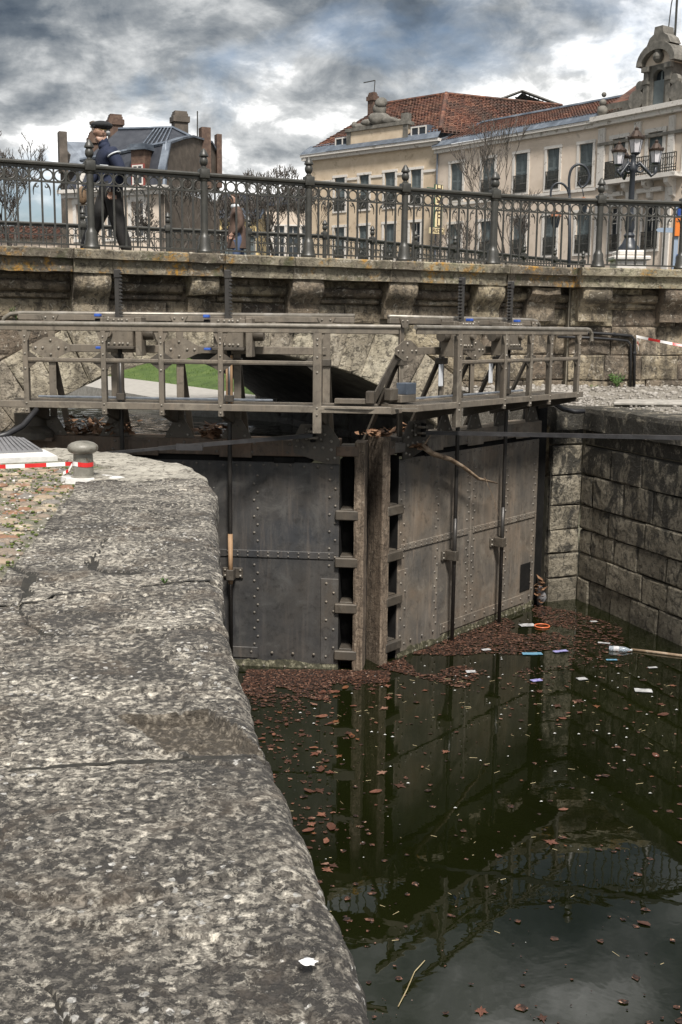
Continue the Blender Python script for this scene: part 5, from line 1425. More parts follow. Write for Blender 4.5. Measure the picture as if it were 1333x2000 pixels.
o = m.build('plastic_ring', M_orange, smooth=True); o.location = wp(1059, 1224); tag(o, 'thin orange plastic ring floating in the gate corner', 'ring')
def clearplastic():
    t = NT('clear bottle plastic'); t.set('Base Color', (0.75, 0.85, 0.95, 1)); t.set('Roughness', .08); t.set('Transmission Weight', .75); t.set('IOR', 1.3); return t.m
root = empty('plastic_bottle', wp(1212, 1271), R(-12), 'clear plastic drinks bottle floating on its side at the right', 'bottle')
ry = Matrix.Rotation(math.pi / 2, 3, 'Y')
m = MB(); m.lathe([(.0, -.15), (.036, -.145), (.04, -.13), (.04, .03), (.034, .07), (.018, .115), (.014, .12), (.014, .135)], 16, (0, 0, .018), ry); m.build('body', clearplastic(), root, smooth=True, auto=50)
m = MB(); m.lathe([(.0405, -.09), (.0412, -.088), (.0412, -.02), (.0405, -.018)], 16, (0, 0, .018), ry); m.build('label_band', M_paper, root, smooth=True)
m = MB(); m.lathe([(.0, .134), (.017, .134), (.017, .152), (.0, .153)], 12, (0, 0, .018), ry); m.build('cap', M_scrap, root)
a = wp(1233, 1270); b = wp(1350, 1285); m = MB(); m.tube([a + Vector((0, 0, .01)), a.lerp(b, .5) + Vector((0, 0, .014)), b + (b - a) * .5 + Vector((0, 0, .01))], [.018, .019, .02], 8)
tag(m.build('floating_pole', M_bark, smooth=True), 'straight brown wooden pole floating past the bottle to the right edge', 'pole')
# curved straw blade in the foreground water
a = [wp(778, 1968), wp(795, 1935), wp(810, 1900), wp(830, 1878)]
m = MB(); m.tube([p + Vector((0, 0, .008)) for p in a], .0035, 4); tag(m.build('reed_stalk', M_straw), 'long pale curved straw floating at the bottom of the picture', 'straw')
# plastic bag snagged at the heel of the right gate
p = lw(*ARr, 4.25, .08, -2.66)
m = MB(); m.ball((0, 0, 0), .075, 12, 9, (1, .5, 2.0)); m.v = [v * (1 + .45 * noise.noise(v * 9)) + Vector((0, 0, 0)) for v in m.v]
M_bag = simple('grey plastic bag', [(0.08, 0.08, 0.082), (0.24, 0.24, 0.25)], 12, rough=.35, bump=.3)
o = m.build('plastic_bag', M_bag, smooth=True); o.location = p; tag(o, 'torn grey plastic bag snagged at the heel of the right gate', 'bag')
leafpile([((3.04, 16.33, -2.75 + .1 * k), .06) for k in range(4)], 40, 8, 'reddish leaves caught above the grey bag at the gate heel', .05)

# ================================================================== PEOPLE
M_skinp = simple('skin', [(0.26, 0.15, 0.11), (0.33, 0.2, 0.145)], 6, rough=.5, bump=0)
def cloth(name, a, b): return simple(name, [a, b], 7, rough=.85, bump=.35, bscale=60, bdist=.01)
M_navy = cloth('navy jacket', (0.006, 0.010, 0.028), (0.011, 0.018, 0.046)); M_trous = cloth('charcoal trousers', (0.010, 0.010, 0.011), (0.024, 0.022, 0.021))
M_shoe = cloth('dark red shoes', (0.03, 0.01, 0.01), (0.12, 0.02, 0.02)); M_cap = cloth('black cap', (0.008, 0.009, 0.01), (0.02, 0.022, 0.024)); M_hair = cloth('grey hair', (0.25, 0.25, 0.25), (0.4, 0.4, 0.41))
M_brown = cloth('brown coat', (0.055, 0.033, 0.024), (0.095, 0.058, 0.042)); M_jean = cloth('blue jeans', (0.035, 0.055, 0.11), (0.075, 0.105, 0.18)); M_hairb = cloth('brown hair', (0.03, 0.02, 0.014), (0.07, 0.045, 0.03))
M_scarf = cloth('pale scarf', (0.45, 0.48, 0.5), (0.6, 0.62, 0.64))
def figure(root, bones, mats, name='body', sub=2):
    """bones: list of chains; a chain is [(point, radius), ...] with a material index; one skinned surface"""
    vs, rs, es, tags_ = [], [], [], []
    idx = {}
    def vid(p, r):
        k = tuple(round(c, 4) for c in p)
        if k not in idx: idx[k] = len(vs); vs.append(p); rs.append(r)
        return idx[k]
    for chain, mi in bones:
        for (p, r), (q, s_) in zip(chain, chain[1:]):
            es.append((vid(p, r), vid(q, s_))); tags_.append((Vector(p), Vector(q), mi, r, s_))
    me = bpy.data.meshes.new(name); me.from_pydata(vs, es, [])
    o = bpy.data.objects.new(name, me); col.objects.link(o)
    o.modifiers.new('skin', 'SKIN').use_smooth_shade = True
    for i, d in enumerate(me.skin_vertices[0].data):
        r = rs[i]; d.radius = (r, r) if isinstance(r, float) else r
        d.use_root = (i == 0)
    ss = o.modifiers.new('sub', 'SUBSURF'); ss.levels = sub; ss.render_levels = sub
    bpy.context.view_layer.update()
    ev = o.evaluated_get(bpy.context.evaluated_depsgraph_get())
    nm = bpy.data.meshes.new_from_object(ev)
    bpy.data.objects.remove(o)
    nm.name = name
    for m_ in mats: nm.materials.append(m_)
    for p in nm.polygons:
        c = p.center; best = 9e9; bi = 0
        for a, b, mi, r, s_ in tags_:
            ab = b - a; t = max(0, min(1, (c - a).dot(ab) / max(ab.length_squared, 1e-9)))
            rr = r if isinstance(r, float) else max(r)
            d = (c - a - ab * t).length - rr * .5
            if d < best: best = d; bi = mi
        p.material_index = bi; p.use_smooth = True
    b = bpy.data.objects.new(name, nm); col.objects.link(b); b.parent = root
    return b
def hand(w, d, down, mi):
    """palm and five fingers, slightly curled; w wrist, d forward dir, down finger dir"""
    w = Vector(w); d = Vector(d).normalized(); down = Vector(down).normalized(); sd = d.cross(down).normalized()
    pm = w + down * .085
    ch = [([(tuple(w), .026), (tuple(pm), .032)], mi)]
    for k, l in zip((-1.5, -.5, .5, 1.5), (.065, .078, .074, .058)):
        b = pm + d * k * .017 + down * .01; kn = b + down * l * .55 + sd * .008; tp = kn + down * l * .35 + sd * .028
        ch.append(([(tuple(pm), .032), (tuple(b), .010), (tuple(kn), .009), (tuple(tp), .008)], mi))
    tb = w + down * .035 + d * .032; ch.append(([(tuple(w), .026), (tuple(tb), .012), (tuple(tb + d * .02 + down * .045 + sd * .015), .009)], mi))
    return ch
# the walking man: moves towards -x of his own frame (left in the picture)
mp = bf(0.36, 2.30, -.42)
man = empty('person', mp, BANG, 'person in navy jacket and black flat cap striding left along the bridge', 'person')
S_ = 1.0
hip = (0.03, 0, .96)
bones = [
 ([(hip, (.165, .15)), ((.03, 0, 1.08), (.18, .16)), ((.02, 0, 1.25), (.185, .165)), ((-.01, 0, 1.40), (.17, .155)), ((-.035, 0, 1.50), (.115, .105)), ((-.06, 0, 1.555), .068)], 0),
 ([((-.06, 0, 1.555), .068), ((-.085, 0, 1.62), .074), ((-.10, 0, 1.70), (.105, .092)), ((-.095, 0, 1.78), (.10, .09))], 2),
 ([((-.10, 0, 1.70), (.105, .092)), ((-.215, 0, 1.692), .018)], 2),
 ([((-.085, 0, 1.62), .074), ((-.18, 0, 1.632), .028)], 2),
 ([((-.01, 0, 1.40), (.17, .155)), ((.02, -.20, 1.40), .10), ((.12, -.27, 1.16), .082), ((.07, -.26, .98), .068), ((.0, -.24, .93), .05)], 0),
 ([((-.01, 0, 1.40), (.17, .155)), ((-.04, .20, 1.40), .10), ((-.11, .25, 1.17), .078), ((-.25, .23, 1.02), .06), ((-.29, .22, .98), .046)], 0),
 ([(hip, (.165, .15)), ((.03, -.10, .86), .145), ((.08, -.11, .50), .115), ((.19, -.11, .17), .095), ((.21, -.11, .10), .08)], 1),
 ([(hip, (.165, .15)), ((.0, .10, .86), .14), ((-.16, .11, .52), .11), ((-.33, .11, .17), .085), ((-.345, .11, .10), .07)], 1),
 ([((.21, -.11, .10), .08), ((.21, -.11, .055), .055), ((.09, -.11, .045), .05), ((.01, -.11, .04), .04)], 3),
 ([((-.345, .11, .10), .07), ((-.35, .11, .06), .055), ((-.46, .11, .06), .05), ((-.53, .11, .075), .036)], 3)]
bones += hand((.0, -.24, .93), (-1, 0, .2), (-.5, 0, -1), 2) + hand((-.29, .22, .98), (-1, 0, .3), (-.4, 0, -1), 2)
figure(man, bones, [M_navy, M_trous, M_skinp, M_shoe])
m = MB(); m.ball((-.08, 0, 1.80), .135, 16, 8, (1.12, .95, .46)); m.add([(-.13, -.085, 1.785), (-.13, .085, 1.785), (-.225, .06, 1.765), (-.245, 0, 1.763), (-.225, -.06, 1.765), (-.13, -.085, 1.80), (-.13, .085, 1.80), (-.225, .06, 1.777), (-.245, 0, 1.775), (-.225, -.06, 1.777)], [(0, 1, 2, 3, 4), (9, 8, 7, 6, 5), (0, 4, 9, 5), (4, 3, 8, 9), (3, 2, 7, 8), (2, 1, 6, 7)]); m.build('flat_cap', M_cap, man, smooth=True, auto=50)
m = MB(); m.ball((-.015, 0, 1.705), .085, 12, 7, (.55, .95, .5)); m.build('hair', M_hair, man, smooth=True)
m = MB(); m.ball((-.085, -.09, 1.70), .02, 8, 5, (.8, .5, 1.4)); m.ball((-.085, .09, 1.70), .02, 8, 5, (.8, .5, 1.4)); m.build('ears', M_skinp, man, smooth=True)
M_gold = simple('gold wire', [(0.5, 0.38, 0.15), (0.7, 0.55, 0.25)], 5, rough=.3, metal=.8, bump=0)
m = MB(); m.tube([(-.04, -.098, 1.725), (-.13, -.09, 1.728), (-.19, -.06, 1.725), (-.20, 0, 1.727), (-.19, .06, 1.725), (-.13, .09, 1.728)], .004, 4); m.build('spectacles', M_gold, man)
m = MB(); m.ball((-.188, -.036, 1.725), .013, 8, 5); m.ball((-.188, .036, 1.725), .013, 8, 5); m.build('eyes', M_cap, man, smooth=True)
m = MB(); m.tube([(-.165, -.025, 1.655), (-.178, 0, 1.653), (-.165, .025, 1.655)], .005, 4); m.build('mouth', simple('lips', [(0.25, 0.1, 0.08), (0.3, 0.13, 0.1)], 4, bump=0), man)
m = MB(); ax = Vector((.10, -.07, -.24)).normalized(); ua = ax.orthogonal().normalized(); va = ax.cross(ua)
m.tube([Vector((.03, -.205, 1.385)) + (ua * math.cos(a) + va * math.sin(a)) * .094 for a in [2 * math.pi * k / 20 for k in range(20)]], .011, 6, closed=True); m.build('shoulder_stripe', M_scarf, man, smooth=True)
m = MB(); m.bbox(-.17, -.05, -.205, -.18, 1.195, 1.245, .004); m.build('chest_patch', M_scarf, man)
m = MB(); m.lathe([(.075, 0), (.085, .03), (.082, .07), (.07, .085)], 16, (-.055, 0, 1.485)); m.build('collar', M_navy, man, smooth=True)
# brown bag in his forward hand
m = MB(); m.ball((0, 0, 0), .1, 12, 8, (.75, .55, 1.25)); m.v = [v * (1 + .25 * noise.noise(v * 14)) for v in m.v]
o = m.build('carried_bag', simple('brown fleece bundle', [(0.09, 0.055, 0.03), (0.2, 0.13, 0.075)], 22, bump=.8, bscale=60), smooth=True); o.location = man.matrix_basis @ Vector((-.33, .21, .86)); o.rotation_euler = (0, 0, BANG); tag(o, 'brown bundle held in the forward hand of the striding person', 'bundle')
# the second walker near the far railing
wp_ = on_y(464, 490, 23.6); wp_ = Vector((wp_.x, wp_.y, 2.30))
wk = empty('person', wp_, R(12), 'person in long brown coat and blue jeans walking beyond the first, near the far railing', 'person')
bones = [
 ([((0, 0, .94), (.16, .13)), ((0, 0, 1.08), (.165, .13)), ((0, 0, 1.25), (.18, .14)), ((-.01, 0, 1.40), (.16, .13)), ((-.03, 0, 1.49), (.09, .08)), ((-.045, 0, 1.54), .06)], 0),
 ([((-.045, 0, 1.54), .06), ((-.06, 0, 1.60), .066), ((-.07, 0, 1.68), (.09, .076)), ((-.065, 0, 1.75), (.085, .072))], 2),
 ([((-.07, 0, 1.68), (.09, .076)), ((-.168, 0, 1.665), .015)], 2),
 ([((-.01, 0, 1.40), (.16, .13)), ((.0, -.19, 1.39), .085), ((.05, -.24, 1.13), .068), ((-.06, -.22, .99), .055), ((-.1, -.2, .97), .045)], 0),
 ([((-.01, 0, 1.40), (.16, .13)), ((-.0, .19, 1.39), .085), ((.03, .24, 1.13), .068), ((-.08, .22, .97), .055), ((-.12, .2, .95), .045)], 0),
 ([((0, 0, .94), (.16, .13)), ((.0, -.095, .80), .13), ((-.04, -.1, .47), .08), ((.05, -.1, .13), .06)], 1),
 ([((0, 0, .94), (.16, .13)), ((.0, .095, .80), .13), ((.10, .1, .47), .08), ((.2, .1, .14), .06)], 1),
 ([((.05, -.1, .13), .06), ((.05, -.1, .05), .048), ((-.1, -.1, .035), .036)], 3), ([((.2, .1, .14), .06), ((.2, .1, .06), .048), ((.07, .1, .035), .036)], 3)]
bones += hand((-.1, -.2, .97), (-1, 0, .2), (-.6, 0, -1), 2) + hand((-.12, .2, .95), (-1, 0, .2), (-.6, 0, -1), 2)
figure(wk, bones, [M_brown, M_jean, M_skinp, M_cap])
m = MB(); n = 16; vs = []
for z, rx, ry_ in ((1.12, .175, .15), (.95, .19, .175), (.78, .205, .19), (.66, .215, .2)):
    for k in range(n): a = 2 * math.pi * k / n; vs.append(((rx + .012 * math.sin(a * 5)) * math.cos(a), (ry_ + .012 * math.sin(a * 5)) * math.sin(a), z))
m.add(vs, [(i * n + k, i * n + (k + 1) % n, (i + 1) * n + (k + 1) % n, (i + 1) * n + k) for i in range(3) for k in range(n)]); m.build('coat_skirt', M_brown, wk, smooth=True)
m = MB(); m.ball((-.045, 0, 1.725), .092, 12, 8, (1.0, .9, .8)); m.build('hair', M_hairb, wk, smooth=True)
m = MB(); m.lathe([(.075, 0), (.09, .03), (.085, .06), (.068, .08)], 14, (-.04, 0, 1.475)); m.build('scarf', M_scarf, wk, smooth=True)
m = MB(); m.ball((-.145, -.03, 1.69), .01, 6, 4); m.ball((-.145, .03, 1.69), .01, 6, 4); m.build('eyes', M_cap, wk)

# ================================================================== BUILDINGS BEYOND THE BRIDGE
GZ = 2.2
M_tan = simple('ochre render', [(0.40, 0.315, 0.22), (0.49, 0.395, 0.285), (0.55, 0.455, 0.34)], 1.2, bump=.2, bscale=20, dirt=((0.3, 0.235, 0.16), 1.5, .58))
M_beige = simple('beige render', [(0.48, 0.40, 0.32), (0.56, 0.47, 0.385), (0.61, 0.52, 0.43)], 1.0, bump=.2, bscale=20, dirt=((0.34, 0.285, 0.23), 1.8, .6))
M_trim = simple('pale stone trim', [(0.5, 0.47, 0.43), (0.62, 0.59, 0.55)], 3, bump=.15, dirt=((0.27, 0.24, 0.2), 3, .55))
M_shut = simple('grey-green shutter', [(0.085, 0.105, 0.11), (0.13, 0.155, 0.16)], 3, rough=.6, bump=.1)
M_pane = NT('window glass'); M_pane.set('Base Color', (0.02, 0.025, 0.03, 1)); M_pane.set('Roughness', .06); M_pane = M_pane.m
def tile_mat():
    t = NT('clay roof tiles')
    c = t.ramp(t.voro(3.3, 'F1', t.mapv((1, 1, 2.0)), 'Color'), [(0.2, (0.05, 0.021, 0.014)), (.45, (0.095, 0.036, 0.022)), (.7, (0.14, 0.053, 0.03)), (.9, (0.2, 0.1, 0.062))])
    c = t.mix(t.ramp(t.noise(.5, 7, .7, .5), [(.42, 0.), (.62, .75)]), c, (0.04, 0.027, 0.02))
    c = t.mix(t.ramp(t.noise(2.5, 7, .75, .5), [(.62, 0.), (.7, .6)]), c, (0.36, 0.25, 0.18))
    t.set('Base Color', c); t.set('Roughness', .85); return t.m
M_tile = tile_mat()
M_zinc = simple('zinc flashing', [(0.06, 0.073, 0.093), (0.11, 0.13, 0.16), (0.22, 0.25, 0.29)], 1.5, rough=.45, metal=.3, bump=.15)
M_slate = simple('dark slate', [(0.014, 0.016, 0.023), (0.026, 0.029, 0.038), (0.045, 0.048, 0.058)], 2.2, rough=.5, bump=.3, bscale=8)
M_brick = simple('old chimney brick', [(0.05, 0.03, 0.022), (0.09, 0.053, 0.037), (0.15, 0.1, 0.07)], 5, bump=.4, bscale=12)
M_rough = simple('rough brown render', [(0.05, 0.041, 0.032), (0.085, 0.069, 0.055), (0.13, 0.107, 0.087)], 2.5, bump=.5, bscale=9)
M_sculpt = simple('grey carved stone', [(0.06, 0.056, 0.048), (0.12, 0.112, 0.096), (0.2, 0.185, 0.16)], 3, bump=.4, bscale=15)
M_redwood = simple('red painted wood', [(0.16, 0.03, 0.025), (0.22, 0.05, 0.04)], 4, bump=.1)
M_yellow = simple('yellow render', [(0.5, 0.38, 0.17), (0.58, 0.45, 0.22)], 2, bump=.1)

class Fac:
    """a facade frame: t along the wall (to the right), z up, w towards the viewer"""
    def __init__(s, o, d, root_loc):
        s.o = Vector((o[0], o[1])); s.d = Vector(d).normalized(); s.n = Vector((s.d.y, -s.d.x)); s.r = Vector(root_loc)
    def p(s, t, z, w=0.0):
        q = s.o + s.d * t + s.n * w; return Vector((q.x, q.y, z)) - s.r
    def tz(s, px, py, w=0.0):
        o = Vector((s.o.x + s.n.x * w, s.o.y + s.n.y * w, 0)); q = on_plane(px, py, o, Vector((s.n.x, s.n.y, 0)))
        return (Vector((q.x, q.y)) - s.o).dot(s.d), q.z
    def box(s, mb, t0, t1, z0, z1, w0, w1):
        v = [s.p(t, z, w) for z in (z0, z1) for w in (w0, w1) for t in (t0, t1)]
        mb.add(v, [(0, 2, 3, 1), (4, 5, 7, 6), (0, 1, 5, 4), (2, 6, 7, 3), (0, 4, 6, 2), (1, 3, 7, 5)])
    def wall(s, root, t0, t1, z0, z1, holes, mat, name='wall', rev=.22):
        mb = MB(); ts = sorted({t0, t1, *[h[0] for h in holes], *[h[1] for h in holes]}); zs = sorted({z0, z1, *[h[2] for h in holes], *[h[3] for h in holes]})
        for a, b in zip(ts, ts[1:]):
            for c, d in zip(zs, zs[1:]):
                mt, mz = (a + b) / 2, (c + d) / 2
                if any(h[0] < mt < h[1] and h[2] < mz < h[3] for h in holes): continue
                mb.add([s.p(a, c), s.p(b, c), s.p(b, d), s.p(a, d)], [(0, 1, 2, 3)])
        for h in holes:
            a, b, c, d = h
            q = [(a, c), (b, c), (b, d), (a, d)]
            for k in range(4): mb.add([s.p(*q[k]), s.p(*q[(k + 1) % 4]), s.p(*q[(k + 1) % 4], -rev), s.p(*q[k], -rev)], [(0, 1, 2, 3)])
        return mb.build(name, mat, root, recalc=False)
    def window(s, root, t0, t1, z0, z1, shut=True, balcony=False, trim=.16, open_=False):
        """opening t0..t1, z0..z1: surround, shutters or panes, optional iron balcony rail"""
        mb = MB(); k = trim
        s.box(mb, t0 - k, t0 - .0, z0 - .05, z1, .0, .05); s.box(mb, t1, t1 + k, z0 - .05, z1, .0, .05); s.box(mb, t0 - k - .04, t1 + k + .04, z1, z1 + k, .0, .07); s.box(mb, t0 - k, t1 + k, z0 - .2, z0 - .05, .0, .06)
        win = mb.build('window', M_trim, root)
        mid = (t0 + t1) / 2
        if shut:
            for a, b in ((t0 + .01, mid - .015), (mid + .015, t1 - .01)):
                mb = MB(); s.box(mb, a, b, z0, z1, -.16, -.12)
                for c, d in ((a, a + .06), (b - .06, b)): s.box(mb, c, d, z0, z1, -.12, -.09)
                for c in (z0, (z0 + z1) / 2 - .05, z1 - .1): s.box(mb, a, b, c, c + .1, -.12, -.092)
                z = z0 + .15
                while z < z1 - .12: s.box(mb, a + .07, b - .07, z, z + .03, -.12, -.1); z += .09
                mb.build('shutter', M_shut, win)
        else:
            mb = MB(); s.box(mb, t0, t1, z0, z1, -.2, -.18); mb.build('pane', M_pane, win)
            mb = MB(); s.box(mb, mid - .03, mid + .03, z0, z1, -.18, -.15)
            for a, b in ((t0, t0 + .06), (t1 - .06, t1)): s.box(mb, a, b, z0, z1, -.18, -.15)
            for c in (z0, lerp(z0, z1, .62), z1 - .06): s.box(mb, t0, t1, c, c + .05, -.18, -.151)
            mb.build('frame', M_trim, win)
        if balcony:
            mb = MB(); h = .85 if balcony is True else balcony
            for z in (z0 - .05, z0 + .1, z0 + h): s.box(mb, t0 - .03, t1 + .03, z, z + .04, .04, .08)
            n = max(5, int((t1 - t0) / .09))
            for i in range(n + 1): t = lerp(t0, t1 - .02, i / n); s.box(mb, t, t + .03, z0 - .05, z0 + h, .045, .075)
            for i in range(n): t = lerp(t0, t1, (i + .5) / n); mb.tube([s.p(t + .05 * math.cos(a), z0 + h * .6 + .12 * math.sin(a), .06) for a in [2 * math.pi * j / 8 for j in range(8)]], .014, 4, closed=True)
            mb.build('balcony_rail', M_iron, win)
        return win
def tiles(mb, a, b, c, d, rows, tw, lift=.05, seed=1):
    """a,b bottom left/right, c,d top right/left"""
    rg_ = random.Random(seed); a, b, c, d = map(Vector, (a, b, c, d)); nrm = (b - a).cross(d - a).normalized()
    if nrm.z < 0: nrm = -nrm
    for i in range(rows):
        u0, u1 = i / rows, (i + 1.08) / rows
        l0, r0 = a.lerp(d, u0), b.lerp(c, u0); l1, r1 = a.lerp(d, min(1.02, u1)), b.lerp(c, min(1.02, u1))
        n = max(1, int((r0 - l0).length / tw)); off = rg_.random()
        for j in range(n):
            s0, s1 = j / n + .004, (j + 1) / n - .004; L = lift * rg_.uniform(.7, 1.4)
            p0, p1, p2, p3 = l0.lerp(r0, s0), l0.lerp(r0, s1), l1.lerp(r1, s1), l1.lerp(r1, s0); pm0, pm1 = p0.lerp(p1, .5), p3.lerp(p2, .5)
            mb.add([p0 + nrm * L * .7, pm0 + nrm * L * 1.1, p1 + nrm * L * .7, p2, pm1 + nrm * L * .2, p3, p0, p1], [(0, 1, 4, 5), (1, 2, 3, 4), (0, 6, 7, 2, 1)])

# ---- hotel range B (middle): beige, five bays, red roof
OB = (5.88, 72.60); DB = (0.634, -0.773); LB = 12.66
rB = Vector((OB[0], OB[1], GZ)); hotelB = empty('hotel_building', rB, label='beige rendered hotel wing with five shuttered bays under a low red tile roof', cat='building')
fB = Fac(OB, DB, rB)
wins = [(877, 908.5, 314), (938, 971, 305), (1001, 1035, 294), (1063, 1097, 284), (1125.5, 1162, 274)]
zt = sum(fB.tz((a + b) / 2, y)[1] for a, b, y in wins) / 5 - .16
zbU = fB.tz(1143, 364)[1] + .12; zLt = fB.tz(1140, 409)[1] - .16; zLb = fB.tz(1140, 492)[1]
cols_ = [(fB.tz(a, 340)[0] + .18, fB.tz(b, 340)[0] - .18) for a, b, y in wins]
EB = 12.4
holes = [(a, b, zbU, zt) for a, b in cols_] + [(a, b, zLb, zLt) for a, b in cols_] + [(a, b, GZ, GZ + 2.4) for a, b in cols_]
fB.wall(hotelB, 0, LB, GZ, EB, holes, M_beige)
for i, (a, b) in enumerate(cols_):
    fB.window(hotelB, a, b, zbU, zt, True, .9 if i else .45); fB.window(hotelB, a, b, zLb, zLt, True, .9); fB.window(hotelB, a, b, GZ + .1, GZ + 2.4, False)
zs = fB.tz(1125, 366)[1]
mb = MB(); fB.box(mb, 0, LB, zs - .28, zs - .12, .0, .08); mb.build('string_course', M_trim, hotelB)
mb = MB(); fB.box(mb, -.1, LB, EB - .12, EB + .1, .0, .22); fB.box(mb, -.1, LB, EB + .1, EB + .26, .0, .38); mb.build('cornice', M_trim, hotelB)
mb = MB(); mb.add([fB.p(-.2, EB + .27, .42), fB.p(LB, EB + .27, .42), fB.p(LB, EB + .75, -.1), fB.p(-.2, EB + .75, -.1)], [(0, 1, 2, 3)]); mb.build('gutter_flashing', M_zinc, hotelB)
w_r = -4.2
tl, zl = fB.tz(940, 241, w_r); tr, zr = fB.tz(1240, 186, w_r); zr_ = (zl + zr) / 2
mb = MB(); tiles(mb, fB.p(.3, EB + .66, .05), fB.p(LB + 1.5, EB + .66, .05), fB.p(LB + 2.5, zr_, w_r), fB.p(tl, zr_, w_r), 24, .2, .045, 2)
o = tag(mb.build('roof_tiles', M_tile, hotelB, recalc=False), kind='stuff')
mb = MB(); q = [fB.p(.0, EB + .6, .02), fB.p(LB + 1.5, EB + .6, .02), fB.p(LB + 2.5, zr_ - .05, w_r), fB.p(tl, zr_ - .05, w_r)]
mb.add(q + [fB.p(LB + 2, EB, -9), fB.p(tl, EB, -9)], [(0, 1, 2, 3), (3, 2, 4, 5)]); mb.build('roof', M_tile, hotelB, recalc=False)
mb = MB(); mb.tube([fB.p(tl - .3, zr_ + .03, w_r), fB.p(LB + 2.5, zr_ + .03, w_r)], .13, 6); mb.build('ridge', M_zinc, hotelB)
mb = MB(); mb.beam(fB.p(.1, EB + .68, .1), fB.p(tl, zr_ + .06, w_r), .35, .1); mb.build('verge_flashing', M_zinc, hotelB)
mb = MB(); mb.tube([fB.p(.12, EB, .12), fB.p(.12, GZ, .12)], .06, 6); mb.build('downpipe', M_zinc, hotelB)

# ---- hotel range A (left): ochre, hipped red roof, carved attic panel
DA = (0.756, -0.655); OA = (5.93, 72.61); LA = 11.1
rA = Vector((OA[0] - DA[0] * LA, OA[1] - DA[1] * LA, GZ)); hotelA = empty('hotel_building', rA, label='ochre hotel corner block with hipped red tile roof and carved stone attic panel', cat='building')
fA = Fac(OA, DA, rA); EA = 12.9
winsA = [(652, 677, 345), (700, 724, 339), (749, 775, 333), (800, 826, 327)]
zt = sum(fA.tz((a + b) / 2, y)[1] for a, b, y in winsA) / 4 - .1; zb = fA.tz(812, 398)[1]
zLt = fA.tz(812, 434)[1]; zLb = fA.tz(812, 505)[1]
cols_ = [(fA.tz(a, 370)[0] + .12, fA.tz(b, 370)[0] - .12) for a, b, y in winsA]
fA.wall(hotelA, -LA, 0, GZ, EA, [(a, b, zb, zt) for a, b in cols_] + [(a, b, zLb, zLt) for a, b in cols_], M_tan)
for i, (a, b) in enumerate(cols_): fA.window(hotelA, a, b, zb, zt, True, .8); fA.window(hotelA, a, b, zLb, zLt, i != 3, .8)
z = zt - .25
mb = MB(); ed = [-LA] + [v for ab in cols_ for v in (ab[0] - .2, ab[1] + .2)] + [-.1]
for a, b in zip(ed[::2], ed[1::2]): fA.box(mb, a, b, z, z + .16, .0, .06)
mb.build('string_course', M_trim, hotelA)
fAs = Fac((OA[0] - DA[0] * LA, OA[1] - DA[1] * LA), (-.655, -.756), rA)   # left return wall
fAs2 = Fac((OA[0] - DA[0] * LA + .655 * 10, OA[1] - DA[1] * LA + .756 * 10), (-.655, -.756), rA)
fAs2.wall(hotelA, 0, 10, GZ, EA, [], M_tan, 'return_wall')
mb = MB(); fA.box(mb, -LA - .35, .1, EA - .1, EA + .12, .0, .25); fA.box(mb, -LA - .5, .25, EA + .12, EA + .3, .0, .45); fAs2.box(mb, 0, 10.4, EA - .1, EA + .28, 0, .4); mb.build('cornice', M_trim, hotelA)
mb = MB(); mb.add([fA.p(-LA - .55, EA + .31, .5), fA.p(.3, EA + .31, .5), fA.p(.1, EA + .95, -.2), fA.p(-LA - .1, EA + .95, -.2)], [(0, 1, 2, 3)]); mb.build('gutter_flashing', M_zinc, hotelA)
wr = -5.0
t1, z1 = fA.tz(757, 200, wr); t2, z2 = fA.tz(872, 187, wr); zR = (z1 + z2) / 2
mb = MB(); tiles(mb, fA.p(-LA + .2, EA + .8, -.05), fA.p(.1, EA + .8, -.05), fA.p(t2, zR, wr), fA.p(t1, zR, wr), 22, .26, .06, 3)
R1 = fA.p(t2, zR, wr) + rA; R3 = on_z(1098, 207, zR)
B0 = fA.p(.1, EA + .8, -.05) + rA; dv = (R3 - R1); B1 = B0 + dv * 1.25 + Vector((.8, 0, -.2))
tiles(mb, B0 - rA, B1 - rA, R3 - rA, R1 - rA, 22, .28, .06, 4)
L1 = fA.p(t1, zR, wr); tiles(mb, fA.p(-LA + .2, EA + .8, -9), fA.p(-LA + .2, EA + .8, -.05), L1, L1 + Vector((.01, .01, 0)), 16, .3, .06, 5)
tag(mb.build('roof_tiles', M_tile, hotelA, recalc=False), kind='stuff')
mb = MB(); mb.add([fA.p(-LA + .2, EA + .7, -.02), fA.p(.1, EA + .7, -.02), fA.p(t2, zR - .07, wr), fA.p(t1, zR - .07, wr), B1 - rA - Vector((0, 0, .1)), R3 - rA - Vector((0, 0, .07)), fA.p(-LA + .2, EA + .7, -9)], [(0, 1, 2, 3), (1, 4, 5, 2), (6, 0, 3)]); mb.build('roof', M_tile, hotelA, recalc=False)
mb = MB(); mb.tube([fA.p(t1, zR + .03, wr), fA.p(t2, zR + .03, wr), R3 - rA + Vector((0, 0, .03))], .13, 6); mb.tube([fA.p(.12, EA + .85, 0), fA.p(t2, zR + .05, wr)], .16, 6); mb.build('ridge_tiles', M_tile, hotelA)
ta, zp0 = fA.tz(683, 286); tb_, zp1 = fA.tz(797, 240)
mb = MB(); fA.box(mb, ta, tb_, EA + .3, zp1 - .1, -.4, .12); mb.build('attic_panel', M_tan, hotelA)
mb = MB(); fA.box(mb, ta - .2, tb_ + .15, zp1 - .1, zp1 + .12, -.5, .25); fA.box(mb, tb_ - .25, tb_ + .12, EA + .3, zp1 - .1, .121, .18); fA.box(mb, ta - .12, ta + .22, EA + .3, zp1 - .1, .121, .18); fA.box(mb, tb_ - .45, tb_ + .05, zp1 + .12, zp1 + .62, -.3, .15)
mb.build('attic_cornice', M_sculpt, hotelA)
tc_, zc_ = fA.tz(740, 232)
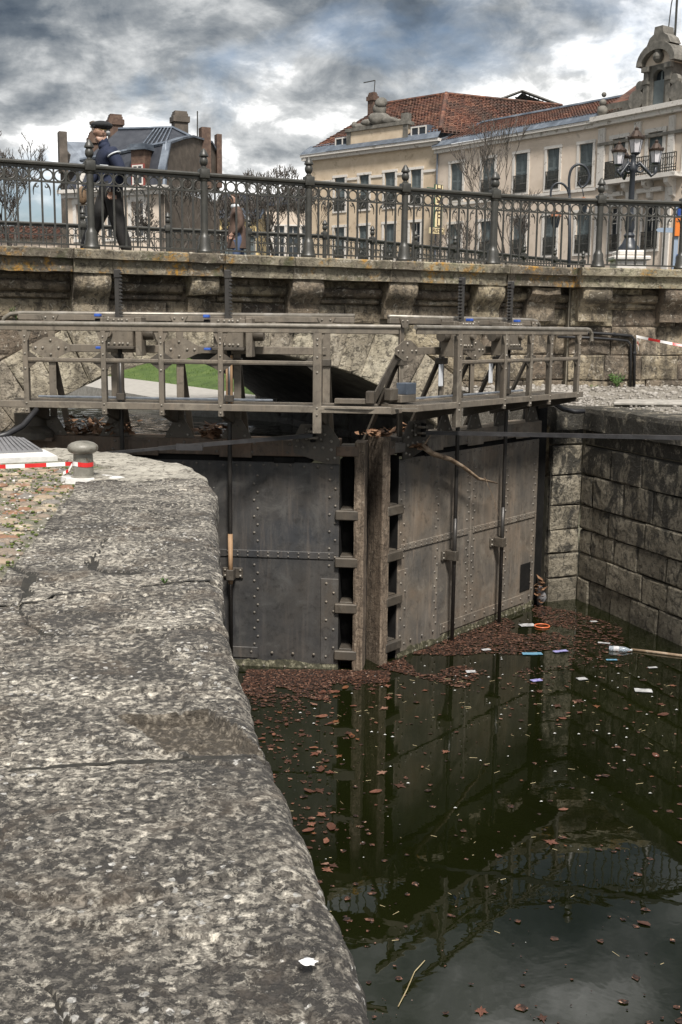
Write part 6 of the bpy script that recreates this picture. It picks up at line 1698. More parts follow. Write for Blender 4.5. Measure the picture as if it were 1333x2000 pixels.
mb = MB()
for t, z, r, sc in ((0, .45, .62, (1.3, .5, .7)), (-.9, .25, .4, (1.5, .5, .6)), (.9, .25, .4, (1.5, .5, .6)), (0, 1.0, .5, (.9, .5, 1.0)), (.1, 1.4, .42, (.9, .6, .9)), (-1.7, .15, .28, (1.4, .5, .6)), (1.6, .12, .25, (1.4, .5, .6)), (-2.2, .25, .25, (.8, .5, 1))):
    mb.ball(fA.p(tc_ + t, zp1 + .1 + z, -.1), r, 10, 7, sc)
mb.v = [v + Vector((1, 1, 1)) * .1 * noise.noise(v * 1.7) for v in mb.v]
mb.build('carved_crest', M_sculpt, hotelA, smooth=True)
for px0, px1, y0, y1 in ((656, 682, 268, 289), (804, 832, 246, 266)):
    a, z0 = fA.tz(px0, y1, .05); b, z1_ = fA.tz(px1, y0, .05)
    mb = MB(); fA.box(mb, a - .12, b + .12, z0 - .4, z1_ + .1, -2.6, .0); d_ = mb.build('dormer', M_zinc, hotelA)
    mb = MB(); fA.box(mb, a, b, z0, z1_, .0, .02); mb.build('pane', M_pane, d_)
    mb = MB()
    for c in (a - .06, (a + b) / 2 - .04, b - .02): fA.box(mb, c, c + .08, z0, z1_, .02, .06)
    for c in (z0 - .05, z1_ - .03): fA.box(mb, a - .06, b + .06, c, c + .08, .02, .061)
    mb.build('frame', M_trim, d_)
def chimney(root, base, w, d, h, mat, cap=True, rz=0.0, nm='chimney'):
    mb = MB(); mb.box(-w / 2, w / 2, -d / 2, d / 2, 0, h)
    if cap: mb.box(-w / 2 - .08, w / 2 + .08, -d / 2 - .08, d / 2 + .08, h - .45, h - .15); mb.box(-w / 2 + .04, w / 2 - .04, -d / 2 + .04, d / 2 - .04, h, h + .12)
    o = mb.build(nm, mat, root); o.location = base; o.rotation_euler = (0, 0, rz); return o
t, z = fA.tz(728, 217, -5.5); chimney(hotelA, fA.p(t, z - 1.2, -5.5), .42, .6, 2.35, M_brick, rz=.7)
mb = MB(); t2_, z2_ = fA.tz(733, 157, -5.5); t3_, _ = fA.tz(711, 158, -5.5); mb.tube([fA.p(t + .1, z + .9, -5.5), fA.p(t2_, z2_, -5.5)], .035, 5); mb.tube([fA.p(t2_, z2_, -5.5), fA.p(t3_, z2_ - .02, -5.5)], .04, 5); mb.build('aerial', M_iron, hotelA)
# lattice skylight behind the ridge
q = [on_y(980, 193, 88), on_y(1020, 178, 88), on_y(1098, 207, 88), on_y(1040, 205, 96)]
sk = empty('roof_skylight', q[0] - Vector((0, 0, 2)), label='dark lattice glass roof peak showing behind the red roof ridge', cat='skylight'); o_ = Vector(sk.location)
mb = MB(); mb.tube([q[0] - o_, q[1] - o_, q[2] - o_], .12, 6); mb.tube([q[1] - o_, q[3] - o_], .12, 5)
for k in range(1, 9):
    a = q[1].lerp(q[2], k / 9); b = q[0].lerp(q[2], k / 9) + Vector((0, 4, -.6)); mb.tube([a - o_, b - o_], .06, 4)
for k in range(1, 4):
    a = q[1].lerp(q[0] + Vector((0, 4, -.4)), k / 4); b = q[2]; mb.tube([a - o_, b - o_], .05, 4)
mb.build('lattice', M_iron, sk)
mb = MB(); mb.add([q[0] - o_ + Vector((0, 4.2, -.6)), q[1] - o_ + Vector((0, .3, -.1)), q[2] - o_ + Vector((0, .3, -.1))], [(0, 1, 2)]); mb.build('glass', M_pane, sk)
tag(sk, None)

# ---- hotel pavilion C (right): pilasters, long balcony, tall arched dormer
OC = (OB[0] + DB[0] / math.hypot(*DB) * LB, OB[1] + DB[1] / math.hypot(*DB) * LB); DC = (0.567, -0.824)
rC = Vector((OC[0], OC[1], GZ)); hotelC = empty('hotel_building', rC, label='beige hotel pavilion with white pilasters, long balcony and tall arched dormer', cat='building')
fC = Fac(OC, DC, rC); LC = 10.0; EC = 12.5
def C(px, py, w=0.0): return fC.tz(px, py, w)
hl = []
wC = [(1197, 1222), (1266, 1294)]
for a, b in wC: hl.append((C(a, 300)[0], C(b, 300)[0], C(1280, 338)[1], C(1280, 258)[1]))
hl.append((C(1333, 300)[0] + .2, C(1333, 300)[0] + 1.3, C(1280, 338)[1], C(1280, 258)[1]))
lo = []
for a, b in ((1191, 1212), (1255, 1286)): lo.append((C(a, 440)[0], C(b, 440)[0], C(1270, 484)[1], C(1270, 397)[1]))
fC.wall(hotelC, 0, LC, GZ, EC, hl + lo, M_beige)
for h in hl: fC.window(hotelC, *h, True, False, .2)
for h in lo: fC.window(hotelC, *h, False, .8, .12)
for a, b in ((1170, 1183), (1239, 1252), (1306, 1318)):
    t0 = C(a, 300)[0]; t1_ = C(b, 300)[0]; mb = MB(); fC.box(mb, t0, t1_, C(1245, 350)[1] - .2, EC - .3, .0, .12)
    for k in range(4): fC.box(mb, lerp(t0, t1_, (k + .3) / 4), lerp(t0, t1_, (k + .7) / 4), EC - 1.0, EC - .35, .1201, .15)
    fC.box(mb, t0, t1_, GZ, C(1245, 350)[1] - .6, 0, .1); mb.build('pilaster', M_trim, hotelC)
mb = MB(); zst = C(1245, 271)[1]; fC.box(mb, 0, LC, zst - .08, zst + .08, .0, .1601); mb.build('string_course', M_sculpt, hotelC)
mb = MB(); fC.box(mb, -.2, LC, EC - .2, EC + .05, .0, .3); fC.box(mb, -.3, LC, EC + .05, EC + .3, .0, .5); mb.build('cornice', M_trim, hotelC)
mb = MB(); fC.box(mb, -.3, LC, EC + .3, EC + .95, -.6, -.1); mb.build('attic_wall', M_sculpt, hotelC)
mb = MB(); mb.add([fC.p(-.3, EC + .9, -.6), fC.p(LC, EC + .9, -.6), fC.p(LC, EC + 4.6, -5), fC.p(-.3, EC + 3.6, -5)], [(0, 1, 2, 3)]); mb.build('roof', M_tile, hotelC)
# balcony
b0, b1 = C(1184, 320, .7)[0], C(1323, 320, .7)[0]; zb1 = C(1255, 343, .7)[1]; zb2 = C(1255, 308, .7)[1]
mb = MB(); fC.box(mb, b0, b1, zb1 - .22, zb1, .0, .85); bal = mb.build('balcony', M_trim, hotelC)
mb = MB()
for z in (zb1 + .05, zb1 + .2, zb2): fC.box(mb, b0, b1, z, z + .05, .76, .8)
n = 34
for i in range(n + 1): t = lerp(b0, b1 - .03, i / n); fC.box(mb, t, t + .035, zb1, zb2, .765, .795)
for i in range(0, n, 2):
    t = lerp(b0, b1, (i + 1) / n); mb.tube([fC.p(t + .14 * math.cos(a), lerp(zb1, zb2, .6) + .22 * math.sin(a), .78) for a in [2 * math.pi * j / 10 for j in range(10)]], .018, 4, closed=True)
fC.box(mb, b0, b0 + .03, zb1, zb2 + .05, .0, .76); mb.build('balcony_rail', M_iron, bal)
for px in (1190, 1222, 1262, 1305):
    t = C(px, 360, .3)[0]; mb = MB()
    mb.prism([(0, 0), (.7, 0), (.66, -.25), (.3, -.45), (.22, -.85), (0, -.95)], lambda p: fC.p(t, zb1 - .22 + p[1], p[0]), lambda p: fC.p(t + .28, zb1 - .22 + p[1], p[0])); mb.build('console', M_trim, hotelC)
mb = MB(); z = C(1275, 372)[1]
for h in lo: fC.box(mb, h[0] - .3, h[1] + .3, z - .1, z + .12, .0, .3)
mb.build('window_hood', M_trim, hotelC)
# tall arched dormer (lucarne)
tcn = C(1287, 170)[0]; z0 = EC + .3; hw = C(1312, 170)[0] - tcn
zsp = C(1287, 126)[1]; ztp = C(1287, 84)[1]; wb = .05
dm = empty('x', (0, 0, 0)); bpy.data.objects.remove(dm)
mb = MB(); wl_, wz0, wz1 = hw * .46, C(1287, 216)[1], C(1287, 138)[1]
body = [(-hw, z0), (-wl_, z0), (-wl_, wz1 - .3)] + [(wl_ * math.cos(a) * 1.0, wz1 - .3 + .35 * math.sin(a)) for a in [math.pi - math.pi * k / 8 for k in range(1, 8)]] + [(wl_, wz1 - .3), (wl_, z0), (hw, z0), (hw, zsp), (-hw, zsp)]
mb.prism(body, lambda p: fC.p(tcn + p[0], p[1], wb), lambda p: fC.p(tcn + p[0], p[1], -1.8)); luc = mb.build('arched_dormer', M_sculpt, hotelC)
mb = MB(); fC.box(mb, tcn - wl_, tcn + wl_, z0, wz1 + .1, -.3, -.25); mb.build('pane', M_pane, luc)
mb = MB(); fC.box(mb, tcn - wl_, tcn + wl_, z0 + .1, z0 + 1.3, -.1, -.06); fC.box(mb, tcn - .05, tcn + .05, z0, wz1, -.25, -.2); fC.box(mb, tcn - wl_, tcn + wl_, wz1 - .75, wz1 - .65, -.25, -.19); mb.build('frame', M_shut, luc)
for sgn in (-1, 1):
    mb = MB()
    a = tcn + sgn * hw; lo_, hi_ = sorted((a - sgn * hw * .28, a + sgn * hw * .06)); fC.box(mb, lo_, hi_, z0, zsp - .3, wb, wb + .14); fC.box(mb, lo_ - .08, hi_ + .08, zsp - .3, zsp - .05, wb, wb + .26); fC.box(mb, lo_ - .05, hi_ + .05, zsp - .9, zsp - .75, wb, wb + .2)
    for k, (r_, tt_, zz_) in enumerate(((.5, .5, .5), (.26, .28, 1.15))):
        mv = MB(); mv.lathe([(0, 0), (r_, 0), (r_ * 1.0, .3), (0, .3)], 12, fC.p(a + sgn * tt_, z0 + zz_, -.1), Matrix.Rotation(math.atan2(fC.n.y, fC.n.x), 3, 'Z') @ Matrix.Rotation(math.pi / 2, 3, 'Y')); mv.build('volute', M_sculpt, luc)
    mb.build('column', M_sculpt, luc)
mb = MB(); ar = [(math.cos(a), math.sin(a)) for a in [math.pi * k / 14 for k in range(15)]]
outer_ = [(x * (hw + .42), zsp + (ztp - zsp) * y * 1.0) for x, y in ar]; inner_ = [(x * (hw + .1), zsp + (ztp - zsp - .38) * y - .0) for x, y in reversed(ar)]
mb.prism(outer_ + inner_, lambda p: fC.p(tcn + p[0], p[1], .4), lambda p: fC.p(tcn + p[0], p[1], -1.8)); mb.build('arch_hood', M_sculpt, luc)
mb = MB(); mb.prism([(x * (hw + .1), zsp - .02 + (ztp - zsp - .36) * y) for x, y in ar], lambda p: fC.p(tcn + p[0], p[1], wb - .02), lambda p: fC.p(tcn + p[0], p[1], -1.8)); mb.build('tympanum', M_beige, luc)
mb = MB(); mb.prism([(-.75, ztp - .15), (-.55, ztp + .25), (-.3, ztp + .4), (-.25, ztp + .75), (.25, ztp + .75), (.3, ztp + .4), (.6, ztp + .2), (.8, ztp - .15)], lambda p: fC.p(tcn + p[0], p[1], .25), lambda p: fC.p(tcn + p[0], p[1], -.6))
for z_, r_ in ((-.72, .3), (-.4, .22)): mb.ball(fC.p(tcn, ztp + z_, wb + .1), r_, 8, 6)
mb.build('crest', M_sculpt, luc)
mb = MB(); tp = C(1299, 60)[0]; mb.tube([fC.p(tp, ztp, -.8), fC.p(tp, ztp + 4.2, -.8)], .06, 6); mb.tube([fC.p(tp, ztp + 3.6, -.8), fC.p(tp - .35, ztp + 2, -.8), fC.p(tp - .5, ztp + .2, -.8)], .03, 4); mb.tube([fC.p(tp, ztp + 3.8, -.8), fC.p(tp + 2.4, ztp - .8, -.8)], .03, 4); mb.build('flagpole', M_iron, luc)
mb = MB()
for k, (t_, r_) in enumerate(((.25, .3), (.25, .2), (.3, .14))): mb.ball(fC.p(t_, EC + .6 + k * .42, .1), r_, 8, 6)
mb.build('urn', M_sculpt, hotelC, smooth=True)

# ---- hotel sign
sgp = fB.p(.75, 0, .55) + rB; sw = (fB.tz(890, 400, .5)[1], 0)
zt_, zb_ = on_y(895, 362, sgp.y).z, on_y(895, 444, sgp.y).z
sign = empty('hotel_sign', (sgp.x, sgp.y, zb_), math.atan2(fB.d.y, fB.d.x) + math.pi / 2, 'upright cream HOTEL sign with dark letters projecting from the hotel wall', 'sign')
M_cream = simple('cream sign', [(0.62, 0.52, 0.30), (0.7, 0.6, 0.38)], 4, bump=0); M_letter = simple('dark letters', [(0.02, 0.012, 0.01), (0.05, 0.02, 0.015)], 4, bump=0); M_green = simple('green sign edge', [(0.03, 0.09, 0.06), (0.05, 0.12, 0.08)], 4, bump=0)
H_ = zt_ - zb_
# local x axis: from the street towards the wall, local -y faces the viewer
mb = MB(); mb.box(-.31, .31, -.06, .06, 0, H_); mb.build('panel', M_cream, sign)
mb = MB(); mb.box(-.34, .34, -.05, .05, -.03, 0); mb.box(-.34, .34, -.05, .05, H_, H_ + .03); mb.box(-.34, -.31, -.05, .05, 0, H_); mb.box(.31, .34, -.05, .05, 0, H_); mb.box(.34, 1.3, -.03, .03, H_ - .3, H_ - .24); mb.box(-1.0, -.34, -.03, .03, H_ - .25, H_ - .2); mb.build('bracket', M_green, sign)
for i, ch in enumerate('HOTEL'):
    text_mesh('letter', ch, .72, M_letter, sign, Matrix.Translation((0, -.068, H_ * (1 - (i + .5) / 5))) @ Matrix.Rotation(math.pi / 2, 4, 'X'), .01)
mb = MB(); mb.box(-.72, .72, -.05, .05, -.42, -.06); mb.build('name_board', M_cream, sign)
text_mesh('letters', 'BRISTOL', .36, M_letter, sign, Matrix.Translation((0, -.058, -.24)) @ Matrix.Rotation(math.pi / 2, 4, 'X'), .01)

# ---- slate-roofed house on the left
def P(px, py, Y): return on_y(px, py, Y)
L0 = P(132, 400, 58.5); K0 = P(322, 400, 56); R0 = P(430, 400, 63)
rH = Vector((K0.x, K0.y, GZ)); house = empty('slate_house', rH, label='tall pale house with dark slate mansard roof, dormer and brick chimneys behind the walking person', cat='building')
fH = Fac((L0.x, L0.y), (K0.x - L0.x, K0.y - L0.y), rH); lenH = math.hypot(K0.x - L0.x, K0.y - L0.y)
fS = Fac((K0.x, K0.y), (R0.x - K0.x, R0.y - K0.y), rH); lenS = math.hypot(R0.x - K0.x, R0.y - K0.y)
zc = P(322, 375, 56).z; zm = P(322, 279, 56).z; zrd = P(250, 250, 62).z
aw = [(fH.tz(a, 420)[0], fH.tz(b, 420)[0], fH.tz(270, 462)[1], fH.tz(270, 394)[1]) for a, b in ((258, 281), (150, 172), (205, 226))]
fH.wall(house, 0, lenH, GZ, zc, aw, M_beige)
M_pale = M_trim
for h in aw:
    w_ = fH.window(house, *h, False, False, .2)
    mb = MB(); cx = (h[0] + h[1]) / 2; rr = (h[1] - h[0]) / 2 + .2
    mb.prism([(cx + rr * math.cos(a), h[3] + .1 + rr * .8 * math.sin(a)) for a in [math.pi * k / 10 for k in range(11)]], lambda p: fH.p(p[0], p[1], .0), lambda p: fH.p(p[0], p[1], .08)); mb.build('arch_head', M_trim, w_)
mb = MB(); fH.box(mb, -.2, lenH + .2, zc - .1, zc + .12, -.1, .25); fH.box(mb, -.3, lenH + .3, zc + .12, zc + .3, -.1, .45); mb.build('cornice', M_trim, house)
mb = MB(); fS.box(mb, 0, lenS, GZ, zc + .2, -.3, -.02); mb.build('side_wall', M_rough, house)
pxs = [(322, 376), (319, 340), (331, 281), (356, 272), (376, 268), (412, 279), (424, 300), (430, 376)]
pts = [fS.tz(a, b) for a, b in pxs]
mb = MB(); mb.prism(pts, lambda p: fS.p(p[0], p[1], -.25), lambda p: fS.p(p[0], p[1], .0)); mb.build('gable_wall', M_rough, house)
sb = .9
rl = P(232, 254, 61.5) - rH; g2, g4, g6 = (fS.p(*pts[k], -.12) for k in (2, 4, 6)); bl_ = fH.p(1.5, zc + .3, -8)
mb = MB(); mb.add([fH.p(-.1, zc + .3, .1), fH.p(lenH, zc + .3, .1), g2, fH.p(.5, zm - .4, -sb)], [(0, 1, 2, 3)])
Rp = P(338, 251, 60.5) - rH; mb.add([fH.p(.5, zm - .4, -sb), g2, Rp, rl], [(0, 1, 2, 3)]); mb.add([g2, g4, Rp], [(0, 1, 2)])
mb.add([fH.p(-.1, zc + .3, .1), fH.p(.5, zm - .4, -sb), rl, bl_], [(0, 1, 2, 3)])
mb.add([rl, Rp, g4, g6, bl_], [(0, 1, 2, 3, 4)]); mb.build('mansard_roof', M_slate, house)
mb = MB(); mb.tube([fH.p(.3, zm - .42, -sb + .1), g2 + Vector((0, 0, .05)), fH.p(lenH + .1, zc + .3, .15)], .11, 6); mb.tube([rl + Vector((0, 0, .04)), Rp + Vector((0, 0, .04)), g4 + Vector((0, 0, .06))], .09, 5)
for a, b in zip(pts[1:6], pts[2:7]): mb.beam(fS.p(a[0], a[1] + .05, -.1), fS.p(b[0], b[1] + .05, -.1), .4, .1)
mb.build('zinc_edging', M_zinc, house)
# upper roof seams, left wing roof
mb = MB()
for k in range(1, 7):
    u = .62 + .06 * k; mb.beam(fH.p(.5, zm - .4, -sb).lerp(g2, u) + Vector((0, 0, .05)), rl.lerp(Rp, u) + Vector((0, 0, .05)), .06, .06)
mb.build('roof_seams', M_zinc, house)
a, z0_ = fH.tz(258, 360, .1); b, z1_ = fH.tz(284, 292, .1)
mb = MB(); fH.box(mb, a, b, zc + .3, z1_, -1.4, .12); dmr = mb.build('dormer', M_brick, house)
mb = MB(); fH.box(mb, a - .12, b + .12, z1_, z1_ + .12, -1.4, .3); fH.box(mb, a - .05, b + .05, z1_ + .12, z1_ + .3, -1.4, .15); mb.build('dormer_roof', M_zinc, dmr)
zm_ = lerp(zc + .3, z1_, .62); mb = MB(); fH.box(mb, a + .02, b - .02, zc + .3, zm_, .121, .16); mb.build('red_frame', M_redwood, dmr)
mb = MB(); fH.box(mb, a + .14, b - .14, zc + .4, zm_ - .1, .161, .18); mb.build('pane', M_pane, dmr)
mb = MB()
for c in (a + .1, (a + b) / 2 - .035, b - .17): fH.box(mb, c, c + .07, zc + .4, zm_ - .08, .181, .2)
for c in (zc + .38, zm_ - .3, zm_ - .12): fH.box(mb, a + .1, b - .1, c, c + .07, .1811, .199)
mb.build('white_sash', M_trim, dmr)
mb = MB()
for px in (163, 286):                                   # notched quoins up the mansard
    t, _ = fH.tz(px, 330, -.3)
    for k in range(9): z = lerp(zc + .4, zm - .5, k / 9); fH.box(mb, t - .12, t + .12, z, z + .17, -.1 - .09 * k - .2, .12 - .095 * k)
mb.build('quoins', M_trim, house)
for px, yb, yt, w_, d_, Y, mt, cp in ((226, 268, 229, .72, .7, 64, M_brick, True), (352, 268, 223, .75, .7, 62, M_rough, True), (401, 330, 250, .5, .6, 61, M_brick, False), (427, 330, 263, .28, .5, 62.5, M_brick, False), (123, 300, 258, .42, .6, 61, M_rough, False), (183, 280, 264, .5, .5, 63, M_brick, True)):
    p0_ = P(px, yb, Y); p1_ = P(px, yt, Y); chimney(house, p0_ - rH - Vector((0, 0, 1.0)), w_, d_, p1_.z - p0_.z + 1.0, mt, cp, .4)
mb = MB(); mb.lathe([(.16, 0), (.2, .1), (.1, .2), (.1, .4), (.2, .5), (.22, .62), (.05, .7)], 10, P(183, 262, 63) - rH); mb.build('chimney_pot', M_rough, house); mb = MB(); mb.tube([P(386, 300, 60.5) - rH, P(386, 217, 60.5) - rH], .035, 5); mb.build('aerial', M_iron, house)
mb = MB(); a_ = P(117, 300, 61.5); b_ = P(133, 300, 61.2)
mb.prism([(P(117, 280, 61.5).z, 0), (GZ, 0), (GZ, 1), (P(133, 300, 61.2).z, 1)], lambda p: Vector((lerp(a_.x, b_.x, p[1]), lerp(a_.y, b_.y, p[1]), p[0])) - rH, lambda p: Vector((lerp(a_.x, b_.x, p[1]) + 1, lerp(a_.y, b_.y, p[1]) + 6, p[0])) - rH); mb.build('side_wing', M_rough, house)
a_ = P(133, 292, 61.2); b_ = P(178, 275, 64); mb = MB(); mb.add([P(131, 276, 62) - rH, P(180, 278, 62) - rH, P(180, 330, 61.1) - rH, P(131, 335, 61.1) - rH], [(0, 1, 2, 3)]); mb.build('wing_roof', M_zinc, house)

# ---- lower buildings glimpsed through the railing
def lowhouse(name, x0, x1, ye, yr, Y, wallm, roofm, label, dep=8, wins=4, wy=None):
    a = P(x0, ye, Y); b = P(x1, ye, Y); r = Vector((a.x, Y, GZ)); root = empty(name, r, label=label, cat='building'); L = b.x - a.x; h = a.z - GZ; rh = P(x0, yr, Y + dep / 2).z - GZ
    f = Fac((a.x, Y), (1, 0), r); hs = []
    for k in range(wins):
        t = L * (k + .5) / wins; hs.append((t - .45, t + .45, GZ + max(.3, h * .35), GZ + h * .82))
    f.wall(root, 0, L, GZ, GZ + h, hs, wallm)
    for q in hs: f.window(root, *q, k % 2 == 0, False, .12)
    for x in (0, L): mb = MB(); mb.add([(x, 0, 0), (x, dep, 0), (x, dep, h), (x, dep / 2, rh), (x, 0, h)], [(0, 1, 2, 3, 4)]); mb.build('gable', wallm, root)
    mb = MB(); tiles(mb, (-.2, -.3, h - .05), (L + .2, -.3, h - .05), (L + .2, dep / 2, rh), (-.2, dep / 2, rh), 14, .35, .05, 7); mb.add([(-.2, -.3, h - .08), (L + .2, -.3, h - .08), (L + .2, dep / 2, rh - .04), (-.2, dep / 2, rh - .04), (L + .2, dep + .3, h - .08), (-.2, dep + .3, h - .08)], [(0, 1, 2, 3), (3, 2, 4, 5)]); mb.build('roof', roofm, root, recalc=False)
    return root
lowhouse('cottage', -90, 112, 462, 440, 72, M_beige, M_tile, 'low house with red tile roof at the far left behind the railing', 8, 5)
lowhouse('shop_building', 296, 505, 424, 405, 78, M_yellow, M_zinc, 'low yellow building behind the bare tree left of centre', 8, 5)
lowhouse('terrace_house', 425, 640, 400, 378, 98, M_beige, M_slate, 'long pale terrace behind the trees left of the ochre hotel block', 9, 8)

# ---- bare winter trees
M_twig = simple('bare winter bark', [(0.03, 0.025, 0.02), (0.06, 0.05, 0.042), (0.10, 0.085, 0.07)], 6, bump=.3)
def tree(base, H, spread, seed, label, levels=5, trunk=.16, fork=.3, twig=.014, up=.35, cat='tree'):
    rg_ = random.Random(seed); root = empty('bare_tree', base, label=label, cat=cat, group='bare winter trees'); tk, cr = MB(), MB()
    def grow(p, d, L, r, lv):
        n = 3 if lv > 1 else 2; pts = [p]; q = p; dd = d
        for _ in range(n):
            dd = (dd + Vector((rg_.uniform(-1, 1), rg_.uniform(-1, 1), rg_.uniform(-.4, .7) + up * .25)) * .22).normalized(); q = q + dd * L / n; pts.append(q)
        r1 = max(twig * .6, r * .62)
        (tk if lv >= levels - 1 else cr).tube(pts, [lerp(r, r1, i / n) for i in range(n + 1)], 6 if lv >= levels - 1 else (4 if lv > 2 else 3), caps=False)
        if lv <= 0: return
        k = rg_.choice((2, 3, 3)) if lv > 1 else rg_.choice((2, 3, 3))
        for i in range(k):
            t = rg_.uniform(.45, 1.0) if i else 1.0
            seg = min(n - 1, int(t * n)); b = pts[seg].lerp(pts[seg + 1], t * n - seg)
            a = rg_.random() * 6.28; side = Vector((math.cos(a), math.sin(a), 0)); nd = (dd * (1.0 - fork * .4) + side * (spread * rg_.uniform(.5, 1.1)) + Vector((0, 0, up))).normalized()
            grow(b, nd, L * rg_.uniform(.58, .78), max(twig * .7, r1 * rg_.uniform(.6, .85)), lv - 1)
    grow(Vector((0, 0, 0)), Vector((rg_.uniform(-.06, .06), rg_.uniform(-.06, .06), 1)), H * fork, trunk, levels)
    tk.build('trunk', M_twig, root, smooth=True, recalc=False); cr.build('crown', M_twig, root, recalc=False)
def tb(px, Y): q = on_y(px, 500, Y); return (q.x, Y, GZ)
tree(tb(22, 46), 12.5, .85, 1, 'leafless tree at the left edge behind the railing, left of the slate house', 8, .15, .2, .014)
tree(tb(352, 44), 8.5, .95, 2, 'leafless tree in front of the brown gable wall of the slate house', 8, .11, .2, .013)
tree(tb(540, 50), 11.5, .85, 4, 'leafless tree rising above the railing left of the ochre hotel block', 8, .12, .2, .014)
tree(tb(588, 56), 12.5, .8, 5, 'leafless tree close against the left corner of the ochre hotel block', 8, .12, .2, .014)
tree(tb(440, 52), 8.0, .9, 6, 'low leafless tree behind the brown-coated walker', 7, .1, .24, .02)
tree(tb(985, 52), 12.5, .55, 7, 'slim upright leafless tree before the beige hotel wing', 6, .075, .25, .016, .35)
tree(tb(1045, 54), 9.5, .6, 8, 'smaller slim leafless tree right of the upright one before the hotel', 6, .06, .24, .015, .3)
tree(tb(915, 50), 6.5, .75, 9, 'short leafless tree beneath the hotel sign', 6, .06, .24, .015, .3)

# ---- lamps and signs beyond the bridge
M_lampiron = simple('blue-black lamp iron', [(0.012, 0.015, 0.02), (0.03, 0.034, 0.042)], 5, rough=.4, bump=.1)
M_bronze = simple('bronze lantern roof', [(0.025, 0.015, 0.01), (0.055, 0.032, 0.02)], 6, rough=.45, metal=.3, bump=.1)
M_lglass = simple('milky lantern glass', [(0.5, 0.48, 0.5), (0.62, 0.6, 0.62)], 3, rough=.25, bump=0)
def lantern(root, c, s, mat=M_bronze):
    c = Vector(c); mb = MB(); mb.lathe([(.20 * s, .0), (.30 * s, .55 * s), (.30 * s, .56 * s)], 6, c); ln_ = mb.build('lantern', M_lglass, root)
    mb = MB()
    for k in range(6): a = 2 * math.pi * k / 6; mb.tube([c + Vector((.205 * s * math.cos(a), .205 * s * math.sin(a), 0)), c + Vector((.305 * s * math.cos(a), .305 * s * math.sin(a), .56 * s))], .014 * s, 4)
    mb.lathe([(.1 * s, -.1 * s), (.21 * s, -.02 * s), (.21 * s, .01 * s)], 8, c); mb.build('lantern_frame', M_lampiron, ln_)
    mb = MB(); mb.lathe([(.36 * s, .55 * s), (.38 * s, .64 * s), (.33 * s, .66 * s), (.3 * s, .70 * s), (.14 * s, .92 * s), (.09 * s, .95 * s), (.1 * s, 1.02 * s), (.05 * s, 1.08 * s), (.0, 1.12 * s)], 12, c)
    for k in range(8): a = 2 * math.pi * k / 8; mb.ball(c + Vector((.37 * s * math.cos(a), .37 * s * math.sin(a), .68 * s)), .035 * s, 5, 4)
    mb.build('lantern_roof', mat, ln_)
LY = 32.0; lb_ = on_y(1228, 492, LY); r = Vector((lb_.x, LY, GZ)); lamp = empty('street_lamp', r, label='ornate four-lantern street lamp on a stone pedestal before the hotel', cat='street lamp')
def lz(y): return on_y(1228, y, LY).z - GZ
mb = MB(); zp = lz(490); mb.bbox(-.42, .42, -.42, .42, 0, zp - .28, .03); mb.bbox(-.52, .52, -.52, .52, zp - .28, zp - .16, .03); mb.bbox(-.38, .38, -.38, .38, zp - .16, zp, .04); mb.build('pedestal', M_trim, lamp)
mb = MB(); mb.lathe([(.30, zp), (.30, zp + .08), (.2, zp + .2), (.13, zp + .35), (.16, zp + .42), (.1, zp + .5), (.14, zp + .62), (.12, zp + .95), (.14, zp + 1.0), (.085, zp + 1.05), (.075, lz(340)), (.12, lz(335)), (.14, lz(328)), (.08, lz(320)), (.06, lz(310)), (.09, lz(304)), (.05, lz(300))], 14); mb.build('column', M_lampiron, lamp, smooth=True, auto=40)
lantern(lamp, (0.05, 0, lz(300) + .02), .64)
for k, (dx, dy, yy) in enumerate(((-.44, -.12, 326), (.60, -.1, 322), (-.12, .62, 330), (.05, -.75, 330))):
    zl_ = lz(yy) + .05
    if k == 3: continue
    mb = MB(); e = Vector((dx, dy, zl_ - .1)); mb.tube([Vector((0, 0, lz(330))), Vector((dx * .3, dy * .3, lz(318))), Vector((dx * .6, dy * .6, lz(332))), Vector((dx * .85, dy * .85, lz(344))), Vector((dx * 1.02, dy * 1.02, lz(338))), e], [.05, .05, .045, .045, .04, .04], 8); mb.tube([Vector((dx * .32, dy * .32, lz(330))) + Vector((.09 * math.cos(a), 0, .09 * math.sin(a))) for a in [2 * math.pi * j / 12 for j in range(12)]], .03, 5, closed=True); mb.build('arm', M_lampiron, lamp, smooth=True)
    lantern(lamp, (dx, dy, zl_), .56)
CY = 30.0; c0 = on_y(1113, 500, CY); r = Vector((c0.x, CY, GZ)); crook = empty('street_lamp', r, label='black shepherd-crook street lamp with two curled arms left of the ornate lamp', cat='street lamp')
def cp(px, py): return on_y(px, py, CY) - r
def smoothline(P_, rs, k=5):
    out, ro = [], []
    for i in range(len(P_) - 1):
        p0, p1, p2, p3 = P_[max(i - 1, 0)], P_[i], P_[i + 1], P_[min(i + 2, len(P_) - 1)]
        for j in range(k):
            t = j / k; out.append(.5 * ((2 * p1) + (p2 - p0) * t + (2 * p0 - 5 * p1 + 4 * p2 - p3) * t * t + (3 * p1 - p0 - 3 * p2 + p3) * t ** 3)); ro.append(lerp(rs[i], rs[i + 1], t))
    return out + [P_[-1]], ro + [rs[-1]]
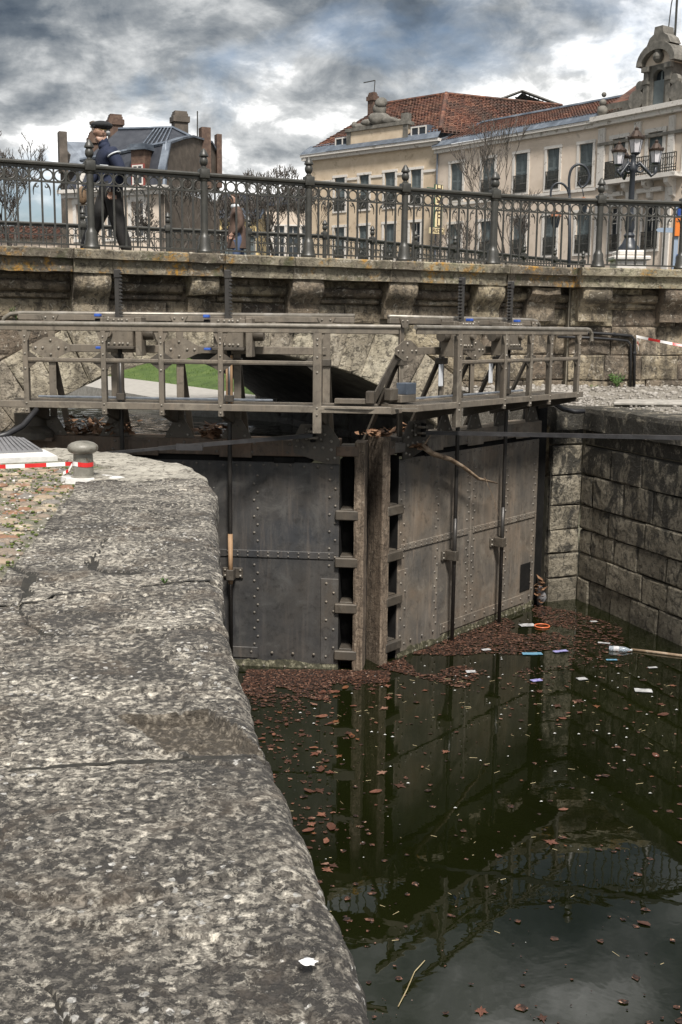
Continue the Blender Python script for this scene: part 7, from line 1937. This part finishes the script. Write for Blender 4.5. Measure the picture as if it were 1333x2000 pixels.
mb = MB(); mb.tube([Vector((0, 0, 0)), cp(1113, 470), cp(1113, 380)], [.06, .045, .035], 8); mb.tube(*smoothline([cp(1113, 380), cp(1112, 350), cp(1117, 330), cp(1130, 321), cp(1144, 327), cp(1151, 343), cp(1147, 358), cp(1137, 366), cp(1131, 358), cp(1135, 350)], [.035] * 6 + [.03, .028, .022, .012]), 8); mb.tube(*smoothline([cp(1113, 382), cp(1108, 368), cp(1099, 359), cp(1088, 358), cp(1079, 366), cp(1076, 380), cp(1080, 398), cp(1086, 410)], [.035, .032, .03, .03, .028, .028, .024, .02]), 8); mb.tube([cp(1137, 366), cp(1139, 376), cp(1140, 384)], .014, 5); mb.build('crook_post', M_lampiron, crook, smooth=True)
M_copper = simple('copper lantern top', [(0.22, 0.09, 0.05), (0.34, 0.16, 0.09)], 5, rough=.4, metal=.4, bump=0)
def hang(c):
    mb = MB(); mb.lathe([(.07, -.36), (.12, -.1), (.12, -.08)], 8, c); b_ = mb.build('lantern', M_pane, crook); mb = MB(); mb.lathe([(.13, -.1), (.15, -.08), (.13, .02), (.08, .04), (.03, .08)], 10, c); mb.build('lantern_roof', M_copper, b_)
    mb = MB()
    for k in range(6): a = 2 * math.pi * k / 6; mb.tube([Vector(c) + Vector((.072 * math.cos(a), .072 * math.sin(a), -.36)), Vector(c) + Vector((.125 * math.cos(a), .125 * math.sin(a), -.08))], .008, 4)
    mb.build('lantern_frame', M_lampiron, b_)
hang(cp(1086, 417)); hang(cp(1140, 391))
SY = 23.5; s0 = on_y(1317, 500, SY); r = Vector((s0.x, SY, GZ)); sp_ = empty('sign_post', r, label='grey-blue post with blue and orange direction signs at the right edge', cat='sign')
def sz(y): return on_y(1317, y, SY).z - GZ
M_bluesign = simple('blue sign', [(0.01, 0.04, 0.2), (0.02, 0.06, 0.26)], 3, rough=.35, bump=0); M_orsign = simple('orange sign', [(0.55, 0.14, 0.02), (0.65, 0.19, 0.03)], 3, rough=.35, bump=0); M_greypost = simple('grey-blue post paint', [(0.2, 0.25, 0.32), (0.26, 0.32, 0.4)], 4, rough=.4, bump=0)
mb = MB(); mb.bbox(-.035, .06, -.04, .04, 0, sz(402)); mb.build('post', M_greypost, sp_)
mb = MB(); mb.bbox(.0, .34, -.09, -.05, sz(424), sz(406)); b_ = mb.build('blue_sign', M_bluesign, sp_); text_mesh('letter', 'E', .2, M_white, b_, Matrix.Translation((.1, -.094, (sz(424) + sz(406)) / 2)) @ Matrix.Rotation(math.pi / 2, 4, 'X'), .003)
mb = MB(); mb.bbox(-.04, .3, -.09, -.05, sz(462), sz(425)); mb.build('orange_sign', M_orsign, sp_)
mb = MB(); mb.prism([(-.38, sz(454)), (-.42, sz(450)), (-.38, sz(446)), (-.05, sz(445)), (-.05, sz(455))], lambda p: (p[0], -.06, p[1]), lambda p: (p[0], -.04, p[1])); mb.build('arrow_sign', M_greypost, sp_)
mb = MB(); mb.bbox(.03, .34, -.09, -.05, sz(512), sz(497)); b_ = mb.build('blue_sign', M_bluesign, sp_); text_mesh('letter', 'F', .18, M_white, b_, Matrix.Translation((.13, -.094, (sz(512) + sz(497)) / 2)) @ Matrix.Rotation(math.pi / 2, 4, 'X'), .003)

# ---- parked car behind the far railing
def car(px, Y, paint, label):
    q = on_y(px, 480, Y); r = Vector((q.x, Y, GZ)); root = empty('parked_car', r, label=label, cat='car', group='parked cars beyond the bridge')
    side = [(-2.0, .35), (-2.0, .75), (-1.9, .92), (-1.1, 1.0), (-.55, 1.42), (.75, 1.45), (1.45, 1.02), (1.95, .95), (2.05, .7), (2.05, .35)]
    mb = MB(); mb.prism(side, lambda p: (p[0], -.8 + (.12 if p[1] > 1.1 else 0), p[1]), lambda p: (p[0], .8 - (.12 if p[1] > 1.1 else 0), p[1])); mb.build('body', paint, root)
    mb = MB(); mb.prism([(-.95, 1.03), (-.5, 1.37), (.05, 1.38), (.05, 1.03)], lambda p: (p[0], -.815 + (p[1] - 1) * .3, p[1]), lambda p: (p[0], -.79 + (p[1] - 1) * .3, p[1])); mb.prism([(.12, 1.03), (.12, 1.38), (.72, 1.38), (1.2, 1.03)], lambda p: (p[0], -.815 + (p[1] - 1) * .3, p[1]), lambda p: (p[0], -.79 + (p[1] - 1) * .3, p[1])); mb.build('window', M_pane, root)
    for x in (-1.3, 1.3):
        for y in (-.82, .66): mb = MB(); mb.lathe([(.0, 0), (.2, .0), (.31, .02), (.32, .15), (.0, .16)], 16, (x, y, .32), Matrix.Rotation(-math.pi / 2, 3, 'X')); mb.build('wheel', M_black, root)
    for y in (-.6, .6): mb = MB(); mb.ball((-1.98, y, .72), .1, 8, 5, (.4, 1.4, .8)); mb.build('headlight', M_lglass, root)
M_carw = simple('white car paint', [(0.6, 0.61, 0.63), (0.7, 0.71, 0.73)], 2, rough=.25, bump=0); M_carb = simple('blue car paint', [(0.08, 0.14, 0.3), (0.12, 0.2, 0.4)], 2, rough=.25, bump=0)
car(88, 42, M_carw, 'white car parked behind the railing at the left edge'); car(48, 50, M_carb, 'blue car parked beyond the white one at the left edge')
car(505, 46, M_carw, 'white car parked behind the railing right of the brown-coated walker')
